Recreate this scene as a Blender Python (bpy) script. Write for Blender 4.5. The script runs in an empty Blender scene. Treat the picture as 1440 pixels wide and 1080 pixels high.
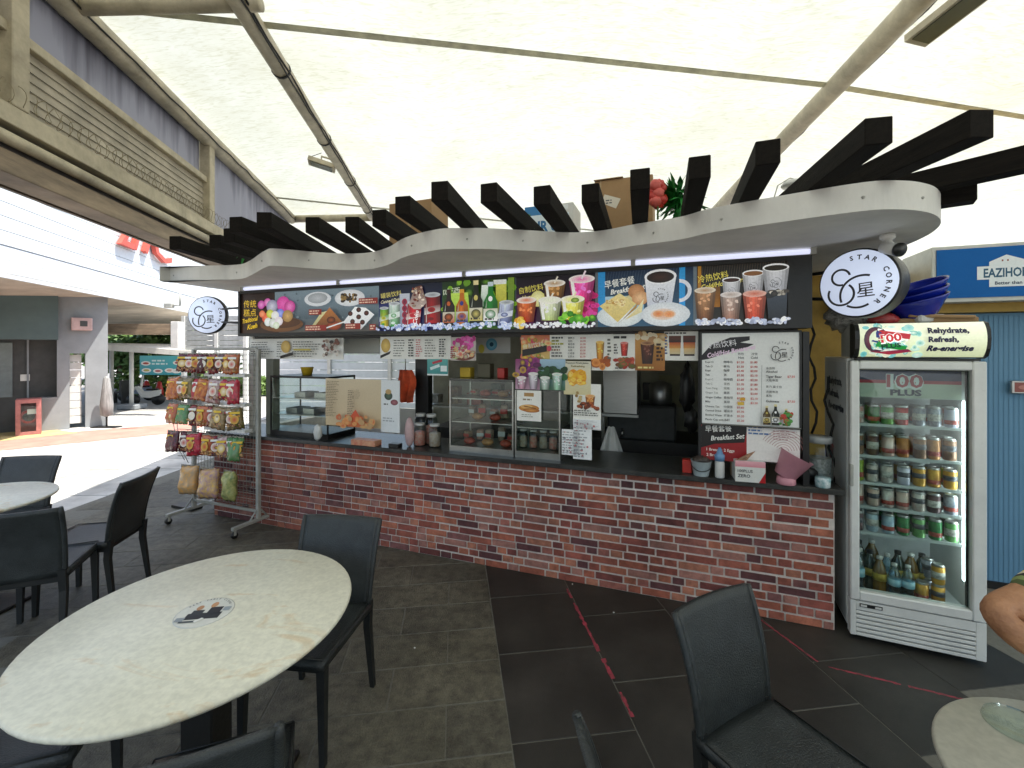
import bpy, math, random
from mathutils import Vector, Matrix
random.seed(7)
R = math.radians
S = bpy.context.scene
COL = S.collection

# ---------------------------------------------------------------- camera, sky, sun, exposure
F, HOR, EYE = 620.0, 492.0, 1.75          # focal length in photo pixels, horizon row, eye height
cd = bpy.data.cameras.new('camera'); cam = bpy.data.objects.new('camera', cd); COL.objects.link(cam)
cam.location = (0, 0, EYE); cam.rotation_euler = (R(90), 0, 0)
cd.sensor_width = 36; cd.lens = 36*F/1440; cd.shift_y = -(540-HOR)/1440
cd.clip_start = .05; cd.clip_end = 400
S.camera = cam
SUN = Vector((.40, -.10, .91)).normalized()
w = bpy.data.worlds.new('World'); S.world = w; w.use_nodes = True
wn = w.node_tree.nodes; sk = wn.new('ShaderNodeTexSky'); sk.sky_type = 'NISHITA'; sk.sun_disc = False
sk.sun_elevation = math.asin(SUN.z); sk.sun_rotation = math.atan2(SUN.x, SUN.y)
sk.dust_density = 2.5; sk.air_density = 1.2
w.node_tree.links.new(sk.outputs[0], wn['Background'].inputs[0]); wn['Background'].inputs[1].default_value = .15
sl = bpy.data.lights.new('sun', 'SUN'); sl.energy = 4.2; sl.angle = R(.5); sl.color = (1, .95, .87)
so = bpy.data.objects.new('sun', sl); COL.objects.link(so); so.rotation_euler = SUN.to_track_quat('Z', 'Y').to_euler()
S.view_settings.view_transform = 'Standard'; S.view_settings.look = 'None'
S.view_settings.gamma = 1; S.view_settings.use_curve_mapping = False
S.view_settings.exposure = 1.12
S.cycles.max_bounces = 10; S.cycles.transparent_max_bounces = 16
S.cycles.caustics_reflective = False; S.cycles.caustics_refractive = False
S.cycles.use_denoising = True

# ---------------------------------------------------------------- colour and materials
def lin(c): return tuple(((x/12.92) if x <= .04045 else ((x+.055)/1.055)**2.4) for x in c[:3])
def hx(s):
    s = s.lstrip('#'); return lin(tuple(int(s[i:i+2], 16)/255 for i in (0, 2, 4)))
MATS = {}
def mat(name, col, rough=.6, metal=0, var=.12, scale=6, bump=.1, bscale=None, spec=.5, col2=None, trans=0, coat=0, emit=0, ecol=None, stretch=None):
    if name in MATS: return MATS[name]
    m = bpy.data.materials.new(name); m.use_nodes = True; N = m.node_tree.nodes; L = m.node_tree.links
    b = N['Principled BSDF']; b.inputs['Roughness'].default_value = rough; b.inputs['Metallic'].default_value = metal
    b.inputs['Specular IOR Level'].default_value = spec; b.inputs['Coat Weight'].default_value = coat
    b.inputs['Transmission Weight'].default_value = trans
    if emit:
        b.inputs['Emission Color'].default_value = (*(ecol or col), 1); b.inputs['Emission Strength'].default_value = emit
    tc = N.new('ShaderNodeTexCoord'); src = tc.outputs['Object']
    if stretch:
        mp = N.new('ShaderNodeMapping'); mp.inputs['Scale'].default_value = stretch; L.new(src, mp.inputs[0]); src = mp.outputs[0]
    n = N.new('ShaderNodeTexNoise'); n.inputs['Scale'].default_value = scale; n.inputs['Detail'].default_value = 7; n.inputs['Roughness'].default_value = .65
    L.new(src, n.inputs['Vector'])
    r = N.new('ShaderNodeValToRGB'); r.color_ramp.elements[0].position = .3; r.color_ramp.elements[1].position = .7
    c2 = col2 or tuple(max(0, x*(1-2*var)) for x in col); c1 = tuple(min(1, x*(1+var*.6)) for x in col)
    r.color_ramp.elements[0].color = (*c2, 1); r.color_ramp.elements[1].color = (*c1, 1)
    L.new(n.outputs['Fac'], r.inputs[0]); L.new(r.outputs[0], b.inputs['Base Color'])
    if bump:
        n2 = N.new('ShaderNodeTexNoise'); n2.inputs['Scale'].default_value = bscale or scale*12; n2.inputs['Detail'].default_value = 5
        L.new(src, n2.inputs['Vector'])
        bp = N.new('ShaderNodeBump'); bp.inputs['Strength'].default_value = bump; bp.inputs['Distance'].default_value = .01
        L.new(n2.outputs['Fac'], bp.inputs['Height']); L.new(bp.outputs[0], b.inputs['Normal'])
        rr = N.new('ShaderNodeMapRange'); rr.inputs['To Min'].default_value = max(.02, rough-.1); rr.inputs['To Max'].default_value = min(1, rough+.12)
        L.new(n2.outputs['Fac'], rr.inputs['Value']); L.new(rr.outputs[0], b.inputs['Roughness'])
    MATS[name] = m; return m
def print_mat(name, rough=.4, emit=0, lo=.94, hi=1.03, sc=70):
    m = bpy.data.materials.new(name); m.use_nodes = True; N = m.node_tree.nodes; L = m.node_tree.links
    b = N['Principled BSDF']; b.inputs['Roughness'].default_value = rough
    a = N.new('ShaderNodeAttribute'); a.attribute_name = 'ink'
    tc = N.new('ShaderNodeTexCoord'); n = N.new('ShaderNodeTexNoise'); n.inputs['Scale'].default_value = sc; n.inputs['Detail'].default_value = 8
    L.new(tc.outputs['Object'], n.inputs['Vector'])
    mr = N.new('ShaderNodeMapRange'); mr.inputs['From Min'].default_value = .3; mr.inputs['From Max'].default_value = .7; mr.inputs['To Min'].default_value = lo; mr.inputs['To Max'].default_value = hi
    L.new(n.outputs['Fac'], mr.inputs['Value'])
    mx = N.new('ShaderNodeMix'); mx.data_type = 'RGBA'; mx.blend_type = 'MULTIPLY'; mx.inputs[0].default_value = 1
    L.new(a.outputs['Color'], mx.inputs[6]); L.new(mr.outputs[0], mx.inputs[7]); L.new(mx.outputs[2], b.inputs['Base Color'])
    if emit: L.new(mx.outputs[2], b.inputs['Emission Color']); b.inputs['Emission Strength'].default_value = emit
    return m
PRINT = print_mat('printed_paper'); PRINTLIT = print_mat('backlit_print', .3, .14, .84, 1.06, 90); PRINTGLOW = print_mat('glowing_print', .3, .32)
def glass_mat(name, tint=(.93, .97, .95), refl=1.0, rough=.02):
    m = bpy.data.materials.new(name); m.use_nodes = True; N = m.node_tree.nodes; L = m.node_tree.links
    N.remove(N['Principled BSDF']); o = N['Material Output']
    t = N.new('ShaderNodeBsdfTransparent'); t.inputs[0].default_value = (*tint, 1)
    g = N.new('ShaderNodeBsdfGlossy'); g.inputs['Roughness'].default_value = rough
    f = N.new('ShaderNodeLayerWeight'); f.inputs[0].default_value = .5
    pw = N.new('ShaderNodeMath'); pw.operation = 'POWER'; pw.inputs[1].default_value = 4.5
    k = N.new('ShaderNodeMath'); k.operation = 'MULTIPLY_ADD'; k.inputs[1].default_value = .7*refl; k.inputs[2].default_value = .03*refl; k.use_clamp = True
    x = N.new('ShaderNodeMixShader'); L.new(f.outputs['Facing'], pw.inputs[0]); L.new(pw.outputs[0], k.inputs[0]); L.new(k.outputs[0], x.inputs[0])
    L.new(t.outputs[0], x.inputs[1]); L.new(g.outputs[0], x.inputs[2]); L.new(x.outputs[0], o.inputs[0])
    MATS[name] = m; return m
GLASS = glass_mat('clear_glass'); DGLASS = glass_mat('smoky_glass', (.55, .6, .57), 1.6); PLAST = glass_mat('clear_plastic', (.82, .88, .9), 1.5, .12)

# ---------------------------------------------------------------- mesh building
class MB:
    def __init__(s): s.v = []; s.f = []; s.sm = []
    def add(s, vs, fs, sm=False):
        o = len(s.v); s.v += [tuple(p) for p in vs]; s.f += [tuple(i+o for i in f) for f in fs]; s.sm += [sm]*len(fs); return s
    def box(s, a, b, bev=0):
        (x0, y0, z0), (x1, y1, z1) = a, b
        x0, x1 = min(x0, x1), max(x0, x1); y0, y1 = min(y0, y1), max(y0, y1); z0, z1 = min(z0, z1), max(z0, z1)
        if bev <= 0:
            return s.add([(x0,y0,z0),(x1,y0,z0),(x1,y1,z0),(x0,y1,z0),(x0,y0,z1),(x1,y0,z1),(x1,y1,z1),(x0,y1,z1)],
                         [(0,3,2,1),(4,5,6,7),(0,1,5,4),(1,2,6,5),(2,3,7,6),(3,0,4,7)])
        bev = min(bev, (x1-x0)/2.1, (y1-y0)/2.1, (z1-z0)/2.1)
        vs = []; idx = {}
        for ix, x in enumerate((x0, x1)):
            for iy, y in enumerate((y0, y1)):
                for iz, z in enumerate((z0, z1)):
                    for ax in range(3):
                        p = [x, y, z]; 
                        for k, q in enumerate((ix, iy, iz)):
                            if k != ax: p[k] += bev*(1 if q == 0 else -1)
                        idx[(ix, iy, iz, ax)] = len(vs); vs.append(p)
        fs = []
        for ax in range(3):
            o = [k for k in range(3) if k != ax]
            for q in (0, 1):
                lp = []
                for a_, b_ in ((0, 0), (1, 0), (1, 1), (0, 1)):
                    k = [0, 0, 0]; k[ax] = q; k[o[0]] = a_; k[o[1]] = b_; lp.append(idx[(*k, ax)])
                if (q == 0) != (ax == 1): lp.reverse()
                fs.append(lp)
        for ax in range(3):
            o = [k for k in range(3) if k != ax]
            for a_ in (0, 1):
                for b_ in (0, 1):
                    def g(e, face):
                        k = [0, 0, 0]; k[ax] = e; k[o[0]] = a_; k[o[1]] = b_; return idx[(*k, face)]
                    fs.append([g(0, o[0]), g(1, o[0]), g(1, o[1]), g(0, o[1])])
        for c in [(a_, b_, c_) for a_ in (0, 1) for b_ in (0, 1) for c_ in (0, 1)]:
            fs.append([idx[(*c, k)] for k in range(3)])
        return s.add(vs, fs)
    def tube(s, pts, r, n=10, caps=True, sm=True, sq=False):
        pts = [Vector(p) for p in pts]; rs = r if isinstance(r, (list, tuple)) else [r]*len(pts); vs = []; fs = []; ref = None
        for i, p in enumerate(pts):
            d = (pts[min(i+1, len(pts)-1)]-pts[max(i-1, 0)]).normalized()
            if ref is None: ref = Vector((0, 0, 1)) if abs(d.z) < .9 else Vector((1, 0, 0))
            a = d.cross(ref); a = a.normalized() if a.length > 1e-6 else d.orthogonal().normalized(); b = a.cross(d).normalized(); ref = b
            off = math.pi/n if sq else 0
            for k in range(n):
                t = 2*math.pi*k/n+off; vs.append(p+(a*math.cos(t)+b*math.sin(t))*rs[i])
        for i in range(len(pts)-1):
            for k in range(n):
                fs.append((i*n+k, i*n+(k+1) % n, (i+1)*n+(k+1) % n, (i+1)*n+k))
        if caps: fs.append(tuple(range(n))[::-1]); fs.append(tuple((len(pts)-1)*n+k for k in range(n)))
        return s.add(vs, fs, sm)
    def lathe(s, prof, c=(0, 0, 0), n=20, sm=True, axis=None):
        vs = []; fs = []; q = Vector(axis).to_track_quat('Z', 'Y').to_matrix() if axis else None
        for r, z in prof:
            for k in range(n):
                t = 2*math.pi*k/n; p = Vector((r*math.cos(t), r*math.sin(t), z))
                if q: p = q @ p
                vs.append(p+Vector(c))
        for i in range(len(prof)-1):
            for k in range(n): fs.append((i*n+k, i*n+(k+1) % n, (i+1)*n+(k+1) % n, (i+1)*n+k))
        if prof[0][0] > 1e-5: fs.append(tuple(range(n))[::-1])
        if prof[-1][0] > 1e-5: fs.append(tuple((len(prof)-1)*n+k for k in range(n)))
        return s.add(vs, fs, sm)
    def prism(s, poly, z0, z1, ax='z'):
        n = len(poly); f = {'z': lambda x, y, z: (x, y, z), 'y': lambda x, y, z: (x, z, y), 'x': lambda x, y, z: (z, x, y)}[ax]
        vs = [f(x, y, z0) for x, y in poly]+[f(x, y, z1) for x, y in poly]
        return s.add(vs, [tuple(range(n))[::-1], tuple(range(n, 2*n))]+[(i, (i+1) % n, n+(i+1) % n, n+i) for i in range(n)])
    def blob(s, c, r, n=10, m=7, j=.0, seed=0):
        rn = random.Random(seed); r = r if isinstance(r, (tuple, list)) else (r, r, r); vs = []; fs = []
        for i in range(m+1):
            for k in range(n):
                ph = math.pi*i/m; t = 2*math.pi*k/n; q = 1+rn.uniform(-j, j)
                vs.append((c[0]+r[0]*math.sin(ph)*math.cos(t)*q, c[1]+r[1]*math.sin(ph)*math.sin(t)*q, c[2]-r[2]*math.cos(ph)*q))
        for i in range(m):
            for k in range(n): fs.append((i*n+k, i*n+(k+1) % n, (i+1)*n+(k+1) % n, (i+1)*n+k))
        return s.add(vs, fs, True)
    def grid(s, fn, nu, nv, sm=True):
        vs = [fn(i/nu, j/nv) for j in range(nv+1) for i in range(nu+1)]
        return s.add(vs, [(j*(nu+1)+i, j*(nu+1)+i+1, (j+1)*(nu+1)+i+1, (j+1)*(nu+1)+i) for j in range(nv) for i in range(nu)], sm)
    def mesh(s, name):
        me = bpy.data.meshes.new(name); me.from_pydata(s.v, [], s.f); me.polygons.foreach_set('use_smooth', s.sm); me.update()
        import bmesh
        b = bmesh.new(); b.from_mesh(me); bmesh.ops.remove_doubles(b, verts=b.verts, dist=1e-5); bmesh.ops.recalc_face_normals(b, faces=b.faces); b.to_mesh(me); b.free()
        return me
    def build(s, name, m, parent=None, world=False, **kw):
        return put(name, s.mesh(name), m, parent, world, **kw)
def put(name, me, m, parent=None, world=False, loc=None, rot=None, scale=None, label=None, kind=None):
    o = bpy.data.objects.new(name, me); COL.objects.link(o)
    if m is not None and not me.materials: me.materials.append(m)
    if parent is not None:
        o.parent = parent
        if world: o.matrix_parent_inverse = Matrix.LocRotScale(parent.location, parent.rotation_euler, None).inverted()
    if loc is not None: o.location = loc
    if rot is not None: o.rotation_euler = rot
    if scale is not None: o.scale = scale
    if label: o['label'] = label
    if kind: o['kind'] = kind
    return o
def tag(o, label, cat, group=None, kind=None):
    o['label'] = label; o['category'] = cat
    if group: o['group'] = group
    if kind: o['kind'] = kind
    return o
def thing(name, label, cat, loc=(0, 0, 0), rz=0, group=None, kind=None):
    o = bpy.data.objects.new(name, None); COL.objects.link(o); o.location = loc; o.rotation_euler = (0, 0, rz); o.empty_display_size = .1
    return tag(o, label, cat, group, kind)
def copy_tree(o, parent=None):
    c = o.copy(); COL.objects.link(c); c.parent = parent
    for ch in list(o.children): copy_tree(ch, c)
    return c
# ---------------------------------------------------------------- from the photograph to the ground plan
def gp(px, py, z=0.0):                     # where the sight line through a photo pixel meets height z
    t = (EYE-z)*F/(py-HOR); return Vector((t*(px-720)/F, t, z))
def dp(px, py, y):                         # ... meets distance y
    return Vector((y*(px-720)/F, y, EYE-(py-HOR)*y/F))
RW = gp(1175, 887); LW = gp(301, 724)      # the two front corners of the stall
UL = (RW-LW).length; UD = (RW-LW).normalized(); VD = Vector((-UD.y, UD.x, 0)); KROT = math.atan2(UD.y, UD.x)
def K(u, v, z=0): p = LW+UD*u+VD*v; return Vector((p.x, p.y, z))
def kp(px, py, v=0):                       # photo pixel on an upright plane parallel to the stall front
    d = Vector(((px-720)/F, 1, -(py-HOR)/F)); t = (v+LW.dot(VD))/(d.x*VD.x+d.y*VD.y)
    p = Vector((d.x*t, d.y*t, 0)); return (p-LW).dot(UD), EYE+d.z*t
def kz(px, py, z):                         # photo pixel at height z, in stall coordinates
    p = gp(px, py, z); q = Vector((p.x, p.y, 0))-LW; return q.dot(UD), q.dot(VD)

# ---------------------------------------------------------------- lettering and flat print
_tx = {}
def text_shape(t, bold=0, shear=0, extrude=0):
    k = (t, bold, shear, extrude)
    if k in _tx: return _tx[k]
    c = bpy.data.curves.new('lettering', 'FONT'); c.body = t; c.offset = bold; c.shear = shear; c.resolution_u = 2; c.extrude = extrude
    o = bpy.data.objects.new('lettering', c); me = bpy.data.meshes.new_from_object(o)
    vs = [tuple(v.co) for v in me.vertices]; fs = [tuple(p.vertices) for p in me.polygons]
    bpy.data.objects.remove(o); bpy.data.meshes.remove(me); bpy.data.curves.remove(c)
    _tx[k] = (vs, fs); return _tx[k]
class Print:
    """flat coloured print: x to the right, y up, in metres; every layer sits a hair in front of the last"""
    def __init__(s): s.v = []; s.f = []; s.c = []; s.l = 0
    def _a(s, pts, faces, cols):
        o = len(s.v); s.l += 1; y = -.00025*s.l
        for (p, c) in zip(pts, cols): s.v.append((p[0], y, p[1])); s.c.append(c)
        s.f += [tuple(i+o for i in f) for f in faces]; return s
    def poly(s, pts, col, col2=None):
        c = hx(col) if isinstance(col, str) else col; c2 = c if col2 is None else (hx(col2) if isinstance(col2, str) else col2)
        y0 = min(p[1] for p in pts); y1 = max(p[1] for p in pts)+1e-6
        return s._a(pts, [tuple(range(len(pts)))], [tuple(a+(b-a)*(p[1]-y0)/(y1-y0) for a, b in zip(c, c2)) for p in pts])
    def rect(s, x0, y0, x1, y1, col, col2=None): return s.poly([(x0, y0), (x1, y0), (x1, y1), (x0, y1)], col, col2)
    def ell(s, x, y, rx, ry, col, cc=None, n=20, rot=0):
        c = hx(col) if isinstance(col, str) else col; k = hx(cc) if cc else c; cr, sr = math.cos(rot), math.sin(rot)
        pts = [(x, y)]+[(x+rx*math.cos(a)*cr-ry*math.sin(a)*sr, y+rx*math.cos(a)*sr+ry*math.sin(a)*cr) for a in [2*math.pi*i/n for i in range(n)]]
        return s._a(pts, [(0, i+1, (i+1) % n+1) for i in range(n)], [k]+[c]*n)
    def arc(s, x, y, r, a0, a1, w, col, n=22):
        pts = []; c = hx(col)
        for i in range(n+1):
            a = R(a0+(a1-a0)*i/n); pts += [(x+(r-w/2)*math.cos(a), y+(r-w/2)*math.sin(a)), (x+(r+w/2)*math.cos(a), y+(r+w/2)*math.sin(a))]
        return s._a(pts, [(2*i, 2*i+1, 2*i+3, 2*i+2) for i in range(n)], [c]*len(pts))
    def line(s, x0, y0, x1, y1, w, col):
        d = Vector((x1-x0, y1-y0)).normalized()*w/2
        return s.poly([(x0-d.y, y0+d.x), (x0+d.y, y0-d.x), (x1+d.y, y1-d.x), (x1-d.y, y1+d.x)], col)
    def text(s, t, x, y, h, col, w=None, rot=0, bold=.02, shear=0, center=False):
        vs, fs = text_shape(t, min(bold, .004) if any(ord(q) > 0x3000 for q in t) else bold, shear)
        if not vs: return s
        x0 = min(v[0] for v in vs); x1 = max(v[0] for v in vs); y1 = max(v[1] for v in vs); y0 = min(0, min(v[1] for v in vs)) if center else 0
        k = h/max(y1, .1); kx = k if w is None else w/(x1-x0); cr, sr = math.cos(rot), math.sin(rot); pts = []
        ox = (x0+x1)/2 if center else x0; oy = (y0+y1)/2 if center else 0
        for v in vs:
            a, b = (v[0]-ox)*kx, (v[1]-oy)*k; pts.append((x+a*cr-b*sr, y+a*sr+b*cr))
        c = hx(col); return s._a(pts, fs, [c]*len(pts))
    def build(s, name, parent, m=None, loc=(0, 0, 0), rot=None, label=None):
        me = bpy.data.meshes.new(name); me.from_pydata(s.v, [], s.f); a = me.color_attributes.new('ink', 'FLOAT_COLOR', 'POINT')
        a.data.foreach_set('color', [x for c in s.c for x in (*c, 1)]); me.update()
        return put(name, me, m or PRINT, parent, loc=loc, rot=rot, label=label)
    # pictures used on the stall's posters
    def round_body(s, x, y, wb, wt, h, col, col2=None, prof=(.42, .8, 1.05, 1.3, 1.1, .85, .55, .35), tilt=0):
        a = hx(col) if isinstance(col, str) else col; b = (hx(col2) if isinstance(col2, str) else col2) if col2 else a; n = len(prof)
        for i, k in enumerate(prof):
            f0, f1 = i/n-.5, (i+1)/n-.5; sc = lambda c: tuple(min(.9, q*k) for q in c)
            s.poly([(x+wb*f0, y), (x+wb*f1, y), (x+wt*f1+tilt*h, y+h), (x+wt*f0+tilt*h, y+h)], sc(a), sc(b))
        return s
    def cup(s, x, y, w, h, col, col2=None, lid='#f2efe6', straw=None, rim=.16):
        s.round_body(x, y, w*.72, w, h, col, col2)
        g = random.Random(int(x*1000)); c_ = hx(col2 or col)
        for i in range(9): s.ell(x+g.uniform(-.3, .3)*w, y+h*g.uniform(.35, .93), w*.09, w*.06, tuple(min(.9, q*1.5+.05) for q in c_), None, 6, g.uniform(0, 3))
        s.poly([(x-w*.32, y+h*.05), (x-w*.2, y+h*.05), (x-w*.3, y+h*.9), (x-w*.43, y+h*.9)], '#ffffff', lid) if straw else None
        s.ell(x, y+h, w*.5, w*rim, lid, col2 or lid)
        if straw: s.line(x, y+h, x+w*.15, y+h*1.35, w*.07, straw)
        return s
    def whitecup(s, x, y, w, h, drink='#3a1c10'):
        s.round_body(x, y, w*.76, w, h, '#bdbdc4', '#d8d8da', (.55, .8, 1, 1.1, 1.1, 1, .8, .5)); s.ell(x, y+h, w*.5, w*.17, '#f7f7f7'); s.ell(x, y+h-w*.02, w*.43, w*.12, drink)
        return logo(s, x, y+h*.42, w*.27, text=False)
    def bottle(s, x, y, w, h, col, lab, neck='#e8d9a0', rot=0):
        s.poly([(x-w/2, y), (x+w/2, y), (x+w/2, y+h*.55), (x+w*.2, y+h*.74), (x+w*.16, y+h*.94), (x-w*.16, y+h*.94), (x-w*.2, y+h*.74), (x-w/2, y+h*.55)], col); s.round_body(x, y, w, w, h*.55, col)
        s.rect(x-w*.19, y+h*.9, x+w*.19, y+h, neck); s.poly([(x+w*.2, y+h*.03), (x+w/2, y+h*.03), (x+w/2, y+h*.55), (x+w*.2, y+h*.72)], '#15130f', col)
        s.rect(x-w*.5, y+h*.12, x+w*.5, y+h*.40, lab, '#d8d4c0'); s.ell(x, y+h*.27, w*.36, h*.10, col, lab); s.rows(x-w*.4, y+h*.13, x+w*.4, y+h*.20, 1, '#3a3430', .6, int(abs(x)*99)); s.ell(x, y+h*.62, w*.15, h*.06, lab)
        return s.poly([(x-w*.34, y+h*.42), (x-w*.28, y+h*.42), (x-w*.2, y+h*.66), (x-w*.24, y+h*.66)], '#c8ccc0', col)
    def can(s, x, y, w, h, col, col2, tilt=0):
        p = lambda a, b: (x+a+tilt*b, y+b)
        s.round_body(x, y, w, w, h, col, col2, tilt=tilt); s.ell(*p(0, h), w/2, w*.14, '#d0d4d8', '#8a9096'); s.poly([p(-w*.5, h*.3), p(w*.5, h*.42), p(w*.5, h*.66), p(-w*.5, h*.54)], '#e8e8e4', col2); s.ell(*p(-w*.05, h*.48), w*.24, h*.09, col, col2); s.ell(*p(-w*.1, h*.16), w*.2, h*.06, col2)
        return s.poly([p(-w*.40, h*.04), p(-w*.35, h*.04), p(-w*.35, h*.95), p(-w*.40, h*.95)], '#d8dcd8', col2)
    def speck(s, x0, y0, x1, y1, n, r, cols, seed=1, sq=.8):
        g = random.Random(seed)
        for i in range(n): s.ell(g.uniform(x0, x1), g.uniform(y0, y1), r*g.uniform(.6, 1.3), r*sq*g.uniform(.6, 1.3), g.choice(cols), g.choice(cols), 8)
        return s
    def rows(s, x0, y0, x1, y1, n, col='#333333', fill=.5, seed=1):       # lines of print too small to read
        g = random.Random(seed); st = (y1-y0)/n
        for i in range(n):
            x = x0; y = y1-(i+.8)*st; e = x0+(x1-x0)*g.uniform(.6, 1)
            while x < e:
                l = st*g.uniform(.5, 1.6); s.rect(x, y, min(x+l, e), y+st*fill, col); x += l+st*.35
        return s
def logo(p, x, y, r, text=True, col='#15151c'):
    k = r/235; q = lambda a, b: (x+(a-315)*k, y-(b-315)*k); w = 15*k
    p.arc(*q(212, 262), 58*k, 12, 285, w, col); p.arc(*q(213, 388), 82*k, 155, 412, w, col)
    p.arc(*q(348, 402), 140*k, 72, 200, w, col); p.arc(*q(315, 372), 122*k, 238, 304, w, col)
    p.text('星', *q(365, 368), 95*k, col, center=True, bold=.02, rot=.05)
    if text:
        for i, ch in enumerate('STAR CORNER'):
            if ch == ' ': continue
            a = 101-i*15.2; p.text(ch, x+188*k*math.cos(R(a)), y+188*k*math.sin(R(a)), 33*k, col, rot=R(a-90), center=True, bold=.03)
    else:
        p.arc(x, y, 185*k, -60, 100, w*.6, col)
    return p
# ================================================================ materials
M = {}
M['tile_dark'] = mat('dark_floor_tile', (.030, .027, .022), .42, var=.35, scale=3, bump=.25, bscale=160)
M['tile_rough'] = mat('rough_granite_tile', (.085, .078, .056), .62, var=.5, scale=5, bump=.8, bscale=120, col2=(.030, .028, .022))
M['grout'] = mat('tile_joint', (.17, .165, .14), .9, scale=30)
M['paver'] = mat('pale_granite_paver', (.50, .49, .46), .8, var=.14, scale=2.5, bump=.3, bscale=90)
M['paver_joint'] = mat('paver_joint', (.34, .33, .31), .9)
M['pinkpave'] = mat('salmon_paving', (.50, .24, .19), .85, var=.15, scale=3)
M['yelpave'] = mat('yellow_paving', (.55, .44, .20), .85, var=.15, scale=3)
M['paint_red'] = mat('worn_red_paint', (.38, .04, .07), .6, var=.5, scale=25, col2=(.10, .035, .035))
M['beige'] = mat('beige_painted_steel', (.52, .46, .33), .5, var=.28, scale=5, bump=.15, col2=(.30, .26, .18))
M['brown'] = mat('brown_cladding', (.36, .27, .18), .55, var=.3, scale=2, stretch=(1, 1, 6))
M['louvre'] = mat('beige_louvre_board', (.46, .41, .32), .6, var=.2, scale=4)
M['white'] = mat('white_render', (.80, .79, .74), .7, var=.10, scale=3, stretch=(1, 1, .4), bump=.15, bscale=60)
M['whiteclad'] = mat('white_cladding', (.62, .66, .70), .45, var=.06, scale=9, bump=.25, bscale=35)
M['grey'] = mat('grey_render', (.26, .28, .295), .8, var=.1, scale=2, bump=.2, bscale=50)
M['greydk'] = mat('dark_grey_panel', (.06, .062, .06), .6, var=.15)
M['green_band'] = mat('slate_green_panel', (.085, .125, .125), .45, var=.12, scale=2)
M['soffit'] = mat('soffit_board', (.50, .44, .36), .8, var=.2, scale=1.2, bump=.1)
M['black'] = mat('black_paint', (.012, .012, .012), .4, var=.2)
M['blackwood'] = mat('black_stained_timber', (.010, .008, .006), .85, var=.5, scale=4, bump=.35, bscale=40, stretch=(14, 1, 14), col2=(.004, .0035, .003), spec=.15)
M['red'] = mat('red_enamel', (.50, .03, .02), .4)
M['letters'] = mat('red_letter_face', (.60, .09, .06), .5)
M['steel'] = mat('brushed_steel', (.45, .45, .44), .32, 1, var=.08, scale=8, stretch=(1, 1, 20))
M['alu'] = mat('aluminium', (.55, .55, .53), .4, .8, var=.08)
M['galv'] = mat('grey_powder_coat', (.42, .42, .38), .45, .1, var=.15, scale=9)
M['cable'] = mat('black_cable', (.015, .015, .015), .6)
M['leafA'] = mat('tree_leaves', (.08, .15, .035), .6, var=.4, scale=3, col2=(.035, .075, .018))
M['leafB'] = mat('light_tree_leaves', (.15, .24, .05), .6, var=.4, scale=3, col2=(.06, .12, .025))
M['bark'] = mat('bark', (.12, .085, .055), .9, bump=.6)
M['yellow'] = mat('ochre_wall', (.52, .33, .07), .7, var=.2, scale=3)
M['blue'] = mat('blue_corrugated_wall', (.12, .27, .42), .6, var=.05, scale=2)
M['bluesign'] = mat('blue_sign_face', (.003, .11, .38), .55, var=.03, spec=.2)
M['teal'] = mat('teal_canvas', (.06, .36, .40), .7, var=.1)
M['plastic_white'] = mat('white_plastic', (.66, .66, .63), .35, var=.06)

def membrane_mat():
    m = bpy.data.materials.new('translucent_membrane'); m.use_nodes = True; N = m.node_tree.nodes; L = m.node_tree.links
    N.remove(N['Principled BSDF']); o = N['Material Output']; tc = N.new('ShaderNodeTexCoord')
    n = N.new('ShaderNodeTexNoise'); n.inputs['Scale'].default_value = .9; n.inputs['Detail'].default_value = 9; n.inputs['Roughness'].default_value = .72
    n2 = N.new('ShaderNodeTexNoise'); n2.inputs['Scale'].default_value = 14; n2.inputs['Detail'].default_value = 8; n2.inputs['Distortion'].default_value = 1.5
    mp = N.new('ShaderNodeMapping'); mp.inputs['Scale'].default_value = (.5, 2.2, 1); L.new(tc.outputs['Object'], mp.inputs[0]); L.new(mp.outputs[0], n2.inputs[0]); L.new(tc.outputs['Object'], n.inputs[0])
    r = N.new('ShaderNodeValToRGB'); e = r.color_ramp.elements; e[0].position = .28; e[0].color = (.67, .68, .57, 1); e[1].position = .62; e[1].color = (.79, .82, .75, 1)
    r2 = N.new('ShaderNodeValToRGB'); e = r2.color_ramp.elements; e[0].position = .30; e[0].color = (.80, .79, .68, 1); e[1].position = .52; e[1].color = (1, 1, 1, 1)
    L.new(n.outputs['Fac'], r.inputs[0]); L.new(n2.outputs['Fac'], r2.inputs[0])
    x = N.new('ShaderNodeMix'); x.data_type = 'RGBA'; x.blend_type = 'MULTIPLY'; x.inputs[0].default_value = .8; L.new(r.outputs[0], x.inputs[6]); L.new(r2.outputs[0], x.inputs[7])
    d = N.new('ShaderNodeBsdfDiffuse'); t = N.new('ShaderNodeBsdfTranslucent'); L.new(x.outputs[2], d.inputs[0]); L.new(x.outputs[2], t.inputs[0])
    b = N.new('ShaderNodeBump'); b.inputs['Strength'].default_value = .1; b.inputs['Distance'].default_value = .01; L.new(n2.outputs['Fac'], b.inputs['Height']); L.new(b.outputs[0], d.inputs['Normal'])
    s = N.new('ShaderNodeMixShader'); s.inputs[0].default_value = .30; L.new(d.outputs[0], s.inputs[1]); L.new(t.outputs[0], s.inputs[2]); L.new(s.outputs[0], o.inputs[0]); return m
M['membrane'] = membrane_mat()
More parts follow.
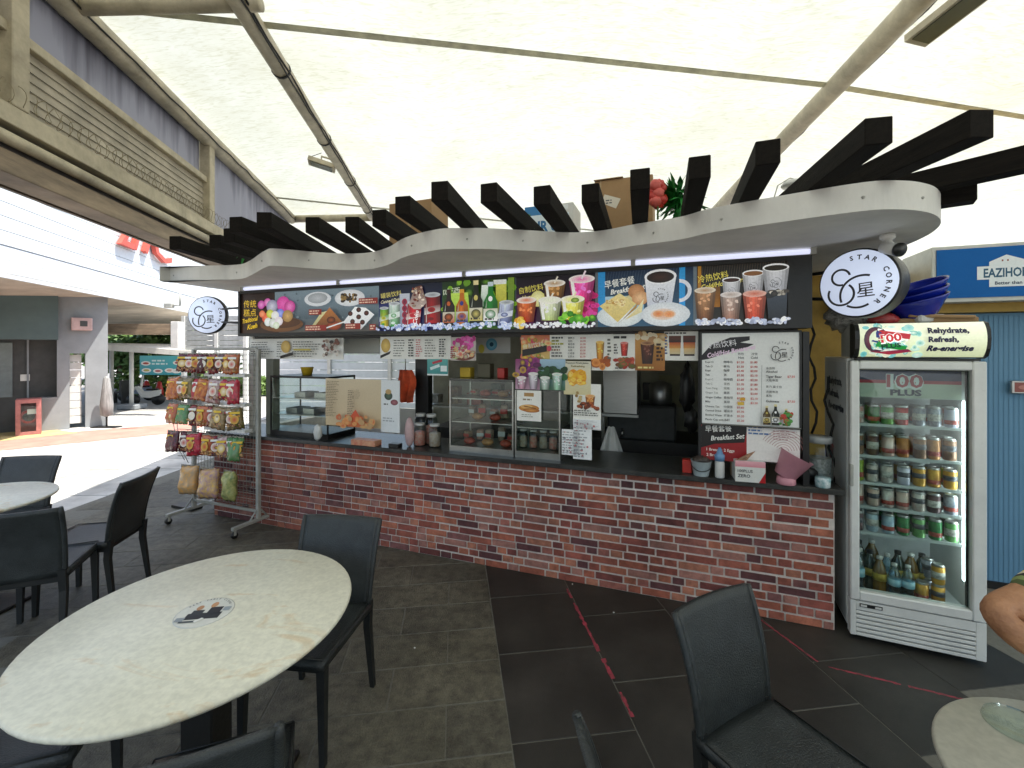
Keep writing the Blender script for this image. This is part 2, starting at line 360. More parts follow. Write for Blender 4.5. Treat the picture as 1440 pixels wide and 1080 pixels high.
def skirt_mat():
    m = bpy.data.materials.new('stained_grey_canvas'); m.use_nodes = True; N = m.node_tree.nodes; L = m.node_tree.links
    b = N['Principled BSDF']; b.inputs['Roughness'].default_value = .75; tc = N.new('ShaderNodeTexCoord'); mp = N.new('ShaderNodeMapping'); mp.inputs['Scale'].default_value = (5, 1, .45)
    n = N.new('ShaderNodeTexNoise'); n.inputs['Scale'].default_value = 1.6; n.inputs['Detail'].default_value = 6; L.new(tc.outputs['Object'], mp.inputs[0]); L.new(mp.outputs[0], n.inputs[0])
    sp = N.new('ShaderNodeSeparateXYZ'); L.new(tc.outputs['Object'], sp.inputs[0])
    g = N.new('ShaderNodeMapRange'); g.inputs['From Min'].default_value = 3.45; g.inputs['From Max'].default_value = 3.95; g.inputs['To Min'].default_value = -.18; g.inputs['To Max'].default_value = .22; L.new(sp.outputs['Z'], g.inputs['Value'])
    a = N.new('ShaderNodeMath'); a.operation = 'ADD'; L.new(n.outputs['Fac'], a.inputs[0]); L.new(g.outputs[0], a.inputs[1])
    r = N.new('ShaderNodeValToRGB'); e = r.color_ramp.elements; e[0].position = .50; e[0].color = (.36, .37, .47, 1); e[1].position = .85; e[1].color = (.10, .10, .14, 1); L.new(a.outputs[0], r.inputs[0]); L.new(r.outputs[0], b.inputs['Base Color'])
    return m
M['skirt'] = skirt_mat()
def random_mat(name, cols, rough=.8, bump=.5, bscale=60, island=False, nscale=14, amount=.45):
    m = bpy.data.materials.new(name); m.use_nodes = True; N = m.node_tree.nodes; L = m.node_tree.links; b = N['Principled BSDF']; b.inputs['Roughness'].default_value = rough
    if island: q = N.new('ShaderNodeNewGeometry').outputs['Random Per Island']
    else: q = N.new('ShaderNodeObjectInfo').outputs['Random']
    r = N.new('ShaderNodeValToRGB'); r.color_ramp.interpolation = 'CONSTANT'
    while len(r.color_ramp.elements) < len(cols): r.color_ramp.elements.new(.5)
    for i, c in enumerate(cols): r.color_ramp.elements[i].position = i/len(cols); r.color_ramp.elements[i].color = (*c, 1)
    L.new(q, r.inputs[0]); tc = N.new('ShaderNodeTexCoord'); gp_ = N.new('ShaderNodeNewGeometry')
    n = N.new('ShaderNodeTexNoise'); n.inputs['Scale'].default_value = nscale; n.inputs['Detail'].default_value = 8; n.inputs['Roughness'].default_value = .7; L.new(gp_.outputs['Position'], n.inputs[0])
    mr = N.new('ShaderNodeMapRange'); mr.inputs['From Min'].default_value = .3; mr.inputs['From Max'].default_value = .7; mr.inputs['To Min'].default_value = 1-amount; mr.inputs['To Max'].default_value = 1+amount; L.new(n.outputs['Fac'], mr.inputs[0])
    x = N.new('ShaderNodeMix'); x.data_type = 'RGBA'; x.blend_type = 'MULTIPLY'; x.inputs[0].default_value = 1; L.new(r.outputs[0], x.inputs[6]); L.new(mr.outputs[0], x.inputs[7])
    n3 = N.new('ShaderNodeTexNoise'); n3.inputs['Scale'].default_value = 1.7; n3.inputs['Detail'].default_value = 5; L.new(gp_.outputs['Position'], n3.inputs[0])
    m3 = N.new('ShaderNodeMapRange'); m3.inputs['From Min'].default_value = .35; m3.inputs['From Max'].default_value = .65; m3.inputs['To Min'].default_value = .68; m3.inputs['To Max'].default_value = 1.28; L.new(n3.outputs['Fac'], m3.inputs[0])
    x3 = N.new('ShaderNodeMix'); x3.data_type = 'RGBA'; x3.blend_type = 'MULTIPLY'; x3.inputs[0].default_value = .9; L.new(x.outputs[2], x3.inputs[6]); L.new(m3.outputs[0], x3.inputs[7]); L.new(x3.outputs[2], b.inputs['Base Color'])
    n2 = N.new('ShaderNodeTexNoise'); n2.inputs['Scale'].default_value = bscale; n2.inputs['Detail'].default_value = 6; L.new(gp_.outputs['Position'], n2.inputs[0])
    bp = N.new('ShaderNodeBump'); bp.inputs['Strength'].default_value = bump; bp.inputs['Distance'].default_value = .006; L.new(n2.outputs['Fac'], bp.inputs['Height']); L.new(bp.outputs[0], b.inputs['Normal']); return m
BR = [(.33, .10, .062), (.24, .068, .048), (.38, .13, .078), (.16, .046, .04), (.30, .092, .062), (.38, .15, .095), (.11, .04, .042), (.31, .11, .085), (.20, .08, .075), (.28, .08, .06), (.33, .15, .12)]
M['brick'] = random_mat('red_brick', BR); M['brick_far'] = random_mat('red_brick_mass', BR, island=True)
M['mortar'] = mat('pale_mortar', (.80, .72, .66), .9, var=.12, scale=20, bump=.4)
TD = [(.031, .029, .025), (.034, .031, .027), (.029, .027, .023), (.035, .032, .028)]
M['tile_dark'] = random_mat('dark_floor_tile', TD, rough=.5, bump=.35, bscale=220, nscale=3.5, amount=.35)
TR = [(.108, .099, .072), (.096, .089, .066), (.114, .105, .076), (.090, .083, .062)]
M['tile_rough'] = random_mat('rough_granite_tile', TR, rough=.55, bump=.9, bscale=110, nscale=16, amount=.55)
PV = [(.50, .49, .46), (.46, .455, .43), (.53, .515, .48)]
M['paver'] = random_mat('pale_granite_paver', PV, rough=.75, bump=.3, bscale=90, nscale=5, amount=.15)

# ================================================================ ground
g = MB().box((-90, -40, -.30), (90, 160, -.012)).build('ground', M['paver_joint']); g['kind'] = 'structure'; g['label'] = 'pale paved plaza around the food stall'
TA = R(7.5); TX = Vector((math.cos(TA), math.sin(TA), 0)); TY = Vector((-math.sin(TA), math.cos(TA), 0))
def ab(a, b, z=0): p = TX*a+TY*b; return Vector((p.x, p.y, z))
fl = MB(); q = [(-4.86, -3), (7, -3), (7, 9), (-4.86, 9)]
fl.prism(q, -.011, -.003); fl = fl.build('floor', M['grout']); fl['kind'] = 'structure'; fl['label'] = 'dark tiled floor under the tent roof'
def seen(p):
    return p.y > .9 and abs(p.x/p.y) < 1.3 and HOR+F*EYE/p.y < 1150
tilesq = MB().box((-.2872, -.2872, -.010), (.2872, .2872, 0), .0015).mesh('tile'); tilesq.materials.append(M['tile_dark'])
tilehf = MB().box((-.2865, -.142, -.010), (.2865, .142, 0), .002).mesh('tile'); tilehf.materials.append(M['tile_rough'])
T0 = .253; rt = random.Random(3)
for i in range(0, 9):
    for j in range(-1, 14):
        p = ab(T0+.58*(i+.5), 2.57-2*.58+.58*(j+.5)+(.29 if i % 2 else 0)-.05, rt.uniform(-.0012, .0005))
        d = Vector((p.x, p.y, 0))-LW
        if seen(p) and d.dot(VD) < .45 and p.x < 6.5: put('tile', tilesq, None, fl, loc=p, rot=(rt.uniform(-.002, .002), rt.uniform(-.002, .002), TA))
for i in range(0, 11):
    for j in range(0, 30):
        p = ab(T0-.58*(i+.5)+(.29 if j % 2 else 0), .6+.29*j, rt.uniform(-.0015, .0003))
        if j % 2 and i == 0: p = ab(T0-.145, .6+.29*j, p.z)
        d = Vector((p.x, p.y, 0))-LW
        if not seen(p) or p.x < -4.62 or (d.dot(VD) > .4 and 0 < d.dot(UD) < UL): continue
        put('tile', tilehf, None, fl, loc=p, rot=(rt.uniform(-.003, .003), rt.uniform(-.003, .003), TA), scale=(.5, 1, 1) if (j % 2 and i == 0) else None)
pm = MB().box((-.44, -.29, -.012), (.44, .29, 0), .003).mesh('paver'); pm.materials.append(M['paver'])
pv = thing('plaza', 'pale stone paving in the sun beyond the dark floor', 'plaza'); del pv['category']; pv['kind'] = 'structure'
for i in range(7):
    for j in range(16):
        p = Vector((-4.86-.445-.9*i-(.45 if j % 2 else 0)*(i > 0), 3.2+.6*j, rt.uniform(-.002, 0)))
        if seen(p) and not (p.x+1.27*p.y < -2.6 and p.y < 4): put('paver', pm, None, pv, loc=p)
st = [(gp(-60, 640), gp(267, 607), gp(310, 590), gp(-60, 622)), (gp(-60, 627), gp(110, 609), gp(60, 602), gp(-60, 612))]
MB().prism([(p.x, p.y) for p in st[0]], .003, .006).build('salmon_paving_strip', M['pinkpave'])['kind'] = 'structure'
MB().prism([(p.x, p.y) for p in st[1]], .007, .010).build('yellow_paving_strip', M['yelpave'])['kind'] = 'structure'
def worn_line(a, b, w, seed, gaps, label):
    g_ = random.Random(seed); m = MB(); d = (b-a); n = Vector((-d.y, d.x, 0)).normalized(); N_ = 40
    for i in range(N_):
        t0, t1 = i/N_, (i+1)/N_
        if any(x <= t0 < y for x, y in gaps): continue
        w0 = w*(.5+g_.random()) * (1-.6*abs(t0-.45)); p, q = a+d*t0, a+d*t1
        o = n*g_.uniform(-.002, .002); m.prism([((p-n*w0+o).x, (p-n*w0+o).y), ((q-n*w0+o).x, (q-n*w0+o).y), ((q+n*w0+o).x, (q+n*w0+o).y), ((p+n*w0+o).x, (p+n*w0+o).y)], .0010, .0016)
    o = m.build('painted_line', M['paint_red']); tag(o, label, 'painted line', 'worn red paint lines on the floor'); o['kind'] = 'structure'
worn_line(gp(797, 828), gp(902, 1032), .010, 1, [(.08, .14), (.55, .60), (.72, .78), (.92, 1)], 'worn red painted line running towards the camera in front of the brick counter')
worn_line(gp(1070, 872), gp(1150, 931), .006, 2, [], 'thin red painted line behind the front chair reaching the counter foot')
worn_line(gp(1165, 938), gp(1380, 990), .006, 3, [(.5, .53)], 'thin red painted line running under the drinks fridge towards the small table')
for k, (x, y) in enumerate([(863, 862), (805, 822), (583, 912)]):
    p = gp(x, y); tag(MB().blob((p.x, p.y, .004), (.006, .005, .004), 8, 5, .2, k).build('crumb', M['plastic_white']), ['white crumb beside the thick red floor line', 'white crumb close to the brick counter foot', 'pale crumb on the rough grey tiles'][k], 'crumb', 'white crumbs on the floor')

# ================================================================ tent roof
tent = thing('tent_canopy', 'white translucent fabric tent roof on beige steel tubes above the stall', 'tent roof', (0, 4, 0))
def memb(s, t):
    y_ = -5+16.5*t; l = Vector((-3.12-.1885*(y_-2.84)/.982, y_, 4.06)); r = Vector((12, -5+19*t, 4.15))
    p = l.lerp(r, s); p.z += .10*math.sin(math.pi*min(1, s*2.2) if s < .45 else 0)+.22*math.sin(math.pi*((s*6) % 1))*.5*math.sin(math.pi*t); return p
mm = MB().grid(memb, 60, 40); ob = mm.build('membrane', M['membrane'], tent, True)
def P2(px, py, z): p = gp(px, py, z); return p
def tubep(name, a, b, r, m='beige', n=16): return MB().tube([a, b], r, n).build(name, M[m], tent, True)
Z1 = 3.97
def ray_up(px, py, z=Z1): return gp(px, py, z)
A1, B1 = ray_up(90, 0), ray_up(410, 308); d1 = (B1-A1).normalized()
tubep('tube', A1-d1*7, B1, .082)
A2, B2 = ray_up(335, 0), ray_up(524, 306); d2 = (B2-A2).normalized(); tubep('tube', A2-d2*7, B2, .068)
A3, B3 = ray_up(1292, 0), ray_up(1018, 285); d3 = (B3-A3).normalized(); tubep('tube', A3-d3*7, B3+d3*1.5, .080)
tubep('tube', B1, B2, .06); tubep('tube', ray_up(115, 12)-Vector((.4, .0, 0)), ray_up(322, 4)+Vector((.2, 0, 0)), .05)
for a, b in (((150, 12), (1160, 120)), ((1160, 120), (1440, 165)), ((385, 278), (900, 331))):
    a, b = gp(*a, 4.0), gp(*b, 4.0)
    if b.x > 4: b = b+(b-a)*.8
    pts = [a.lerp(b, i/8) for i in range(9)]
    m = MB()
    for i in range(8):
        d = (pts[i+1]-pts[i]).normalized(); n = Vector((-d.y, d.x, 0))*.03
        m.add([pts[i]-n, pts[i]+n, pts[i+1]+n, pts[i+1]-n, pts[i]-n+Vector((0, 0, .006)), pts[i]+n+Vector((0, 0, .006)), pts[i+1]+n+Vector((0, 0, .006)), pts[i+1]-n+Vector((0, 0, .006))], [(0, 1, 2, 3), (7, 6, 5, 4), (0, 4, 5, 1), (3, 2, 6, 7)])
    m.build('seam_strap', mat('membrane_seam', (.78, .76, .56), .8, var=.2, scale=8), tent, True)
def cablerun(a, b, off, seed, nm='cable'):
    g_ = random.Random(seed); pts = []; d = b-a
    for i in range(30): pts.append(a+d*(i/29)+off+Vector((g_.uniform(-.006, .006), 0, g_.uniform(-.012, .012))))
    MB().tube(pts, .007, 5).build(nm, M['cable'], tent, True)
cablerun(A1-d1*2, B1, Vector((.085, 0, -.03)), 1); cablerun(A2-d2*2, B2, Vector((.068, 0, -.03)), 2); cablerun(A2-d2*2, B2, Vector((.06, 0, -.055)), 5); cablerun(A3-d3*2, B3, Vector((.085, 0, -.02)), 3)
def clamps(a, b, r, n):
    m = MB()
    for i in range(n):
        p = a.lerp(b, (i+.6)/n); d = (b-a).normalized(); m.tube([p-d*.012, p+d*.012], r+.006, 14)
    m.build('cable_clamp', M['cable'], tent, True)['kind'] = 'stuff'
clamps(A2, B2, .068, 4)

# truss wall on the left
TR0 = Vector((-2.88, 2.84, 0)); tdir = Vector((-.1885, .982, 0)).normalized(); trz = math.atan2(tdir.y, tdir.x)
tr = thing('truss_screen', 'beige steel truss screen with grey canvas and louvre boards hanging below the tent edge', 'screen', TR0, trz)
S0, S1 = -6.0, 4.75
MB().box((S0, -.05, 2.99), (S1, .05, 3.10), .004).build('bottom_chord', M['beige'], tr)
MB().box((S0, -.03, 3.50), (1.80, .03, 3.56), .004).build('middle_rail', M['beige'], tr)
MB().tube([(S0, -.02, 2.92), (S1, -.02, 2.92)], .036, 14).build('pipe', M['beige'], tr)
MB().box((S0, .0, 2.735), (S1, .20, 2.865), .004).build('box_beam', M['brown'], tr)
MB().box((S0, .202, 2.725), (S1, .23, 2.80)).build('beam_lip', mat('dark_brown_lip', (.10, .075, .045), .5), tr)
MB().box((S0, .03, 2.868), (S1, .30, 2.985)).build('gutter', mat('grey_gutter', (.16, .15, .15), .6, var=.3, scale=2), tr)
for s_ in (-3.4, -.38, 1.86):
    MB().box((s_-.055, -.055, 3.10), (s_+.055, .055, 3.93), .005).build('post', M['beige'], tr)
for k in range(7):
    z = 3.105+k*.057
    m = MB(); m.add([(S0, .004, z-.003), (1.8, .004, z-.003), (1.8, .016, z+.058), (S0, .016, z+.058), (S0, .012, z-.003), (1.8, .012, z-.003), (1.8, .024, z+.058), (S0, .024, z+.058)], [(0, 1, 2, 3), (7, 6, 5, 4), (0, 4, 5, 1), (3, 2, 6, 7), (0, 3, 7, 4), (1, 5, 6, 2)])
    m.build('louvre_board', M['louvre'], tr)
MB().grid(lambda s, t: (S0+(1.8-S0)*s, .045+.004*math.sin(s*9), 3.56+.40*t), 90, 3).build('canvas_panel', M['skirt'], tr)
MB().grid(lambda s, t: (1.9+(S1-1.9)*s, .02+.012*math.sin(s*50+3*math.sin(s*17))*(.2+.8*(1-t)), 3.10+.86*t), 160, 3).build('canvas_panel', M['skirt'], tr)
pts = []
for i in range(900):
    t = i/14*2*math.pi; pts.append((-1.4+i*.0058, -.055+.05*math.cos(t)*.4+.01*math.sin(i), 3.165+.058*math.sin(t)))
MB().tube(pts, .0020, 4, sm=False).build('razor_wire', mat('rusty_wire', (.30, .26, .17), .6, .4), tr)

def flood(loc, aim, label, long=.36, arm=None):
    t = thing('floodlight', label, 'floodlight', loc, aim, 'floodlights on the tent tubes')
    MB().prism([(-.09, 0), (.09, 0), (.075, .055), (-.075, .055)], -long/2, long/2, 'x').build('housing', M['beige'], t, rot=(0, R(12), 0))
    MB().box((-long/2+.03, -.07, -.008), (long/2-.03, .07, -.002)).build('lens', mat('floodlight_lens', (.09, .10, .07), .15), t, rot=(0, R(12), 0))
    MB().tube([(0, 0, .05), (0, 0, .12), arm or (.1, 0, .16)], .012, 8).build('bracket', M['beige'], t)
    MB().tube([(-.1, .02, .05), (-.12, .05, .12), (.0, .02, .17)], .004, 5).build('cable', M['cable'], t)
p = dp(452, 234, 5.3); flood(p, R(20), 'small floodlight hanging under the middle steel tube left of centre', .30, (.12, 0, .10))
p = dp(1345, 18, 2.6); flood(p, R(105), 'large floodlight beside the right steel tube at the top', .44, (-.20, 0, .12))

# ================================================================ building on the left
BC0, BC1 = Vector((-6.4, .6, 0)), Vector((-12.6, 22, 0)); bd = (BC1-BC0).normalized(); BLr = math.atan2(bd.y, bd.x); BLn = (BC1-BC0).length
bld = thing('shop_building', 'building with white clad upper front and grey ground floor wall across the plaza', 'building', BC0, BLr)
clad = MB().box((0, .0, 0), (BLn, .035, .228), .006).mesh('panel'); clad.materials.append(M['whiteclad'])
for k in range(13): put('panel', clad, None, bld, loc=(0, 0 if k != 1 else .012, 3.0+k*.236))
MB().box((0, .05, 3.02), (BLn, 4, 6.05)).build('wall', M['greydk'], bld)
m = MB(); m.prism([(0, 3.0-.02), (5.0, 2.55), (5.0, 2.60), (0, 3.02)], 0, BLn, 'x'); m.build('soffit', M['soffit'], bld)
MB().box((0, -.03, 2.93), (BLn, .02, 2.995)).build('soffit_edge', M['whiteclad'], bld)
W0, W1 = gp(61, 606.7), gp(151.7, 598.5); wd = (W1-W0).normalized(); WR = math.atan2(wd.y, wd.x); WL = (W1-W0).length
gw = thing('corner_shop_wall', 'plain grey rendered wall with a slate green sign band under the white cladding', 'wall', W0, WR)
def wallq(px, py):    # pixel on that wall's face -> (x along, z)
    d = Vector(((px-720)/F, 1, 0)); n = Vector((-wd.y, wd.x, 0)); t = W0.dot(n)/d.dot(n); P = d*t; return (P-W0).dot(wd), EYE-(py-HOR)/F*t
x98, zt = wallq(98, 497); x120, _ = wallq(120, 497); xl, _ = wallq(80, 500)
m = MB(); m.box((xl, 0, 0), (x98, .5, 3.0)).box((x120, 0, 0), (WL, .5, 3.0)).box((x98, 0, zt), (x120, .5, 3.0)).box((-.05, 0, 0), (xl, .5, .72)).box((WL-.2, .5, 0), (WL, 3, 3.0)); m.build('wall', M['grey'], gw)
sl_ = MB().box((0, 0, 0), (x120-x98-.06, .03, (zt-.12)/9-.012), .003).mesh('louvre_slat'); sl_.materials.append(M['plastic_white'])
for k in range(9): put('louvre_slat', sl_, None, gw, loc=(x98, .14, .10+k*(zt-.12)/9))
MB().box((-4.5, -.16, wallq(81, 478)[1]), (wallq(82, 450)[0], .3, 3.0)).build('sign_band', M['green_band'], gw)
MB().box((-4.5, .32, .0), (xl, .36, 2.2)).build('shopfront_panel', M['greydk'], gw)
MB().box((-.25, .27, .72), (-.22, .318, 2.0)).build('panel_joint', M['grey'], gw)
xw = wallq(16, 520)[0]
MB().box((-3.5, .28, .75), (xw, .30, 1.9)).build('shop_window', mat('shop_window_glass', (.10, .13, .14), .05, spec=1), gw)
x_, z_ = wallq(34, 532); tag(MB().box((x_-.07, -.0, z_-.07), (x_+.07, .02, z_+.07), .004).build('switch_plate', M['plastic_white'], None, loc=W0+wd.cross(Vector((0, 0, -1)))*.22*0, rot=(0, 0, WR)), 'small white switch plate on the dark shopfront panel', 'switch')
for o in bpy.data.objects:
    if o.name == 'switch_plate': n_ = Vector((-wd.y, wd.x, 0)); o.location = W0+n_*.295
x_, z_ = wallq(115, 456); al = thing('alarm_box', 'pinkish white alarm box high on the grey wall', 'alarm box', W0, WR)
MB().box((x_-.17, -.12, z_-.14), (x_+.17, -.001, z_+.14), .012).build('case', mat('pinkish_plastic', (.55, .38, .36), .5), al); MB().box((x_-.03, -.13, z_-.05), (x_+.09, -.121, z_+.07)).build('display', M['greydk'], al)
hc = thing('hose_reel_cabinet', 'red framed glass fire hose cabinet standing against the grey wall', 'hose cabinet', W0, WR)
xa, xb = wallq(24, 600)[0], wallq(59, 600)[0]; hz = .74; Mp = mat('faded_red_frame', (.44, .17, .16), .5, var=.2)
MB().box((xa, -.42, .0), (xb, -.40+.36, .02)).box((xa, -.42, hz-.03), (xb, -.04, hz)).box((xa, -.42, .02), (xa+.03, -.04, hz-.03)).box((xb-.03, -.42, .02), (xb, -.04, hz-.03)).box((xa, -.06, .02), (xb, -.04, hz)).build('case', Mp, hc)
MB().box((xa, -.45, .0), (xb, -.42, .08)).box((xa, -.45, hz-.08), (xb, -.42, hz)).box((xa, -.45, .08), (xa+.07, -.42, hz-.08)).box((xb-.07, -.45, .08), (xb, -.42, hz-.08)).build('door_frame', Mp, hc)
MB().box((xa+.07, -.44, .08), (xb-.07, -.435, hz-.08)).build('glass', GLASS, hc)
xc = (xa+xb)/2; MB().tube([(xc, -.34, hz/2), (xc, -.2, hz/2)], .135, 24).build('hose_reel', M['red'], hc); MB().tube([(xc, -.36, hz/2), (xc, -.342, hz/2)], .09, 16).build('reel_hub', M['black'], hc)
MB().box((xc-.02, -.40, hz/2+.06), (xc+.12, -.365, hz/2+.16)).build('instruction_card', M['plastic_white'], hc)
bn = thing('bench', 'low wooden topped bench in front of the dark shopfront', 'bench', gp(2, 607), WR)
MB().box((-.9, -.02, .42), (.28, .4, .62), .01).build('seat', mat('varnished_ply', (.42, .27, .10), .5, var=.15), bn)
for x in (-.8, .15): MB().box((x, .05, 0), (x+.05, .3, .42)).build('leg', M['galv'], bn)
pu = thing('folded_parasol', 'folded black and white parasol standing at the corner of the grey wall', 'parasol', gp(150, 601), 0)
MB().lathe([(.02, .24), (.11, .28), (.12, .5), (.09, .8), (.06, 1.1), (.02, 1.16)], (0, 0, 0), 10).build('canopy', mat('striped_canvas', (.10, .10, .10), .8, col2=(.35, .35, .34), scale=3, var=.5, stretch=(12, 12, .4)), pu)
MB().tube([(0, 0, 0), (0, 0, .3)], .018, 8).build('pole', M['black'], pu); MB().box((-.28, -.1, 0), (.28, .1, .025), .005).build('base', M['black'], pu)
# red number high on the cladding
nb = thing('building_number', 'large red block number 277C on the white cladding', 'number sign', BC0, BLr)
def cladx(px): d = Vector(((px-720)/F, 1, 0)); n = Vector((-bd.y, bd.x, 0)); t = BC0.dot(n)/d.dot(n); return (d*t-BC0).dot(bd), t
for ch, x0, x1, yb in (('2', 160, 181, 350.5), ('7', 178, 195, 355.5), ('7', 193, 212, 361), ('C', 208, 234, 372.5)):
    (a, ta), (b, tb) = cladx(x0), cladx(x1); z = EYE-(yb-HOR)/F*tb; vs, fs = text_shape(ch, .0, 0, .05)
    X0 = min(v[0] for v in vs); X1 = max(v[0] for v in vs); k = (b-a)/(X1-X0)
    m = MB().add([(a+(v[0]-X0)*k, v[2]-.09, z+v[1]*1.35) for v in vs], fs); m.build('digit' if ch != 'C' else 'letter', M['letters'], nb)
cm = thing('security_camera', 'small security camera under the white cladding beside the round sign', 'camera', dp(240, 433, 9.5), 0)
MB().box((-.12, -.05, 0), (.05, .05, .1), .01).build('body', M['galv'], cm); MB().tube([(.05, 0, .05), (.2, 0, .05), (.2, 0, .35)], .02, 6).build('bracket', M['galv'], cm)
# beam, siding and pavilion further off
bb = thing('walkway_beam', 'brown timber coloured beam spanning below the far soffit', 'beam', dp(200, 463, 11.5), 0)
MB().box((-1.1, 0, -.13), (.75, .35, .14), .01).build('beam_body', M['brown'], bb); MB().box((.75, -.02, -.5), (.95, .2, .2), .01).build('end_post', M['plastic_white'], bb)
sw = thing('siding_screen', 'pale horizontal board screen behind the left round sign', 'screen', Vector((dp(256, 490, 13).x, 13, 0)), R(-6))
for x in (0, 1.05, 1.95): MB().box((x, -.03, 0), (x+.10, .07, 2.75)).build('post', M['plastic_white'], sw)
sb = MB().box((.1, 0, 0), (1.95, .03, .135), .005).mesh('board'); sb.materials.append(mat('pale_siding', (.40, .42, .42), .6))
for k in range(7): put('board', sb, None, sw, loc=(0, 0, 1.74+k*.145))
pvn = thing('walkway_shelter', 'low white roofed walkway shelter with slim columns across the plaza', 'shelter', gp(185, 575), 0)
m = MB(); m.prism([(-1.6, 1.80), (2.05, 1.56), (2.1, 1.66), (2.0, 1.72), (-1.6, 1.97)], -.2, 3.6, 'y'); m.build('roof', M['white'], pvn)
for x, y in ((0, 0), (-1.5, 1.0), (1.83, .9), (.1, 3.2), (1.7, 3.3)): MB().tube([(x, y, 0), (x, y, 1.72-.065*x)], .055, 10).build('column', M['plastic_white'], pvn)
MB().box((-.28, -.2, 0), (.28, .25, .14), .02).build('column_footing', M['grey'], pvn)
MB().grid(lambda s, t: (-1.8+1.7*s, 4.5+2*t, 1.9+.55*math.sin(math.pi*min(1, s*.5+.25))), 10, 4).build('tent_top', M['plastic_white'], pvn)
MB().tube([(.6, 2.5, 1.7), (.6, 2.5, 2.35)], .09, 10).build('vent_pipe', M['plastic_white'], pvn)
tb = thing('teal_banner', 'teal cloth banner with fish pictures hung below the shelter roof', 'banner', dp(197, 527, 13.9), R(-3))
pr = Print().rect(0, 0, 1.40, .60, '#2f9fb0', '#57bfcb')
for x, y, c in ((.2, .36, '#c04a3a'), (.22, .14, '#d0c060'), (.6, .12, '#c86a70'), (.98, .14, '#e0b0a0'), (1.25, .38, '#a04050'), (1.2, .12, '#e8e8e8')): pr.ell(x, y, .16, .07, '#f2f2ee', '#ffffff').ell(x, y, .10, .035, c)
pr.rows(.4, .3, 1.05, .5, 2, '#d8f2f4'); pr.build('artwork', tb, loc=(0, -.012, 0)); MB().box((0, -.01, 0), (1.4, .01, .6)).build('cloth', M['teal'], tb)
for x in (.05, 1.3): MB().tube([(x, .05, 0), (x-.12 if x < 1 else x+.05, .05, -.75)], .03, 6).build('leg', M['plastic_white'], tb)
def motorbike(px, py, rz, label, c):
    t = thing('motorbike', label, 'motorbike', gp(px, py), rz, 'motorbikes parked by the shelter'); s = .62
    for x in (-.42, .42):
        MB().tube([(x*s*1.25, -.045*s, .29*s), (x*s*1.25, .045*s, .29*s)], .29*s, 18).build('wheel', M['black'], t)
    MB().prism([(-.62*s, .5*s), (-.2*s, .38*s), (.15*s, .42*s), (.38*s, .85*s), (.46*s, .95*s), (.30*s, 1.0*s), (.1*s, .72*s), (-.2*s, .72*s), (-.62*s, .78*s)], -.11*s, .11*s, 'y').build('fairing', c, t)
    MB().box((-.55*s, -.12*s, .76*s), (-.02, .12*s, .84*s), .02).build('seat', M['black'], t)
    MB().tube([(.36*s, -.33*s, 1.05*s), (.40*s, 0, 1.0*s), (.36*s, .33*s, 1.05*s)], .022*s, 6).build('handlebar', M['black'], t)
    MB().blob((.48*s, 0, .86*s), .09*s, 8, 6).build('headlight', M['plastic_white'], t)
motorbike(205, 570, R(200), 'white motorbike parked under the shelter beside the column', M['plastic_white']); motorbike(193, 564, R(215), 'blue and white motorbike half hidden behind the nearer motorbike', mat('blue_fairing', (.25, .32, .45), .4))
for i, (px, py, h, lb) in enumerate([(224, 563, .66, 'red folded parasol standing below the teal banner'), (206, 558, .60, 'small red folded parasol behind the white motorbike')]):
    t = thing('folded_red_parasol', lb, 'parasol', gp(px, py), 0, 'red folded parasols below the banner')
    MB().lathe([(.02, .12), (.13, .16), (.11, .4), (.06, h*.95), (.02, h)], n=10).build('canopy', M['red'], t); MB().tube([(0, 0, 0), (0, 0, .2)], .03, 8).build('pole', M['black'], t)
bk = thing('black_bench', 'small black bench left of the shelter column', 'bench', gp(170, 567), 0)
MB().box((-.3, -.15, .34), (.15, .15, .40)).build('seat', M['black'], bk); MB().box((.08, -.16, .4), (.16, .16, .75)).build('backrest', M['black'], bk)
for x in (-.27, .1): MB().box((x, -.12, 0), (x+.05, .12, .34)).build('leg', M['black'], bk)
def leaves(name, parent, c, r, n, m, seed, sz=.16):
    g_ = random.Random(seed); mb = MB()
    for i in range(n):
        d = Vector((g_.gauss(0, 1), g_.gauss(0, 1), g_.gauss(0, 1))).normalized()*(g_.random()**.4); k = .75+.35*math.sin(d.x*5+seed)*math.sin(d.z*6)
        p = Vector(c)+Vector((d.x*r[0]*k, d.y*r[1]*k, d.z*r[2]*k)); a = Vector((g_.gauss(0, 1), g_.gauss(0, 1), g_.gauss(0, .6))).normalized()*sz*g_.uniform(.5, 1.2); b = a.orthogonal().normalized()*sz*.5
        mb.add([p-a, p-b, p+a, p+b], [(0, 1, 2, 3)])
    return mb.build(name, m, parent)
TREES = [(166, 20, 1.5, 2.2, 'A', 'dense dark tree left of the shelter behind the bench'), (190, 24, 2.2, 3.0, 'B', 'pale green tree behind the shelter column'), (228, 21, 2.0, 2.6, 'A', 'dark tree crown above the shelter roof'),
         (250, 26, 2.0, 2.4, 'B', 'light green tree behind the teal banner'), (300, 22, 2.6, 3.0, 'A', 'leafy tree behind the snack rack and siding'), (275, 18, 1.4, 1.6, 'B', 'small pale tree between the banner and the rack'), (130, 26, 2.0, 2.6, 'A', 'tall tree mostly hidden by the grey wall'),
         (455, 24, 2.4, 2.2, 'A', 'tree seen through the stall behind the yellow tub'), (560, 26, 2.4, 2.4, 'B', 'pale tree seen through the stall beside the dark post')]
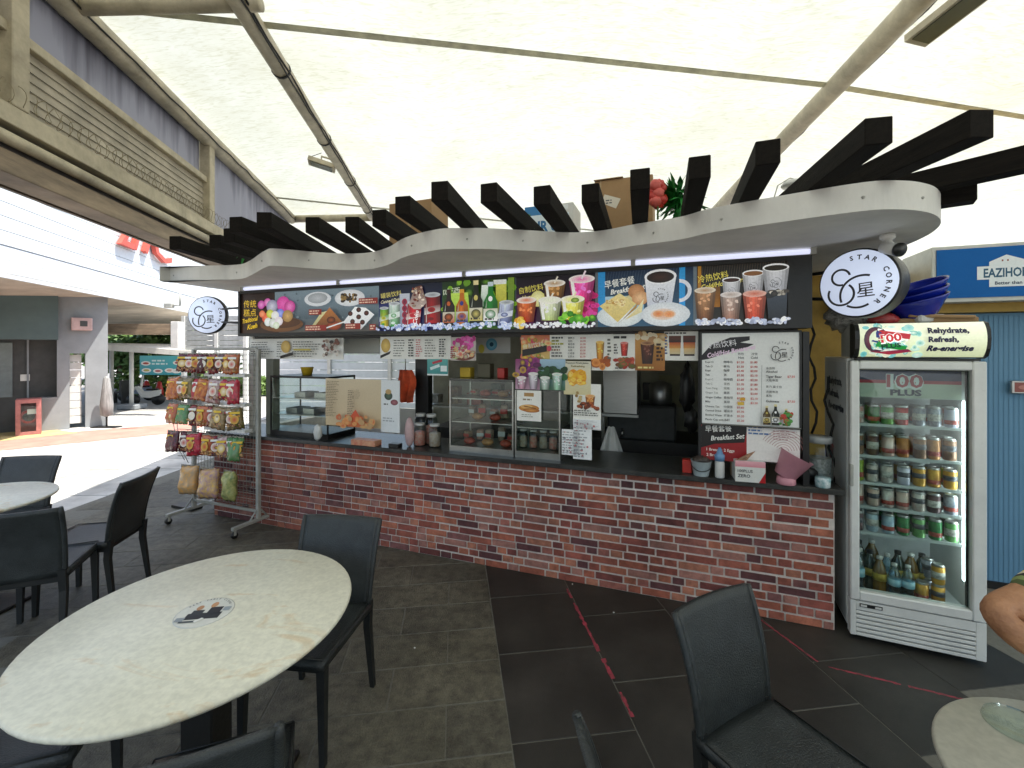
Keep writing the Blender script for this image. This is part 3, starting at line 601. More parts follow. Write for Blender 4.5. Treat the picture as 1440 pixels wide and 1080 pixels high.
for i, (px, Y, rx, hz_, k, lb) in enumerate(TREES):
    X = (px-720)/F*Y; t = thing('tree', lb, 'tree', (X, Y, 0), 0, 'trees beyond the plaza')
    MB().tube([(0, 0, 0), (.08, 0, .9), (-.05, .05, hz_)], [.14, .10, .05], 8).build('trunk', M['bark'], t); leaves('crown', t, (0, 0, hz_*.72), (rx, 1.2, hz_*.62), 1500, M['leaf'+k], i)
hg = leaves('hedge', None, (0, 0, 0), (7, .6, .75), 5000, M['leafB'], 44, .12); hg.location = (-11.5, 17, .35); tag(hg, 'low green hedge along the far side of the plaza', 'hedge')
# bright board fence seen through the left half of the stall
wf = thing('white_board_fence', 'white horizontal board fence in the sun seen through the stall', 'fence', (-6.2, 11.2, 0), R(-5))
fb = MB().box((0, 0, 0), (6.5, .03, .19), .004).mesh('board'); fb.materials.append(M['whiteclad'])
for k in range(9): put('board', fb, None, wf, loc=(0, 0, .05+k*.2))
for k in range(5): MB().box((.05+k*1.55, -.06, 0), (.13+k*1.55, -.002, 1.95)).build('post', M['alu'], wf)

# ================================================================ blue shop on the right
NB = thing('blue_shop', 'neighbouring shop with blue corrugated wall and ochre trim behind the fridge', 'shop', LW, KROT)
vN = .88; u0, zs0 = kp(1300, 428, vN); _, zs1 = kp(1300, 352, vN); uw = kp(1262, 400, vN)[0]
MB().box((u0-.1, vN+.12, 0), (u0+4, vN+3, 2.02)).build('wall', M['blue'], NB)
rib = MB().box((0, vN+.1172, .04), (.014, vN+.119, 2.0), .003).mesh('wall_rib'); rib.materials.append(M['blue'])
for k in range(88): put('wall_rib', rib, None, NB, loc=(u0-.08+k*.028, 0, 0))
MB().box((u0-.5, vN+.10, 0), (u0+4, vN+.118, .05)).build('skirting', M['black'], NB)
MB().box((u0-.5, vN+.03, 2.025), (u0+4, vN+.4, zs0+.14)).build('trim_beam', M['yellow'], NB)
MB().box((u0-.55, vN+.42, 2.03), (u0+4, vN+3, zs1-.10)).build('upper_wall', M['yellow'], NB)
MB().box((UL+.04, vN+.20, 0), (u0-.12, vN+.35, zs1-.06)).build('ochre_panel', M['yellow'], NB)
MB().box((UL+.04, vN+1.1, 0), (u0-.12, vN+1.2, 1.95)).build('ochre_panel', mat('ochre_shutter', (.50, .35, .10), .6, var=.25, stretch=(8, 1, 1)), NB)
bs = thing('blue_shop_sign', 'blue light box sign lettered EAZIHOME above the neighbouring shop', 'shop sign', LW, KROT)
MB().box((u0, vN-.1, zs0), (u0+3.5, vN+.35, zs1), .004).build('case', mat('sign_casing', (.55, .55, .50), .4, .2), bs)
MB().box((u0+.025, vN-.108, zs0+.03), (u0+3.47, vN-.101, zs1-.025)).build('face', M['bluesign'], bs)
pr = Print(); H_ = zs1-zs0; s0 = kp(1378, 390, vN-.11)[0]-u0; W_ = kp(1440, 390, vN-.11)[0]-u0-s0
cy = H_*.47; pr.rect(s0+.05, cy-.09, s0+W_*1.22-.03, cy+.07, '#dfe6e8').poly([(s0+.05, cy+.07), (s0+W_*1.22-.03, cy+.07), (s0+W_*1.22-.03, cy+.085), (s0+W_*.61, cy+.13), (s0+.05, cy+.085)], '#dfe6e8').rect(s0-.015, cy-.037, s0+W_*1.25, cy+.055, '#dfe6e8')
pr.text('EAZIHOME', s0+.02, cy-.022, .062, '#12506e', bold=.03, w=W_*1.18).text('Better than most', s0+.08, cy-.075, .022, '#1d3550').rect(s0+W_*.5, cy+.085, s0+W_*.54, cy+.097, '#8a4a3a').rect(s0+W_*.62, cy+.085, s0+W_*.66, cy+.097, '#8a4a3a')
pr.build('lettering', bs, loc=(u0, vN-.109, zs0))
x, z = kp(1420, 545, vN+.09); wp = thing('wall_plate', 'small brownish sign plate on the blue wall right of the fridge', 'sign plate', LW, KROT)
MB().box((x, vN+.07, z-.04), (x+.30, vN+.094, z+.05), .004).build('plate', M['alu'], wp); Print().rect(0, 0, .27, .07, '#8a4b43').ell(.08, .035, .06, .02, '#b0756a').build('print', wp, loc=(x+.015, vN+.069, z-.03))
# inside of the roofed side gap: cables
for k, (a, b) in enumerate((((1140, 455), (1146, 610)), ((1163, 530), (1178, 700)))):
    ua, za = kp(*a, .25); ub, zb = kp(*b, .25); pts = [K(ua+(ub-ua)*i/10+.02*math.sin(i*1.7+k), .25+.03*k, za+(zb-za)*i/10) for i in range(11)]
    tag(MB().tube(pts, .008, 6).build('hanging_cable', M['cable']), ['black cable hanging between the menu board and the fridge', 'black cable hanging down beside the fridge flank'][k], 'cable', 'cables beside the fridge')
# ================================================================ the stall
ST = thing('drinks_stall', 'food and drinks stall with red brick counter and wavy white roof', 'stall', LW, KROT)
MB().box((.0, .006, 0), (UL-.004, .12, .862)).box((UL-.12, .12, 0), (UL-.004, 1.9, .862)).box((0, .12, 0), (.12, 1.9, .862)).build('wall', M['mortar'], ST)
rb = random.Random(11); CH = .8618/15; bricks = []
for c in range(15):
    u = -rb.uniform(0, .1); first = True
    pat = rb.choice([0, 1, 2])
    k = 0
    while u < UL-.012:
        if pat == 0: l = .205 if rb.random() < .6 else .09
        elif pat == 1: l = .09 if rb.random() < .7 else .205
        else: l = .205 if k % 2 else .10
        l *= rb.uniform(.94, 1.06); k += 1
        a, b = max(u, .002), min(u+l, UL-.006)
        if b-a > .03: bricks.append((a+.0062, b-.0062, c))
        u += l
bricks.sort(key=lambda t: -t[1]*1-0)
bm_ = [MB().box((0, -.0022*j, 0), (1, .0055, CH-.0120), .0012).mesh('brick') for j in range(3)]
for b_ in bm_: b_.materials.append(M['brick'])
def warp(x, z): return .004*math.sin(x*3.1+z*5)+.003*math.sin(x*7.7)
for (a, b, c) in bricks[:300]:
    put('brick', rb.choice(bm_), None, ST, loc=(a, 0, c*CH+.0045+warp(a, c)*.4), rot=(0, rb.uniform(-.006, .006), 0), scale=(b-a, 1, rb.uniform(.95, 1.02)))
far = MB()
for (a, b, c) in bricks[300:]:
    e = rb.uniform(.0, .007); far.box((a, -e*.7, c*CH+.005), (b, .0055, c*CH+CH-.0055))
far.build('brickwork', M['brick_far'], ST)['kind'] = 'stuff'
M['counter'] = mat('dark_stone_counter', (.045, .047, .045), .3, var=.3, scale=8)
MB().box((-.02, -.075, .864), (UL+.03, .50, .898), .004).build('countertop', M['counter'], ST)
# roof slab with a waved edge
fr = [(224.6, 395), (238, 397), (281, 394), (333, 392.6), (351, 388), (373, 376), (391, 374), (464, 379), (513, 379), (544, 373), (571, 360.6), (617, 351), (657, 350), (684, 350), (748, 352.7), (799, 355), (844, 353), (895, 345), (955, 337), (1000, 327), (1092, 313), (1214, 296.5), (1270, 294.5), (1302, 298), (1318, 304), (1323, 314), (1312, 326), (1290, 338), (1257, 352)]
zr = 2.372
pp = [Vector(kz(x, y, zr)) for x, y in fr]
sm_ = []
for i in range(len(pp)-1):
    p0, p1, p2, p3 = pp[max(i-1, 0)], pp[i], pp[i+1], pp[min(i+2, len(pp)-1)]
    for k in range(5):
        t = k/5; sm_.append(.5*((2*p1)+(p2-p0)*t+(2*p0-5*p1+4*p2-p3)*t*t+(3*p1-p0-3*p2+p3)*t**3))
sm_.append(pp[-1]); L0 = pp[0]
outline = [(L0.x+.03, 2.0), (L0.x-.02, 1.0), (L0.x-.03, .1)]+[(p.x, p.y) for p in sm_]+[(pp[-1].x+.02, .6), (pp[-1].x, 2.0)]
m = MB(); n = len(outline)
m.add([(x, y, zr) for x, y in outline]+[(x, y, zr+.128) for x, y in outline], [tuple(range(n))[::-1], tuple(range(n, 2*n))]+[(i, (i+1) % n, n+(i+1) % n, n+i) for i in range(n)])
rf = m.build('roof', M['white'], ST)
scr = MB().lathe([(.007, 0), (.006, .004), (.001, .005)], n=8, axis=(0, -1, 0)).mesh('screw_head'); scr.materials.append(M['galv'])
for k in range(6, len(sm_)-20, 9): put('screw_head', scr, None, ST, loc=(sm_[k].x, sm_[k].y-.001, zr+.06))
# black timber fins
BE = [(1080, 231, 943), (1236, 203, 852), (1381, 194, 706), (984, 251, 929), (900, 267, 900), (830, 286, 911), (762, 288, 917), (687, 285, 932), (618, 283, 834), (566, 301, 838), (533, 318, 815), (495, 327, 743), (439, 327, 740), (371, 321, 693), (331, 327, 804), (302, 349, 760), (322, 341, 800), (246, 351, 731)]
fin = MB().box((-.045, 0, 0), (.045, 2.5, .10), .003).mesh('roof_fin'); fin.materials.append(M['blackwood'])
fin2 = MB().box((-.045, 0, 0), (.045, 1.7, .10), .003).mesh('roof_fin'); fin2.materials.append(M['blackwood'])
def fin_at(p, vx, me=fin, back=0, z=2.502):
    ang = math.atan2(-(vx-720), F); d = Vector((math.sin(-ang), math.cos(ang), 0)); p = p-d*back; q = p-LW
    put('roof_fin', me, None, ST, loc=(q.dot(UD), q.dot(VD), z), rot=(0, 0, ang-KROT))
for i, (x, y, vx) in enumerate(BE): fin_at(gp(x, y, 2.502), vx, fin2 if x > 1200 or x < 350 else fin, 0, 2.502+(i % 3)*.001)
p4 = gp(1385, 252, 2.502); fin_at(p4+Vector((.03, 0, 0)), 285, fin2, .55, 2.5045); p5 = gp(1372, 284, 2.45); fin_at(p5, -60, MB().box((-.045, 0, 0), (.045, 1.1, .10), .003).mesh('roof_fin'), 0, 2.45)
for o in ST.children:
    if o.name.startswith('roof_fin') and not o.data.materials: o.data.materials.append(M['blackwood'])
# frame, back wall and inside
M['inwall'] = mat('greenish_inner_wall', (.38, .38, .29), .7, var=.2, scale=3)
ub = kp(593, 540, .12)[0]
MB().box((.47, .03, .90), (.53, .09, 2.371)).build('post', M['white'], ST)
x1, x2 = kp(374, 540, .03)[0], kp(384, 540, .03)[0]; MB().box((x1, .03, .90), (x2, .11, 1.88)).build('post', mat('grey_green_post', (.22, .23, .19), .6), ST)
x1, x2 = kp(584, 540, .3)[0], kp(602, 540, .3)[0]; MB().box((x1, .3, .90), (x2, .38, 2.371)).build('post', M['black'], ST)
x1, x2 = kp(1128, 540, -.02)[0], kp(1137, 540, -.02)[0]; MB().box((x1, -.04, .90), (x2, .05, 1.865)).build('post', M['black'], ST)
x1, x2 = kp(982, 540, -.02)[0], kp(986, 540, -.02)[0]; MB().box((x1, -.03, .90), (x2, .04, 1.865)).build('post', M['black'], ST)
MB().box((.55, .03, 1.855), (5.33, .08, 1.885)).build('opening_rail', M['black'], ST)
bx = kp(700, 540, 1.9)[0]-.95
MB().box((bx, 1.92, .0), (UL+.02, 2.0, 2.371)).build('back_wall', M['inwall'], ST)
MB().box((.12, 1.84, 0), (bx-.002, 1.92, .95)).build('back_parapet', M['white'], ST)
MB().box((UL-.35, .75, .9), (UL-.28, 1.91, 2.371)).build('side_wall', M['inwall'], ST)
MB().box((.13, .13, .002), (UL-.13, 1.83, .012)).build('stall_floor', M['greydk'], ST)
MB().box((bx+.4, 1.2, .0), (UL-.4, 1.9, .86)).build('rear_worktop', mat('dark_cupboard', (.04, .038, .033), .5, var=.2), ST)
# tube light along the soffit
tl = thing('soffit_light', 'long white tube light casing fixed along the soffit above the menu light box', 'tube light', LW, KROT)
MB().box((.52, -.09, 2.338), (5.40, -.03, 2.370), .01).build('casing', M['plastic_white'], tl)
MB().tube([(.56, -.115, 2.352), (5.36, -.115, 2.352)], .016, 10).build('tube', mat('bluish_tube', (.60, .62, .75), .3, emit=.4, ecol=(.75, .78, 1)), tl)
for x in (.56, 1.75, 3.0, 4.3, 5.36): MB().box((x, -.14, 2.33), (x+.03, -.091, 2.3705)).build('clip', M['galv'], tl)

# ---------------------------------------------------------------- backlit picture menu
bu0, bz0, bu1, bz1 = .505, 1.885, 5.372, 2.333
lb = thing('menu_light_box', 'long black framed light box with pictures of food and drinks over the counter', 'menu sign', K(bu0, -.10, bz0), KROT)
BW, BH = bu1-bu0, bz1-bz0
MB().box((0, .004, 0), (BW, .125, BH)).build('case', M['black'], lb)
MB().box((0, -.018, 0), (BW, .003, .028)).box((0, -.018, BH-.028), (BW, .003, BH)).box((0, -.018, .028), (.025, .003, BH-.028)).box((BW-.13, -.018, .028), (BW, .003, BH-.028)).build('frame', M['black'], lb)
def bx_(px): return kp(px, 430, -.10)[0]-bu0
y0, y1 = .028, BH-.028; H = y1-y0
def panel(xa, xb): return Print(), bx_(xa), bx_(xb)
# 1 kueh
X0, X1 = .025, bx_(533); W = X1-X0; p = Print()
p.rect(X0, y0, X1, y1, '#3a2418', '#241612').rect(X0+W*.27, y0+H*.30, X1, y1, '#4f5f68', '#8195a0').rect(X0+W*.30, y0, X1, y0+H*.32, '#57534d', '#5c6a72')
p.speck(X0+W*.3, y0+.01, X1-.02, y1-.02, 60, .012, ['#6a7b84', '#57666e', '#90a0a8'], 4)
for i, (t, yy) in enumerate((('传统', .66), ('糕点', .44))): p.text(t, X0+.05, y0+H*yy, H*.17, '#f2c832', w=.17, bold=.03)
p.text('Traditional', X0+.04, y0+H*.25, H*.11, '#ffd21e', w=.21, shear=.4, rot=R(8)).text('Kueh', X0+.10, y0+H*.09, H*.12, '#ffd21e', w=.14, shear=.4, rot=R(8))
p.ell(X0+W*.33, y0+H*.20, W*.165, H*.18, '#6b4424', '#8a5c34').ell(X0+W*.33, y0+H*.24, W*.145, H*.13, '#4a2c18', '#6a4020')
for a, b, r_, c, d in [(.25, .68, .036, '#c437a0', '#f29ad8'), (.30, .73, .035, '#d44aa8', '#f7b0e0'), (.42, .68, .062, '#d83a9c', '#f06cc0'), (.47, .60, .052, '#c92d8c', '#f58ad0'), (.335, .63, .055, '#8d8aa8', '#dcdbe8'), (.29, .35, .042, '#d84a30', '#ff8a60'), (.32, .45, .036, '#c3cc30', '#eef08a'), (.40, .45, .038, '#6a7ad8', '#b0bcff'), (.455, .38, .05, '#a88048', '#d8b070'), (.36, .40, .038, '#e8e4dc', '#ffffff'), (.305, .25, .036, '#dfe6dc', '#fff'.ljust(4, 'f')+'fff'), (.345, .22, .04, '#c8d0c0', '#ffffff'), (.39, .26, .038, '#e8d8e0', '#ffffff'), (.37, .16, .03, '#d4e0c0', '#f8fff0'), (.26, .45, .03, '#e87040', '#ffb080')]:
    p.ell(X0+W*(a-.075), y0+H*(b+.02), r_*1.32, r_*1.15, c, d, 14)
p.ell(X0+W*.60, y0+H*.77, W*.095, H*.17, '#d8dce0', '#f2f4f6').ell(X0+W*.60, y0+H*.79, W*.07, H*.12, '#9aa0a4', '#c0c4c8')
p.ell(X0+W*.82, y0+H*.76, W*.10, H*.19, '#d8dce0', '#ffffff').speck(X0+W*.77, y0+H*.68, X0+W*.87, y0+H*.85, 34, .018, ['#3a2a18', '#6b5028', '#1e1810', '#b09050'], 9)
p.poly([(X0+W*.56, y0+H*.12), (X0+W*.60, y0+H*.10), (X0+W*.67, y0+H*.48), (X0+W*.63, y0+H*.45)], '#b8b080', '#e0d8a0').poly([(X0+W*.57, y0+H*.07), (X0+W*.74, y0+H*.04), (X0+W*.78, y0+H*.2), (X0+W*.69, y0+H*.56)], '#5a3418', '#c07838')
p.ell(X0+W*.72, y0+H*.14, W*.05, H*.1, '#7a2c14', '#c05a28').ell(X0+W*.70, y0+H*.27, W*.03, H*.08, '#3a1a0c', '#a05020').line(X0+W*.63, y0+H*.05, X0+W*.79, y0+H*.22, .012, '#e8ecec')
p.poly([(X0+W*.78, y0+H*.20), (X0+W*.90, y0+H*.04), (X0+W*.985, y0+H*.36), (X0+W*.93, y0+H*.52), (X0+W*.86, y0+H*.55)], '#dfe4e8', '#ffffff')
for a, b in ((.83, .40), (.885, .48), (.935, .40), (.885, .32), (.845, .22), (.91, .20)): p.ell(X0+W*a, y0+H*b, .026, .022, '#1e0e0a', '#6a3020', 12)
for a, b, w_ in ((.545, .40, .09), (.52, .03, .15), (.80, .05, .10), (.89, .60, .12), (.96, .02, .04)):
    p.rect(X0+W*a, y0+H*b, X0+W*(a+w_), y0+H*(b+.13), '#8e2418').rows(X0+W*a+.008, y0+H*b+.004, X0+W*(a+w_)-.006, y0+H*(b+.12), 2, '#e8c8b0', seed=int(a*99))
p.build('picture', lb, PRINTLIT, label='picture of colourful cakes and plates')
# 2 canned drinks
X0, X1 = bx_(533), bx_(622); W = X1-X0; p = Print()
p.rect(X0, y0, X1, y1, '#141a52', '#0c0f28').rect(X0, y0+H*.1, X0+W*.35, y0+H*.65, '#2434a0', '#101850')
p.text('罐装饮料', X0+.02, y0+H*.72, H*.105, '#e8d870', w=W*.34, bold=.03, rot=R(6)).text('Canned Drinks', X0+.02, y0+H*.60, H*.07, '#f0e8c0', w=W*.38, shear=.3, rot=R(6))
p.poly([(X0+W*.34, y0+H*.1), (X0+W*.50, y0+H*.1), (X0+W*.50, y0+H*.8), (X0+W*.34, y0+H*.8)], '#8a94a8', '#c8ccd8')
for k in range(4): p.ell(X0+W*.42, y0+H*(.2+.14*k), .026, .028, '#b02040', '#5a1838')
p.can(X0+W*.09, y0+H*.08, W*.15, H*.42, '#e8c820', '#50a030'); p.can(X0+W*.26, y0+H*.09, W*.18, H*.50, '#2c9a38', '#e0f0e8'); p.can(X0+W*.86, y0+H*.14, W*.24, H*.60, '#b01018', '#7a0c10', .0)
p.can(X0+W*.56, y0+H*.07, W*.22, H*.52, '#d02030', '#c01828', .1).text('Coke', X0+W*.62, y0+H*.12, H*.10, '#ffffff', rot=R(78), shear=.3)
p.poly([(X0+W*.50, y0+H*.55), (X0+W*.58, y0+H*.45), (X0+W*.68, y0+H*.45), (X0+W*.78, y0+H*.58), (X0+W*.70, y0+H*.95), (X0+W*.60, y0+H*.92)], '#c8b8b0', '#6a3018').speck(X0+W*.56, y0+H*.5, X0+W*.74, y0+H*.92, 30, .013, ['#d8b890', '#8a3020', '#f0e0d0', '#3a1410'], 5)
p.speck(X0, y0+.004, X1, y0+H*.13, 70, .016, ['#a8bce8', '#dfe8ff', '#8a9ed8', '#ffffff'], 6).build('picture', lb, PRINTLIT, label='picture of canned drinks on ice')
# 3 beer
X0, X1 = bx_(622), bx_(724); W = X1-X0; p = Print()
p.rect(X0, y0, X1, y1, '#3f6a1c', '#173010').speck(X0, y0+H*.3, X1, y1-.01, 60, .03, ['#2c5014', '#6a9c28', '#24400e', '#8cc030'], 8).rect(X0+W*.92, y0, X1, y1, '#4c6a20', '#7c9a30')
p.text('啤酒', X0+.02, y0+H*.70, H*.14, '#dfe8d0', w=W*.24, bold=.02, rot=R(5)).poly([(X0+W*.1, y0+H*.15), (X0+W*.42, y0+H*.15), (X0+W*.38, y0+H*.75), (X0+W*.14, y0+H*.75)], '#98c820', '#c8e860').poly([(X0+W*.55, y0+H*.45), (X0+W*.70, y0+H*.45), (X0+W*.68, y0+H*.88), (X0+W*.57, y0+H*.88)], '#b8d0b8', '#f0f8f0')
p.poly([(X0+W*.76, y0+H*.3), (X0+W*.90, y0+H*.3), (X0+W*.90, y0+H*.92), (X0+W*.76, y0+H*.92)], '#a8a018', '#d8d860').rect(X0+W*.73, y0+H*.88, X0+W*.90, y0+H*.97, '#e8ece8')
p.bottle(X0+W*.11, y0+H*.05, W*.17, H*.78, '#241008', '#c86028', '#3a1c10'); p.bottle(X0+W*.30, y0+H*.06, W*.17, H*.76, '#c06a14', '#28388c', '#e0a030'); p.bottle(X0+W*.50, y0+H*.06, W*.18, H*.92, '#181c0c', '#d8c870'); p.bottle(X0+W*.70, y0+H*.05, W*.19, H*.88, '#187828', '#ffffff', '#c8d8e0'); p.can(X0+W*.88, y0+H*.05, W*.19, H*.46, '#28408c', '#d0d8f0', .12)
p.speck(X0, y0+.004, X1, y0+H*.12, 80, .016, ['#a8bce8', '#dfe8ff', '#90a8d8', '#ffffff'], 16).build('picture', lb, PRINTLIT, label='picture of beer bottles on ice')
# 4 homemade drinks
X0, X1 = bx_(724), bx_(841); W = X1-X0; p = Print()
p.rect(X0, y0, X1, y1, '#3a0f38', '#120a18').poly([(X0, y0), (X0+W*.25, y0), (X0+W*.2, y0+H*.5), (X0, y0+H*.7)], '#5a0c50', '#3a0c3a').rect(X0, y0, X0+.012, y1, '#404a50').rect(X1-.02, y0, X1, y1, '#5c6468')
p.text('自制饮料', X0+.04, y0+H*.68, H*.115, '#e6d860', w=W*.30, bold=.03, rot=R(8)).text('Homemade', X0+.06, y0+H*.55, H*.08, '#e8dc90', w=W*.28, rot=R(8), shear=.3).text('Drinks', X0+.11, y0+H*.45, H*.08, '#e8dc90', w=W*.16, rot=R(8), shear=.3)
p.speck(X0+W*.78, y0+H*.2, X1-.02, y0+H*.62, 40, .028, ['#c81870', '#a01058', '#e040a0'], 3)
p.cup(X0+W*.50, y0+H*.48, W*.26, H*.36, '#5a2c0c', '#b08040', straw='#e8e0d0'); p.cup(X0+W*.82, y0+H*.47, W*.30, H*.42, '#d8187c', '#f060b0', straw='#f0e0e8'); p.ell(X0+W*.30, y0+H*.56, .055, .06, '#d8d080', '#f8f4c0')
p.cup(X0+W*.16, y0+H*.12, W*.25, H*.42, '#a02808', '#e07030', straw=None); p.cup(X0+W*.45, y0+H*.14, W*.28, H*.38, '#b8c878', '#f0f4d8', straw='#f4f0e0'); p.cup(X0+W*.72, y0+H*.14, W*.28, H*.38, '#e0d010', '#fbf680', straw='#f0e8c0'); p.ell(X0+W*.75, y0+H*.50, .03, .018, '#5c7c20', '#b8d060')
p.speck(X0+W*.6, y0+.01, X1-.03, y0+H*.26, 26, .026, ['#48a020', '#90d840', '#2c7810'], 12).speck(X0+.02, y0+.01, X0+W*.12, y0+H*.2, 8, .024, ['#e0a020', '#f8d860'], 13).speck(X0+.02, y0+.002, X1-.02, y0+H*.09, 80, .013, ['#e8e8f0', '#ffffff', '#b8c0d0'], 14)
p.build('picture', lb, PRINTLIT, label='picture of iced fruit drinks')
# 5 breakfast
X0, X1 = bx_(841), bx_(975); W = X1-X0; p = Print()
p.rect(X0, y0, X1, y1, '#345c78', '#0f2440').rect(X0+.0, y0+H*.1, X0+W*.08, y1, '#2890d0').rect(X0+W*.86, y0, X0+W*.92, y1, '#2a98d8').rect(X0+W*.08, y0+H*.2, X0+W*.5, y0+H*.55, '#88b8d8', '#a8c8dc')
for i in range(26): p.line(X0+W*.08+i*W*.03, y0+H*.62, X0+W*.12+i*W*.03, y1, .0022, '#4a5a68')
p.text('早餐套餐', X0+.05, y0+H*.70, H*.13, '#f4f4ec', w=W*.33, bold=.04, rot=R(8)).text('Breakfast Set', X0+.09, y0+H*.58, H*.09, '#f4f4ec', w=W*.38, rot=R(8), shear=.3)
p.poly([(X0+W*.12, y0+H*.42), (X0+W*.38, y0+H*.58), (X0+W*.5, y0+H*.5), (X0+W*.3, y0+H*.3)], '#b8a870', '#d8d0a0').ell(X0+W*.42, y0+H*.62, .055, .05, '#b07848', '#d8a070').ell(X0+W*.46, y0+H*.50, .055, .05, '#c89060', '#f0c898')
p.poly([(X0+W*.54, y0+H*.30), (X0+W*.78, y0+H*.30), (X0+W*.83, y0+H*.84), (X0+W*.51, y0+H*.84)], '#c4c8d4', '#eef0f4'); p.arc(X0+W*.86, y0+H*.60, .066, -90, 90, .024, '#dfe2ea').ell(X0+W*.67, y0+H*.86, W*.165, H*.13, '#f4f4f6').ell(X0+W*.67, y0+H*.85, W*.14, H*.10, '#1c0e08', '#40200f')
logo(p, X0+W*.67, y0+H*.52, .062)
p.ell(X0+W*.24, y0+H*.19, W*.25, H*.20, '#cfd8dc', '#f2f4f0').poly([(X0+W*.02, y0+H*.38), (X0+W*.22, y0+H*.08), (X0+W*.42, y0+H*.40), (X0+W*.24, y0+H*.60)], '#d8c070', '#e8d898').poly([(X0+W*.22, y0+H*.05), (X0+W*.26, y0+H*.10), (X0+W*.44, y0+H*.42), (X0+W*.42, y0+H*.32)], '#7c5a20', '#c09850').speck(X0+W*.1, y0+H*.32, X0+W*.32, y0+H*.5, 22, .016, ['#c09040', '#e8d490', '#f4e8b8'], 21).poly([(X0+W*.30, y0+H*.12), (X0+W*.48, y0+H*.25), (X0+W*.50, y0+H*.48), (X0+W*.42, y0+H*.30)], '#d8c888', '#f0e8c0')
p.ell(X0+W*.72, y0+H*.20, W*.25, H*.21, '#d4dadf', '#f8f8f8').ell(X0+W*.70, y0+H*.20, W*.13, H*.10, '#e8d8cc', '#e09868').ell(X0+W*.65, y0+H*.21, .035, .022, '#e8b080', '#e07838').ell(X0+W*.76, y0+H*.20, .035, .022, '#e8b080', '#e88848')
p.build('picture', lb, PRINTLIT, label='picture of toast, eggs and a coffee mug')
# 6 hot and cold beverages
X0, X1 = bx_(975), BW-.13; W = X1-X0; p = Print()
p.rect(X0, y0, X1, y1, '#2a2420', '#100e0c').rect(X0, y0, X0+W*.04, y1, '#68747c').rect(X0+W*.05, y0+H*.1, X0+W*.09, y1, '#b07818').rect(X0+W*.10, y0+H*.3, X0+W*.30, y0+H*.65, '#b07010', '#6a4408')
for i in range(34): p.line(X0+W*.08+i*W*.027, y0+H*.62, X0+W*.11+i*W*.027, y1, .002, '#5a4c40')
p.text('冷热饮料', X0+.03, y0+H*.72, H*.115, '#f0e060', w=W*.34, bold=.04, rot=R(8)).text('Cold/Hot Beverage', X0+.05, y0+H*.60, H*.08, '#e8d860', w=W*.55, rot=R(9), shear=.3)
p.whitecup(X0+W*.42, y0+H*.42, W*.20, H*.32); p.whitecup(X0+W*.65, y0+H*.45, W*.23, H*.38, '#8a5a30'); p.whitecup(X0+W*.88, y0+H*.48, W*.27, H*.42, '#241a0c')
p.cup(X0+W*.13, y0+H*.08, W*.24, H*.50, '#6a3c1c', '#b88a60', '#e8dcc8'); p.cup(X0+W*.41, y0+H*.07, W*.23, H*.42, '#a0705c', '#b8a498', '#e8e0dc'); p.cup(X0+W*.66, y0+H*.07, W*.25, H*.42, '#c03c20', '#d86c50', '#e8b8a8'); p.poly([(X0+W*.80, y0+H*.08), (X0+W*.98, y0+H*.08), (X0+W*.99, y0+H*.50), (X0+W*.78, y0+H*.50)], '#20242c', '#3c4450').speck(X0+W*.8, y0+H*.44, X0+W*.98, y0+H*.53, 12, .02, ['#1c1c20', '#d8d0c0', '#484038'], 31)
p.speck(X0+.02, y0+.004, X1, y0+H*.09, 80, .015, ['#c8d0e8', '#ffffff', '#a0a8c0'], 32).build('picture', lb, PRINTLIT, label='picture of hot and iced coffees')

# ---------------------------------------------------------------- paper menus and posters
def poster(x0, y0_, x1, y1_, v, label, fn, cat='poster', group=None, frame=None, lit=False, thick=.006, base='#f2f1ea', name='menu_poster'):
    ua, za = kp(x0, y0_, v); ub, zb = kp(x1, y0_, v); _, zc = kp((x0+x1)/2, y1_, v); _, zt_ = kp((x0+x1)/2, y0_, v)
    w_, h_ = ub-ua, zt_-zc; t = thing(name, label, cat, K(ua, v, zc), KROT, group)
    MB().box((0, 0, 0), (w_, thick, h_)).build('board', mat('board_'+base, hx(base), .5), t)
    p_ = Print(); p_.rect(0, 0, w_, h_, base); fn(p_, w_, h_); p_.build('print', t, PRINTLIT if lit else PRINT, loc=(0, -.0008, 0))
    if frame:
        f_ = frame; MB().box((-f_, -.008, -f_), (w_+f_, thick, 0)).box((-f_, -.008, h_), (w_+f_, thick, h_+f_)).box((-f_, -.008, 0), (0, thick, h_)).box((w_, -.008, 0), (w_+f_, thick, h_)).build('frame', M['black'], t)
    return t
G = 'paper menus hung under the light box'
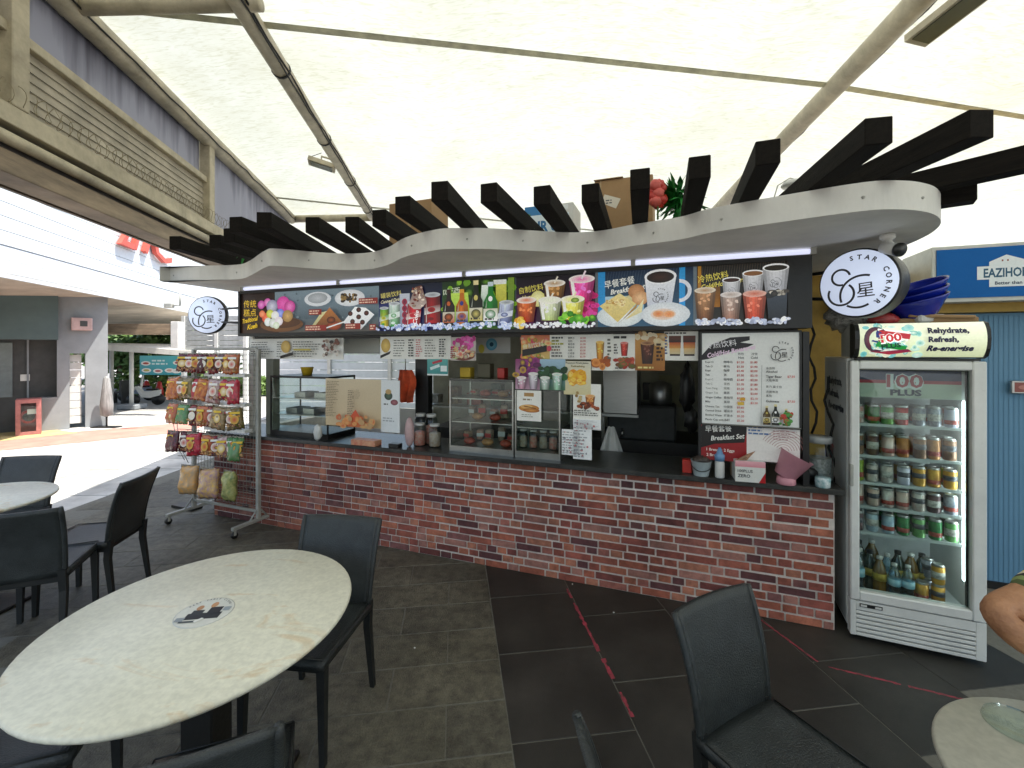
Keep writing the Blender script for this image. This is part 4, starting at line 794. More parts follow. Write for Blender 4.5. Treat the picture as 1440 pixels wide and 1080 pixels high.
def stripmenu(kind):
    def f(p, w, h):
        if kind == 0:
            p.rows(.02, .02, w*.30, h-.02, 7, '#4a4a46', .3, 1).rows(w*.32, .02, w*.38, h-.02, 7, '#4a4a46', .3, 2).ell(w*.42, h*.6, w*.05, h*.3, '#c8a048', '#e8c878').poly([(w*.36, h*.02), (w*.5, h*.2), (w*.5, h*.35), (w*.36, h*.15)], '#15120e').rows(w*.50, .02, w*.80, h-.02, 7, '#5a5a50', .35, 3)
            p.rect(w*.52, h*.42, w*.7, h*.5, '#c0b040').speck(w*.82, h*.15, w*.98, h*.9, 26, .022, ['#5a3a28', '#e8e0d8', '#8a5040', '#2c1c14', '#c8b8a8'], 4)
        elif kind == 1:
            p.ell(w*.08, h*.6, w*.07, h*.32, '#c8a048', '#f0d070').poly([(0, h*.02), (w*.14, h*.22), (w*.16, h*.36), (0, h*.15)], '#15120e').rows(w*.2, .02, w*.38, h-.02, 7, '#55554c', .3, 5).rows(w*.42, .02, w*.50, h-.02, 7, '#222222', .5, 6).rows(w*.53, .02, w*.62, h-.02, 8, '#c04a50', .4, 7).rows(w*.66, .02, w*.82, h-.02, 7, '#55554c', .3, 8).rows(w*.86, .02, w*.97, h-.02, 8, '#222222', .5, 9)
        elif kind == 2:
            p.rect(0, 0, w, h, '#cabfb8').ell(w*.5, h*.2, w*.46, h*.2, '#6a3420', '#9a5a34').speck(w*.05, h*.5, w*.95, h*.95, 22, .026, ['#d83a9c', '#f06cc0', '#c02880'], 2).speck(w*.15, h*.12, w*.9, h*.6, 30, .022, ['#e8c8a0', '#c8d8a0', '#f0a070', '#d8506a', '#f0f0e0', '#b0606a'], 3).rows(0.005, h*.1, w*.25, h*.6, 6, '#a02828', .5, 3)
        elif kind == 3:
            p.rect(0, h*.0, w*.42, h, '#d8c070', '#d87048').speck(0, 0, w*.42, h, 26, .028, ['#d84a60', '#e8c040', '#78a038', '#f08048', '#f0e0a0'], 7).poly([(w*.02, h*.1), (w*.38, h*.32), (w*.38, h*.58), (w*.02, h*.38)], '#1a1210').text('自制饮料', w*.04, h*.42, h*.2, '#f0e8d0', w=w*.3, rot=R(8), bold=.03)
            for k in range(7):
                yy = h*(.86-.125*k); p.rows(w*.45, yy-.006, w*.62, yy+.012, 1, ['#444', '#888820', '#a0a020', '#6a6a60', '#886040', '#888888', '#555555'][k].ljust(7, '4'), .7, k).text(['酸梅水', '豆奶', '菊花茶', '薏米水', '龙眼', '红枣茶', '甘蔗水'][k], w*.68, yy-.006, h*.08, '#1c1c1c', bold=.02).text('$%.2f' % (1.5+.2*k), w*.85, yy-.006, h*.07, '#c03a3a')
    return f
poster(352, 476, 483, 505, .02, 'low price list with beige pictures at the left end under the light box', stripmenu(0), group=G)
poster(535, 473, 634, 505, .02, 'price list with a black brush mark left of the pink cake picture', stripmenu(1), group=G)
poster(634, 474, 669, 507, .018, 'small picture card of pink and cream cakes under the light box', stripmenu(2), group=G)
poster(733, 471, 832, 505, .02, 'homemade drinks price list with a fruit picture under the light box', stripmenu(3), group=G)
def drinkposter(kind):
    def f(p, w, h):
        if kind == 0: p.cup(w*.4, h*.28, w*.4, h*.5, '#e08818', '#f4b848', '#f8d888').speck(w*.1, h*.1, w*.8, h*.3, 12, .03, ['#c86820', '#f0a050', '#a85018'], 1).rows(w*.75, h*.3, w*.95, h*.9, 6, '#6a6a60', .5)
        elif kind == 1: p.cup(w*.52, h*.40, w*.36, h*.36, '#b81c18', '#e04a38', '#e8a8a0').speck(w*.1, h*.12, w*.9, h*.3, 24, .024, ['#7a4a28', '#a82818', '#4a6a28', '#c85a40'], 2).rows(w*.04, h*.86, w*.96, h*.97, 1, '#222222', .6).rows(w*.05, h*.45, w*.25, h*.75, 4, '#444444', .5).rows(w*.1, .01, w*.6, h*.1, 1, '#444444', .5)
        elif kind == 2: p.rect(0, 0, w, h, '#a0601c', '#d8a050').speck(0, h*.7, w, h, 20, .025, ['#e8d0a0', '#c09060', '#f0e0c0'], 5).cup(w*.42, h*.18, w*.46, h*.56, '#2a0f08', '#6a3018', '#c89868').rows(w*.72, h*.25, w*.95, h*.75, 5, '#3a2010', .6).rows(w*.1, .01, w*.9, h*.12, 1, '#f0e090', .6)
        elif kind == 3:
            for cx in (.32, .74): p.rect(w*(cx-.16), h*.22, w*(cx+.16), h*.42, '#d8c8a0', '#e8c080').rect(w*(cx-.17), h*.42, w*(cx+.17), h*.62, '#e0a050', '#c05020').rect(w*(cx-.18), h*.62, w*(cx+.18), h*.85, '#3a1a10', '#6a3018').rect(w*(cx-.15), h*.16, w*(cx+.15), h*.22, '#281410')
            p.rows(w*.02, h*.9, w*.98, h*.98, 1, '#444444', .6).rows(0.004, h*.2, w*.1, h*.85, 6, '#4a5a8a', .5)
        elif kind == 4:
            p.rect(0, 0, w*.5, h, '#c8a0b8', '#8a2a6a').rect(w*.5, 0, w, h, '#487858', '#a8c8e0').speck(0, h*.4, w*.5, h, 22, .03, ['#701860', '#a03888', '#d8b030', '#501048'], 6).speck(w*.5, h*.4, w, h*.75, 22, .03, ['#1c4a24', '#2c6a34', '#103818'], 7)
            p.cup(w*.14, h*.02, w*.2, h*.36, '#c890a8', '#e8c8d8'); p.cup(w*.38, h*.02, w*.2, h*.5, '#b8a8b8', '#e8e0e8'); p.cup(w*.62, h*.02, w*.2, h*.38, '#a8c0b0', '#d8e8e0'); p.cup(w*.86, h*.02, w*.2, h*.5, '#98c8a8', '#c8e8d8')
        elif kind == 5: p.rect(0, 0, w, h, '#dcd0a0', '#e4e0cc').ell(w*.35, h*.52, w*.22, h*.24, '#e8a010', '#f8d040').ell(w*.62, h*.52, w*.22, h*.24, '#f0a810', '#ffd848').speck(w*.2, h*.3, w*.8, h*.7, 18, .02, ['#f8c020', '#e89008', '#ffe070'], 8).text('Passion Fruit Juice', w*.08, h*.93, h*.045, '#54544a', w=w*.84).text('Refreshing', w*.28, h*.83, h*.05, '#84742c', w=w*.5)
        elif kind == 6: p.rect(w*.3, h*.80, w*.7, h*.92, '#b08850').rows(w*.25, h*.66, w*.8, h*.74, 1, '#8a7a60', .6).ell(w*.5, h*.42, w*.42, h*.12, '#c07828', '#e8b058').ell(w*.4, h*.47, w*.25, h*.06, '#e8c078', '#d89040').ell(w*.6, h*.35, w*.34, h*.07, '#a05818', '#e0a050').line(w*.3, h*.48, w*.8, h*.42, .006, '#6a3410').rows(w*.2, h*.12, w*.8, h*.24, 2, '#9a9a8a', .4)
        elif kind == 7: p.cup(w*.62, h*.52, w*.36, h*.22, '#a83c10', '#e89040', '#f0c890').speck(w*.2, h*.46, w*.9, h*.58, 18, .018, ['#803810', '#c86028', '#502008'], 9).speck(w*.08, h*.6, w*.3, h*.85, 6, .014, ['#8a6a38', '#c8b078'], 3).rows(w*.05, h*.30, w*.95, h*.44, 3, '#6a6a64', .5)
        elif kind == 8: p.rows(w*.04, h*.05, w*.92, h*.95, 9, '#a0a4a8', .35, 12).speck(w*.1, h*.1, w*.9, h*.9, 16, .008, ['#c87878', '#909098'], 14)
        elif kind == 9: p.rect(0, 0, w, h, '#2f8a8c', '#58a8a4').line(w*.25, h*.75, w*.72, h*.92, .02, '#b83040').line(w*.15, h*.4, w*.6, h*.62, .025, '#d8ecec').rect(w*.65, h*.25, w*.95, h*.6, '#e8f0f0').rect(0, 0, w, h*.09, '#e8eeee')
        elif kind == 10: p.rect(0, 0, w, h, '#cdb690', '#d2c0a0').rows(w*.03, h*.2, w*.26, h*.96, 22, '#6a5844', .3, 2).rows(w*.46, h*.2, w*.58, h*.78, 16, '#7a6450', .4, 3).rows(w*.62, h*.6, w*.7, h*.8, 8, '#7a6450', .3).poly([(w*.4, h*.02), (w*.95, h*.02), (w*.72, h*.2), (w*.62, h*.38)], '#c86830', '#d84828').speck(w*.3, h*.02, w*.95, h*.25, 30, .03, ['#c85028', '#d88040', '#c09868', '#e0a868'], 5)
        elif kind == 11: p.ell(w*.4, h*.70, w*.22, h*.08, '#203028', '#4a6a50').ell(w*.4, h*.78, w*.16, h*.05, '#b89860').ell(w*.72, h*.58, w*.20, h*.055, '#70303c', '#a86a70').rows(w*.15, h*.52, w*.5, h*.56, 1, '#404040', .6).rows(w*.1, h*.2, w*.9, h*.3, 2, '#a0a4a8', .4)
    return f
for a in [((832, 470, 862, 521), 0, 'iced orange drink poster left in the row right of the price lists'), ((862, 470, 893, 521), 1, 'white poster with a glass of red fruit tea under the light box'), ((893, 469, 935, 521), 2, 'brown poster with a dark iced drink under the light box'), ((934, 466, 982, 507), 3, 'white poster with two layered drinks beside the large price board'),
          ((725, 505, 795, 548), 4, 'purple and green poster of four shaved ice cups'), ((793, 508, 831, 555), 5, 'yellow juice poster hanging over the glass case'), ((727, 549, 761, 592), 6, 'small white poster of a toasted bun taped on the glass case'), ((806, 540, 845, 604), 7, 'white poster of fried snacks below the yellow juice poster'), ((601, 505, 630, 528), 9, 'small teal card with a red mark beside the dark post')]:
    poster(*a[0], .015 if a[1] < 4 else -.004, a[2], drinkposter(a[1]), group='food and drink posters at the counter')
for a in [((790, 604, 815, 640), 'handwritten price sheet lowest above the counter'), ((806, 601, 832, 646), 'white handwritten sheet hanging down to the counter top'), ((806, 590, 845, 603), 'narrow handwritten strip under the fried snacks poster')]:
    poster(*a[0], -.012, a[1], drinkposter(8), cat='price sheet', group='handwritten sheets above the counter', base='#f2f4f4')
poster(458, 533, 536, 600, -.004, 'large kraft paper menu with an orange stain taped on the left glass case', drinkposter(10), cat='paper menu', base='#cdb690')
poster(536, 535, 562, 608, -.004, 'white paper sheet with two round drawings beside the kraft menu', drinkposter(11), cat='paper menu', base='#e2e6e8')
def bigmenu(p, w, h):
    p.rect(0, 0, w, h, '#f0f1ee'); x = lambda a: w*(a-45)/(980-45); y = lambda b: h*(885-b)/(885-65)
    p.poly([(x(45), y(310)), (x(45), y(265)), (x(140), y(170)), (x(330), y(105)), (x(520), y(95)), (x(520), y(130)), (x(430), y(150)), (x(560), y(165)), (x(480), y(200)), (x(330), y(235)), (x(110), y(300))], '#17121a')
    p.text('冷热饮料', x(80), y(205), h*.065, '#f2f0f4', w=w*.34, rot=R(7), bold=.03).text('Cold/Hot Beverages', x(105), y(288), h*.05, '#f4d8ee', w=w*.52, rot=R(12), shear=.3, bold=.03)
    p.text('热饮', x(405), y(262), h*.026, '#333333', bold=.02).text('Hot', x(410), y(295), h*.024, '#555555').text('冷饮', x(535), y(262), h*.026, '#333333', bold=.02).text('Cold', x(530), y(295), h*.024, '#555555')
    rows_ = [('Kopi O', '咖啡乌', 335), ('Teh O', '茶乌', 375), ('Kopi', '咖啡', 412), ('Teh', '茶', 452), ('Kopi C', '咖啡西', 492), ('Teh C', '茶西', 532), ('Yuan Yang', '鸳鸯', 572), ('Ginger Tea', '姜茶', 612), ('Ginger Coffee', '姜咖啡', 655), ('Milo', '美禄', 694), ('Chinese Tea', '中国茶', 738), ('Canned Drink', '罐装水', 775), ('Bottled Water', '矿泉水', 815), ('Plastic Cup with Ice', '冰杯', 855)]
    for i, (e, c, yy) in enumerate(rows_):
        f_ = '#3a3a38' if not 4 <= i <= 7 else '#a0a09c'
        p.text(e, x(80), y(yy), h*.020, f_, bold=.015).text(c, x(265), y(yy), h*.026, '#1c1c1c' if i not in (5, 6) else '#8a8a88', bold=.03).text('$%.2f' % (1.2+.1*(i % 6)), x(395), y(yy), h*.022, '#c8453a', bold=.02)
        if i < 10: p.text('$%.2f' % (1.8+.1*(i % 5)), x(525), y(yy), h*.022, '#c8453a', bold=.02)
    p.rect(x(425), y(668), x(472), y(640), '#d8a020').rect(x(400), y(708), x(462), y(680), '#e0b840').line(x(632), y(350), x(622), y(880), .002, '#777777')
    logo(p, x(815), y(235), w*.135)
    for k, (t, yy) in enumerate((('含酒精', 385), ('Alcohol', 415), ('Tiger Beer', 458), ('大瓶啤酒', 490), ('喜力 嘉士伯', 545), ('虎牌啤酒', 590), ('黑狗', 625), ('Guinness', 672))): p.text(t, x(668), y(yy), h*.024, '#2a2a2a', bold=.025)
    for yy in (455, 668): p.text('$7.50', x(865), y(yy), h*.022, '#d04030', bold=.02)
    p.bottle(x(675), y(868), w*.07, h*.20, '#5c4410', '#d8c060'); p.bottle(x(755), y(868), w*.075, h*.22, '#141c14', '#ffffff'); p.bottle(x(850), y(868), w*.07, h*.18, '#1f6a20', '#ffffff').speck(x(790), y(860), x(900), y(760), 20, .014, ['#2c7a28', '#58a048', '#c04030'], 2).rect(0, 0, w, .004, '#88867c')
poster(987, 468, 1124, 598, -.045, 'large white price board with brush stroke heading and round line logo', bigmenu, cat='price board', frame=.012, name='price_board')
def bset(p, w, h):
    p.rect(0, 0, w, h, '#8a1418', '#a81e24').poly([(0, h*.30), (w*.3, h*.42), (w*.95, h*.50), (w, h*.8), (w, h), (w*.1, h), (0, h*.85)], '#15100f').text('早餐套餐', w*.10, h*.72, h*.16, '#f0eee8', w=w*.58, rot=R(5), bold=.04).text('Breakfast Set', w*.22, h*.50, h*.12, '#f0eee8', w=w*.75, rot=R(8), shear=.3).text('1 Bread + 2 Eggs', w*.12, h*.24, h*.07, '#f0e0d8').text('2 Bread', w*.12, h*.10, h*.07, '#f0e0d8')
poster(986, 593, 1050, 648, -.03, 'dark red breakfast set poster below the price board', bset)
poster(1050, 597, 1125, 650, -.03, 'white sheet covered in red line drawings below the price board', lambda p, w, h: [p.arc(w*.7, h*.3, w*(.1+.05*k), 10, 150, .003, '#b88a8c') for k in range(8)]+[p.rows(w*.03, h*.7, w*.45, h*.95, 3, '#5a78a8', .5, 3).rows(w*.5, h*.6, w*.95, h*.95, 5, '#b89090', .3, 5)], base='#ece6e2')
poster(483, 474, 534, 497, .35, 'blank white board behind the gap between the price lists', lambda p, w, h: p.rect(0, 0, w, h*.04, '#777777'), cat='board', base='#d8dad2', name='blank_board')

# ---------------------------------------------------------------- round signs
def roundsign(c, nrm, r, th, label, brs):
    rz = math.atan2(nrm[1], nrm[0])+math.pi/2; t = thing('round_sign', label, 'round sign', c, rz, 'round logo signs at the ends of the light box')
    MB().lathe([(r*.99, 0), (r, .006), (r, th-.006), (r*.99, th)], (0, 0, 0), 48, axis=(0, 1, 0)).build('case', M['black'], t)
    MB().lathe([(r*.95, -.004), (r*.95, -.0005)], (0, 0, 0), 48, axis=(0, 1, 0)).build('face', mat('lit_acrylic', (.62, .68, .80), .2, emit=.30, ecol=(.62, .70, .90), var=.02), t)
    p_ = Print(); logo(p_, 0, 0, r*.93); p_.build('logo', t, PRINT, loc=(0, -.0045, 0))
    inv = Matrix.LocRotScale(Vector(c), t.rotation_euler, None).inverted()
    for a, b in brs: MB().tube([inv @ Vector(a), inv @ Vector(b)], .010, 8).build('bracket', M['black'], t)
c = dp(1206, 398, 2.50); roundsign(c, (-.85, -.53), .196, .13, 'round lit logo sign above the fridge at the right end', [(K(5.36, -.05, c.z+.09), c+Vector((.02, .04, .09))), (K(5.36, -.05, c.z-.06), c+Vector((.02, .04, -.09)))])
c = dp(291, 443, 4.55); roundsign(c, (.02, -1), .195, .05, 'round lit logo sign above the snack rack at the left end', [(K(.52, -.05, c.z+.07), c+Vector((.1, .025, .06))), (K(.52, -.05, c.z-.09), c+Vector((.1, .025, -.07)))])
# dome camera under the soffit
p = gp(1248, 330, 2.37); dc = thing('dome_camera', 'small white security camera with black lens under the right end of the roof', 'camera', p, R(20))
MB().lathe([(.035, 0), (.035, -.02), (.02, -.035)][::-1], n=16).build('mount', M['plastic_white'], dc); MB().tube([(0, 0, -.03), (.0, -.02, -.06)], .014, 10).build('neck', M['plastic_white'], dc)
MB().tube([(0, .02, -.065), (-.02, -.06, -.095)], [.03, .034], 16).build('body', M['plastic_white'], dc); MB().tube([(-.0201, -.0601, -.0951), (-.024, -.075, -.10)], .036, 16).build('lens', M['black'], dc)
# ================================================================ on the counter and inside
CZ = .898
def at(px, py, v): u, z = kp(px, py, v); return u, z
def kthing(name, label, cat, u, v, z, group=None, rz=0): return thing(name, label, cat, K(u, v, z), KROT+rz, group)
M['trim'] = mat('dark_case_trim', (.05, .052, .048), .35, .5)
M['tray'] = mat('tray_steel', (.40, .40, .37), .3, .9)
def case(label, px0, px1, ytop, v0, v1, shelves, mt, food):
    u0, u1 = kp(px0, 600, v0)[0], kp(px1, 600, v0)[0]; zt = kp((px0+px1)/2, ytop, v0)[1]; w_, h_, d_ = u1-u0, zt-CZ, v1-v0
    t = kthing('display_case', label, 'display case', u0, v0, CZ, 'glass food display cases on the counter')
    b = .012
    MB().box((0, 0, 0), (w_, d_, .05)).build('base', mt, t); MB().box((0, 0, h_-.02), (w_, d_, h_)).build('top', DGLASS if mt is M['tray'] else mt, t)
    for x in (0, w_-b):
        for y in (0, d_-b): MB().box((x, y, .05), (x+b, y+b, h_-.02)).build('post', mt, t)
    MB().box((b, .002, .05), (w_-b, .006, h_-.02)).build('front_pane', GLASS, t); MB().box((.002, b, .05), (.006, d_-b, h_-.02)).build('side_pane', GLASS, t); MB().box((w_-.006, b, .05), (w_-.002, d_-b, h_-.02)).build('side_pane', GLASS, t)
    for s in shelves: MB().box((b, b, h_*s), (w_-b, d_-b, h_*s+.008)).build('shelf', M['tray'], t)
    return u0, w_, h_, d_
M['bun'] = mat('baked_bun', (.42, .20, .06), .5, var=.3, scale=20); M['bunred'] = mat('red_snack', (.40, .07, .04), .5, var=.4, scale=30); M['bag'] = mat('milky_bag', (.55, .50, .46), .25, var=.4, scale=14)
r4 = random.Random(4)
u0, w_, h_, d_ = case('dark glass warming case at the left end of the counter', 380, 461, 529, .02, .40, (.35, .62), M['black'], 0)
for k, (x, s) in enumerate(((.25, .35), (.55, .35), (.4, .62), (.75, .62))):
    t = kthing('steel_tray', ['shiny steel tray low in the left warming case', 'second steel tray low in the left warming case nearer the kraft menu', 'steel tray on the upper shelf of the left warming case', 'steel tray at the right of the upper shelf in the left warming case'][k], 'tray', u0+w_*x, .2, CZ+h_*s+.009, 'steel trays in the warming case')
    MB().box((-.07, -.09, 0), (.07, .09, .008)).box((-.07, -.09, .008), (-.064, .09, .05)).box((.064, -.09, .008), (.07, .09, .05)).box((-.064, -.09, .008), (.064, -.084, .05)).box((-.064, .084, .008), (.064, .09, .05)).build('tray', M['tray'], t)
u0b, w_b, h_b, d_b = case('large glass display case in the middle of the counter with a greenish glass top', 632, 722, 533, .02, .42, (.40, .72), M['tray'], 0)
u0c, w_c, h_c, d_c = case('right hand glass display case behind the small bun poster', 724, 788, 546, .02, .42, (.42,), M['tray'], 0)
for k in range(14):
    s = (0.05, .42, .74)[k % 3]; g_c = mat('shelf_packs_%d' % (k % 4), ((.30, .20, .12), (.12, .07, .05), (.40, .30, .20), (.34, .08, .05))[k % 4], .5, var=.6, scale=34, col2=((.10, .06, .04), (.4, .3, .2), (.16, .10, .06), (.5, .4, .3))[k % 4])
    x = .08+.84*(k/14); hh = r4.uniform(.06, .13) if s < .7 else .05; t = kthing('food_pack', '%s from left of the wrapped packs at the back of the middle case, %s' % ((ORD_ := ['first', 'second', 'third', 'fourth', 'fifth', 'sixth', 'seventh', 'eighth', 'ninth', 'tenth', 'eleventh', 'twelfth', 'thirteenth', 'last'])[k], ('bottom', 'mid', 'top')[k % 3]), 'food pack', u0b+w_b*x, .29+.03*(k % 2), CZ+(h_b*s if s > .1 else .051)+.001, 'wrapped packs in the middle display case', r4.uniform(-.4, .4))
    MB().box((-.03, -.03, 0), (.03, .03, hh), .008).build('pack_body', g_c, t); MB().box((-.031, -.0315, hh*.35), (.031, -.0305, hh*.7)).build('label_band', M['plastic_white' if k % 2 else 'red'], t)
for k in range(7):
    s = (0.0, .40, .72)[k % 3]; x = (.18+.12*k) % .9; z = CZ+(h_b*s+.009 if s else .05); t = None
    o = MB().blob((0, 0, .028), (.05, .04, .03), 12, 8, .06, k).build('bun', M['bun' if k % 2 else 'bunred']); o.location = K(u0b+w_b*(.1+.8*x), .12+.04*(k % 3), z); tag(o, ['baked bun', 'glazed red bun'][1-k % 2]+' in the large middle display case, '+['bottom', 'middle', 'top'][k % 3]+' shelf, '+['left side', 'left of centre', 'centre', 'right of centre', 'right side', 'far right', 'near the left post'][k], 'bun', 'buns in the middle display case')
def jar(u, v, z, r_, h, label, fill, lidc='red', group='clear snack jars on the counter'):
    t = kthing('snack_jar', label, 'jar', u, v, z, group)
    MB().lathe([(r_*.9, 0), (r_, .01), (r_, h*.8), (r_*.75, h*.9)], n=18).build('jar_wall', PLAST, t); MB().lathe([(r_*.85, .006), (r_*.92, .015), (r_*.92, h*.6), (r_*.4, h*.66)], n=14).build('contents', fill, t); MB().lathe([(r_*.78, h*.9), (r_*.8, h*.9), (r_*.8, h), (r_*.76, h)], n=18).build('lid', M[lidc], t)
M['candy'] = mat('red_wrapped_snacks', (.50, .07, .04), .4, var=.6, scale=42, col2=(.55, .42, .32), bump=.5); M['candy2'] = mat('brown_wrapped_snacks', (.28, .16, .09), .5, var=.6, scale=38, col2=(.50, .44, .36), bump=.5)
for k, (px, py, fl_, lb_) in enumerate([(583, 585, 'candy2', 'clear jar of brown snacks behind the pink balloon'), (605, 590, 'candy', 'clear jar of red wrapped sweets left of the large display case'), (590, 612, 'candy', 'wide clear bag of red sweets lowest on the counter left of the display case'), (618, 614, 'candy2', 'clear jar of mixed snacks touching the large display case')]):
    u, z = at(px, py, .12+.08*(k % 2)); jar(u, .12+.10*(k < 2), CZ, .055, .20 if k > 1 else .27, lb_, M[fl_], 'plastic_white')
for k in range(4):
    u, z = at(735+14*k, 610, .14); jar(u, .16, CZ+.051, .035, .15, ['first', 'second', 'third', 'fourth'][k]+' small jar from the left inside the case behind the bun poster', M['candy' if k % 2 else 'candy2'], 'plastic_white', 'small jars in the right display case')
u, z = at(575, 580, .04); bl = kthing('pink_bag', 'rounded pale pink plastic bag standing left of the sweets jars', 'bag', u, .05, CZ); MB().blob((0, 0, .13), (.045, .04, .13), 14, 12, .03, 3).build('bag_body', mat('pale_pink_plastic', (.62, .42, .42), .35, var=.15), bl)
u, z = at(428, 592, .03); t = kthing('white_bag', 'crumpled white paper bag beside the left warming case', 'bag', kp(450, 590, -.0)[0], -.03, CZ); MB().blob((0, 0, .075), (.045, .03, .075), 12, 8, .12, 5).build('bag_body', M['plastic_white'], t)
def simplebox(name, label, cat, px, v, z, size, m, group=None, rz=0, tex=None, bev=.004):
    u = kp(px, 500, v)[0]; t = kthing(name, label, cat, u, v, z, group, rz); a, b, c_ = size
    MB().box((-a/2, -b/2, 0), (a/2, b/2, c_), bev).build('box_body', m, t)
    if tex: p_ = Print(); tex(p_, a, c_); p_.build('print', t, loc=(-a/2, -b/2-.001, 0))
    return t
M['card'] = mat('brown_cardboard', (.34, .21, .10), .8, var=.12, scale=3, bump=.1)
simplebox('snack_box', 'flat red and cream pastry box lying under the kraft menu', 'box', 515, -.03, CZ, (.26, .10, .05), mat('pastry_box', (.50, .30, .18), .5, var=.5, scale=18, col2=(.48, .10, .06)))
simplebox('card_dispenser', 'small black cash tray beside the white paper sheet', 'tray', 556, -.02, CZ, (.10, .07, .035), M['black'])
for px, w2, lb_, m_, zc in ((657, .10, 'yellow snack box standing on the middle display case', mat('yellow_carton', (.62, .42, .03), .5), 0), (683, .12, 'dark lidded tub on the middle display case with white sticker', mat('olive_tub', (.10, .09, .05), .5), 1), (707, .065, 'bright red carton on the middle display case', M['red'], 2)):
    simplebox('carton', lb_, 'carton', px, .2, CZ+h_b+.001, (w2, .09, .085 if zc != 1 else .12), m_)
tb_ = kthing('yellow_tub', 'yellow plastic tub on top of the left warming case', 'tub', kp(432, 520, .2)[0], .2, CZ+h_+.001); MB().lathe([(.045, 0), (.062, .075), (.066, .08), (.058, .08), (.04, .008)], n=20).build('tub_wall', mat('yellow_tub_plastic', (.60, .40, .03), .4), tb_)
sp_ = kthing('orange_cloth', 'orange red cloth hanging from a hook beside the dark post', 'cloth', kp(570, 540, .2)[0], .2, 0); z0 = kp(570, 566, .2)[1]; z1 = kp(570, 520, .2)[1]
MB().grid(lambda s, t: ((s-.5)*(.13+.07*math.sin(t*3))+.015*math.sin(t*6), .03*math.sin(s*14)*(.4+t*.5), z1-(z1-z0)*t), 18, 10).build('cloth_sheet', mat('orange_red_cloth', (.62, .08, .02), .8, var=.35), sp_); MB().tube([(0, 0, z1-.01), (0, 0, z1+.30)], .004, 5).build('hook', M['steel'], sp_)
wbk = kthing('hanging_cloth', 'white rag hanging inside the stall above the dark worktop', 'cloth', kp(860, 620, .55)[0], .55, 0); za, zb = kp(860, 600, .55)[1], kp(860, 640, .55)[1]
MB().grid(lambda s, t: ((s-.5)*(.06+.16*t), .02*math.sin(s*11), za-(za-zb)*t), 12, 6).build('cloth_sheet', M['plastic_white'], wbk)
hd = kthing('steel_hood', 'stainless steel cabinet with a white edge inside the stall right of the posters', 'cabinet', kp(872, 540, 1.0)[0], 1.0, 0); a0, a1 = kp(845, 540, 1.0)[0], kp(893, 540, 1.0)[0]; zc, zd = kp(870, 582, 1.0)[1], kp(870, 515, 1.0)[1]; am = (a0+a1)/2
MB().box((-(a1-a0)/2, 0, zc), ((a1-a0)/2, .4, zd), .006).build('body', M['steel'], hd); MB().box((-(a1-a0)/2-.01, -.03, zc-.025), ((a1-a0)/2+.01, 0, zc)).build('edge', M['plastic_white'], hd)
for x in (-.2, .2): MB().box((x*(a1-a0)*1.9, .37, .861), (x*(a1-a0)*1.9+.03, .4, zc)).build('leg', M['black'], hd)
mc = kthing('coffee_machine', 'dark boiler machine standing on the worktop inside the stall', 'machine', kp(905, 610, 1.2)[0], 1.32, .861); MB().box((-.35, -.1, 0), (.3, .3, .34), .02).build('body', M['greydk'], mc); MB().lathe([(.10, 0), (.11, .01), (.11, .2), (.03, .24)], (.15, .1, .34), 18).build('boiler', M['steel'], mc)
MB().tube([(-.2, -.12, .1), (-.2, -.16, .08), (-.2, -.16, .04)], .012, 8).build('tap', M['steel'], mc)
nt = kthing('notice_paper', 'yellowish notice paper taped on the inner back wall', 'notice', kp(947, 552, 1.9)[0], 1.90, 0); zc, zd = kp(947, 572, 1.9)[1], kp(947, 528, 1.9)[1]; MB().box((-.15, 0, zc), (.15, .006, zd)).build('paper', mat('yellowish_paper', (.42, .40, .24), .7), nt)
sw_ = kthing('power_box', 'small dark power box on the inner back wall beside the notice', 'power box', kp(916, 550, 1.9)[0], 1.88, 0); zc, zd = kp(916, 562, 1.9)[1], kp(916, 538, 1.9)[1]; MB().box((-.09, -.03, zc), (.07, .03, zd), .004).build('box_body', M['black'], sw_)
bgk = kthing('hanging_bags', 'dark plastic bags hanging inside the stall beside the price board', 'bags', kp(966, 540, .5)[0], .5, 0); MB().blob((0, 0, kp(966, 545, .5)[1]), (.06, .05, .18), 12, 9, .22, 8).blob((.03, .02, kp(966, 590, .5)[1]), (.05, .05, .1), 12, 9, .25, 9).build('bag_body', M['black'], bgk); MB().tube([(0, 0, kp(966, 520, .5)[1]), (0, 0, 2.36)], .004, 5).build('hook', M['steel'], bgk)
wt = kthing('window_tray', 'white ventilation card hanging behind the pink cake picture', 'card', kp(700, 490, .4)[0], .4, 0)
MB().box((-.28, 0, 1.72), (.12, .006, 1.86)).build('card_board', M['plastic_white'], wt); Print().ell(.10, .08, .055, .055, '#58a8c8', '#a8dcec').ell(.10, .08, .02, .02, '#2c5c78').ell(.0, .04, .03, .04, '#d8c850').build('print', wt, loc=(-.16, -.002, 1.72))
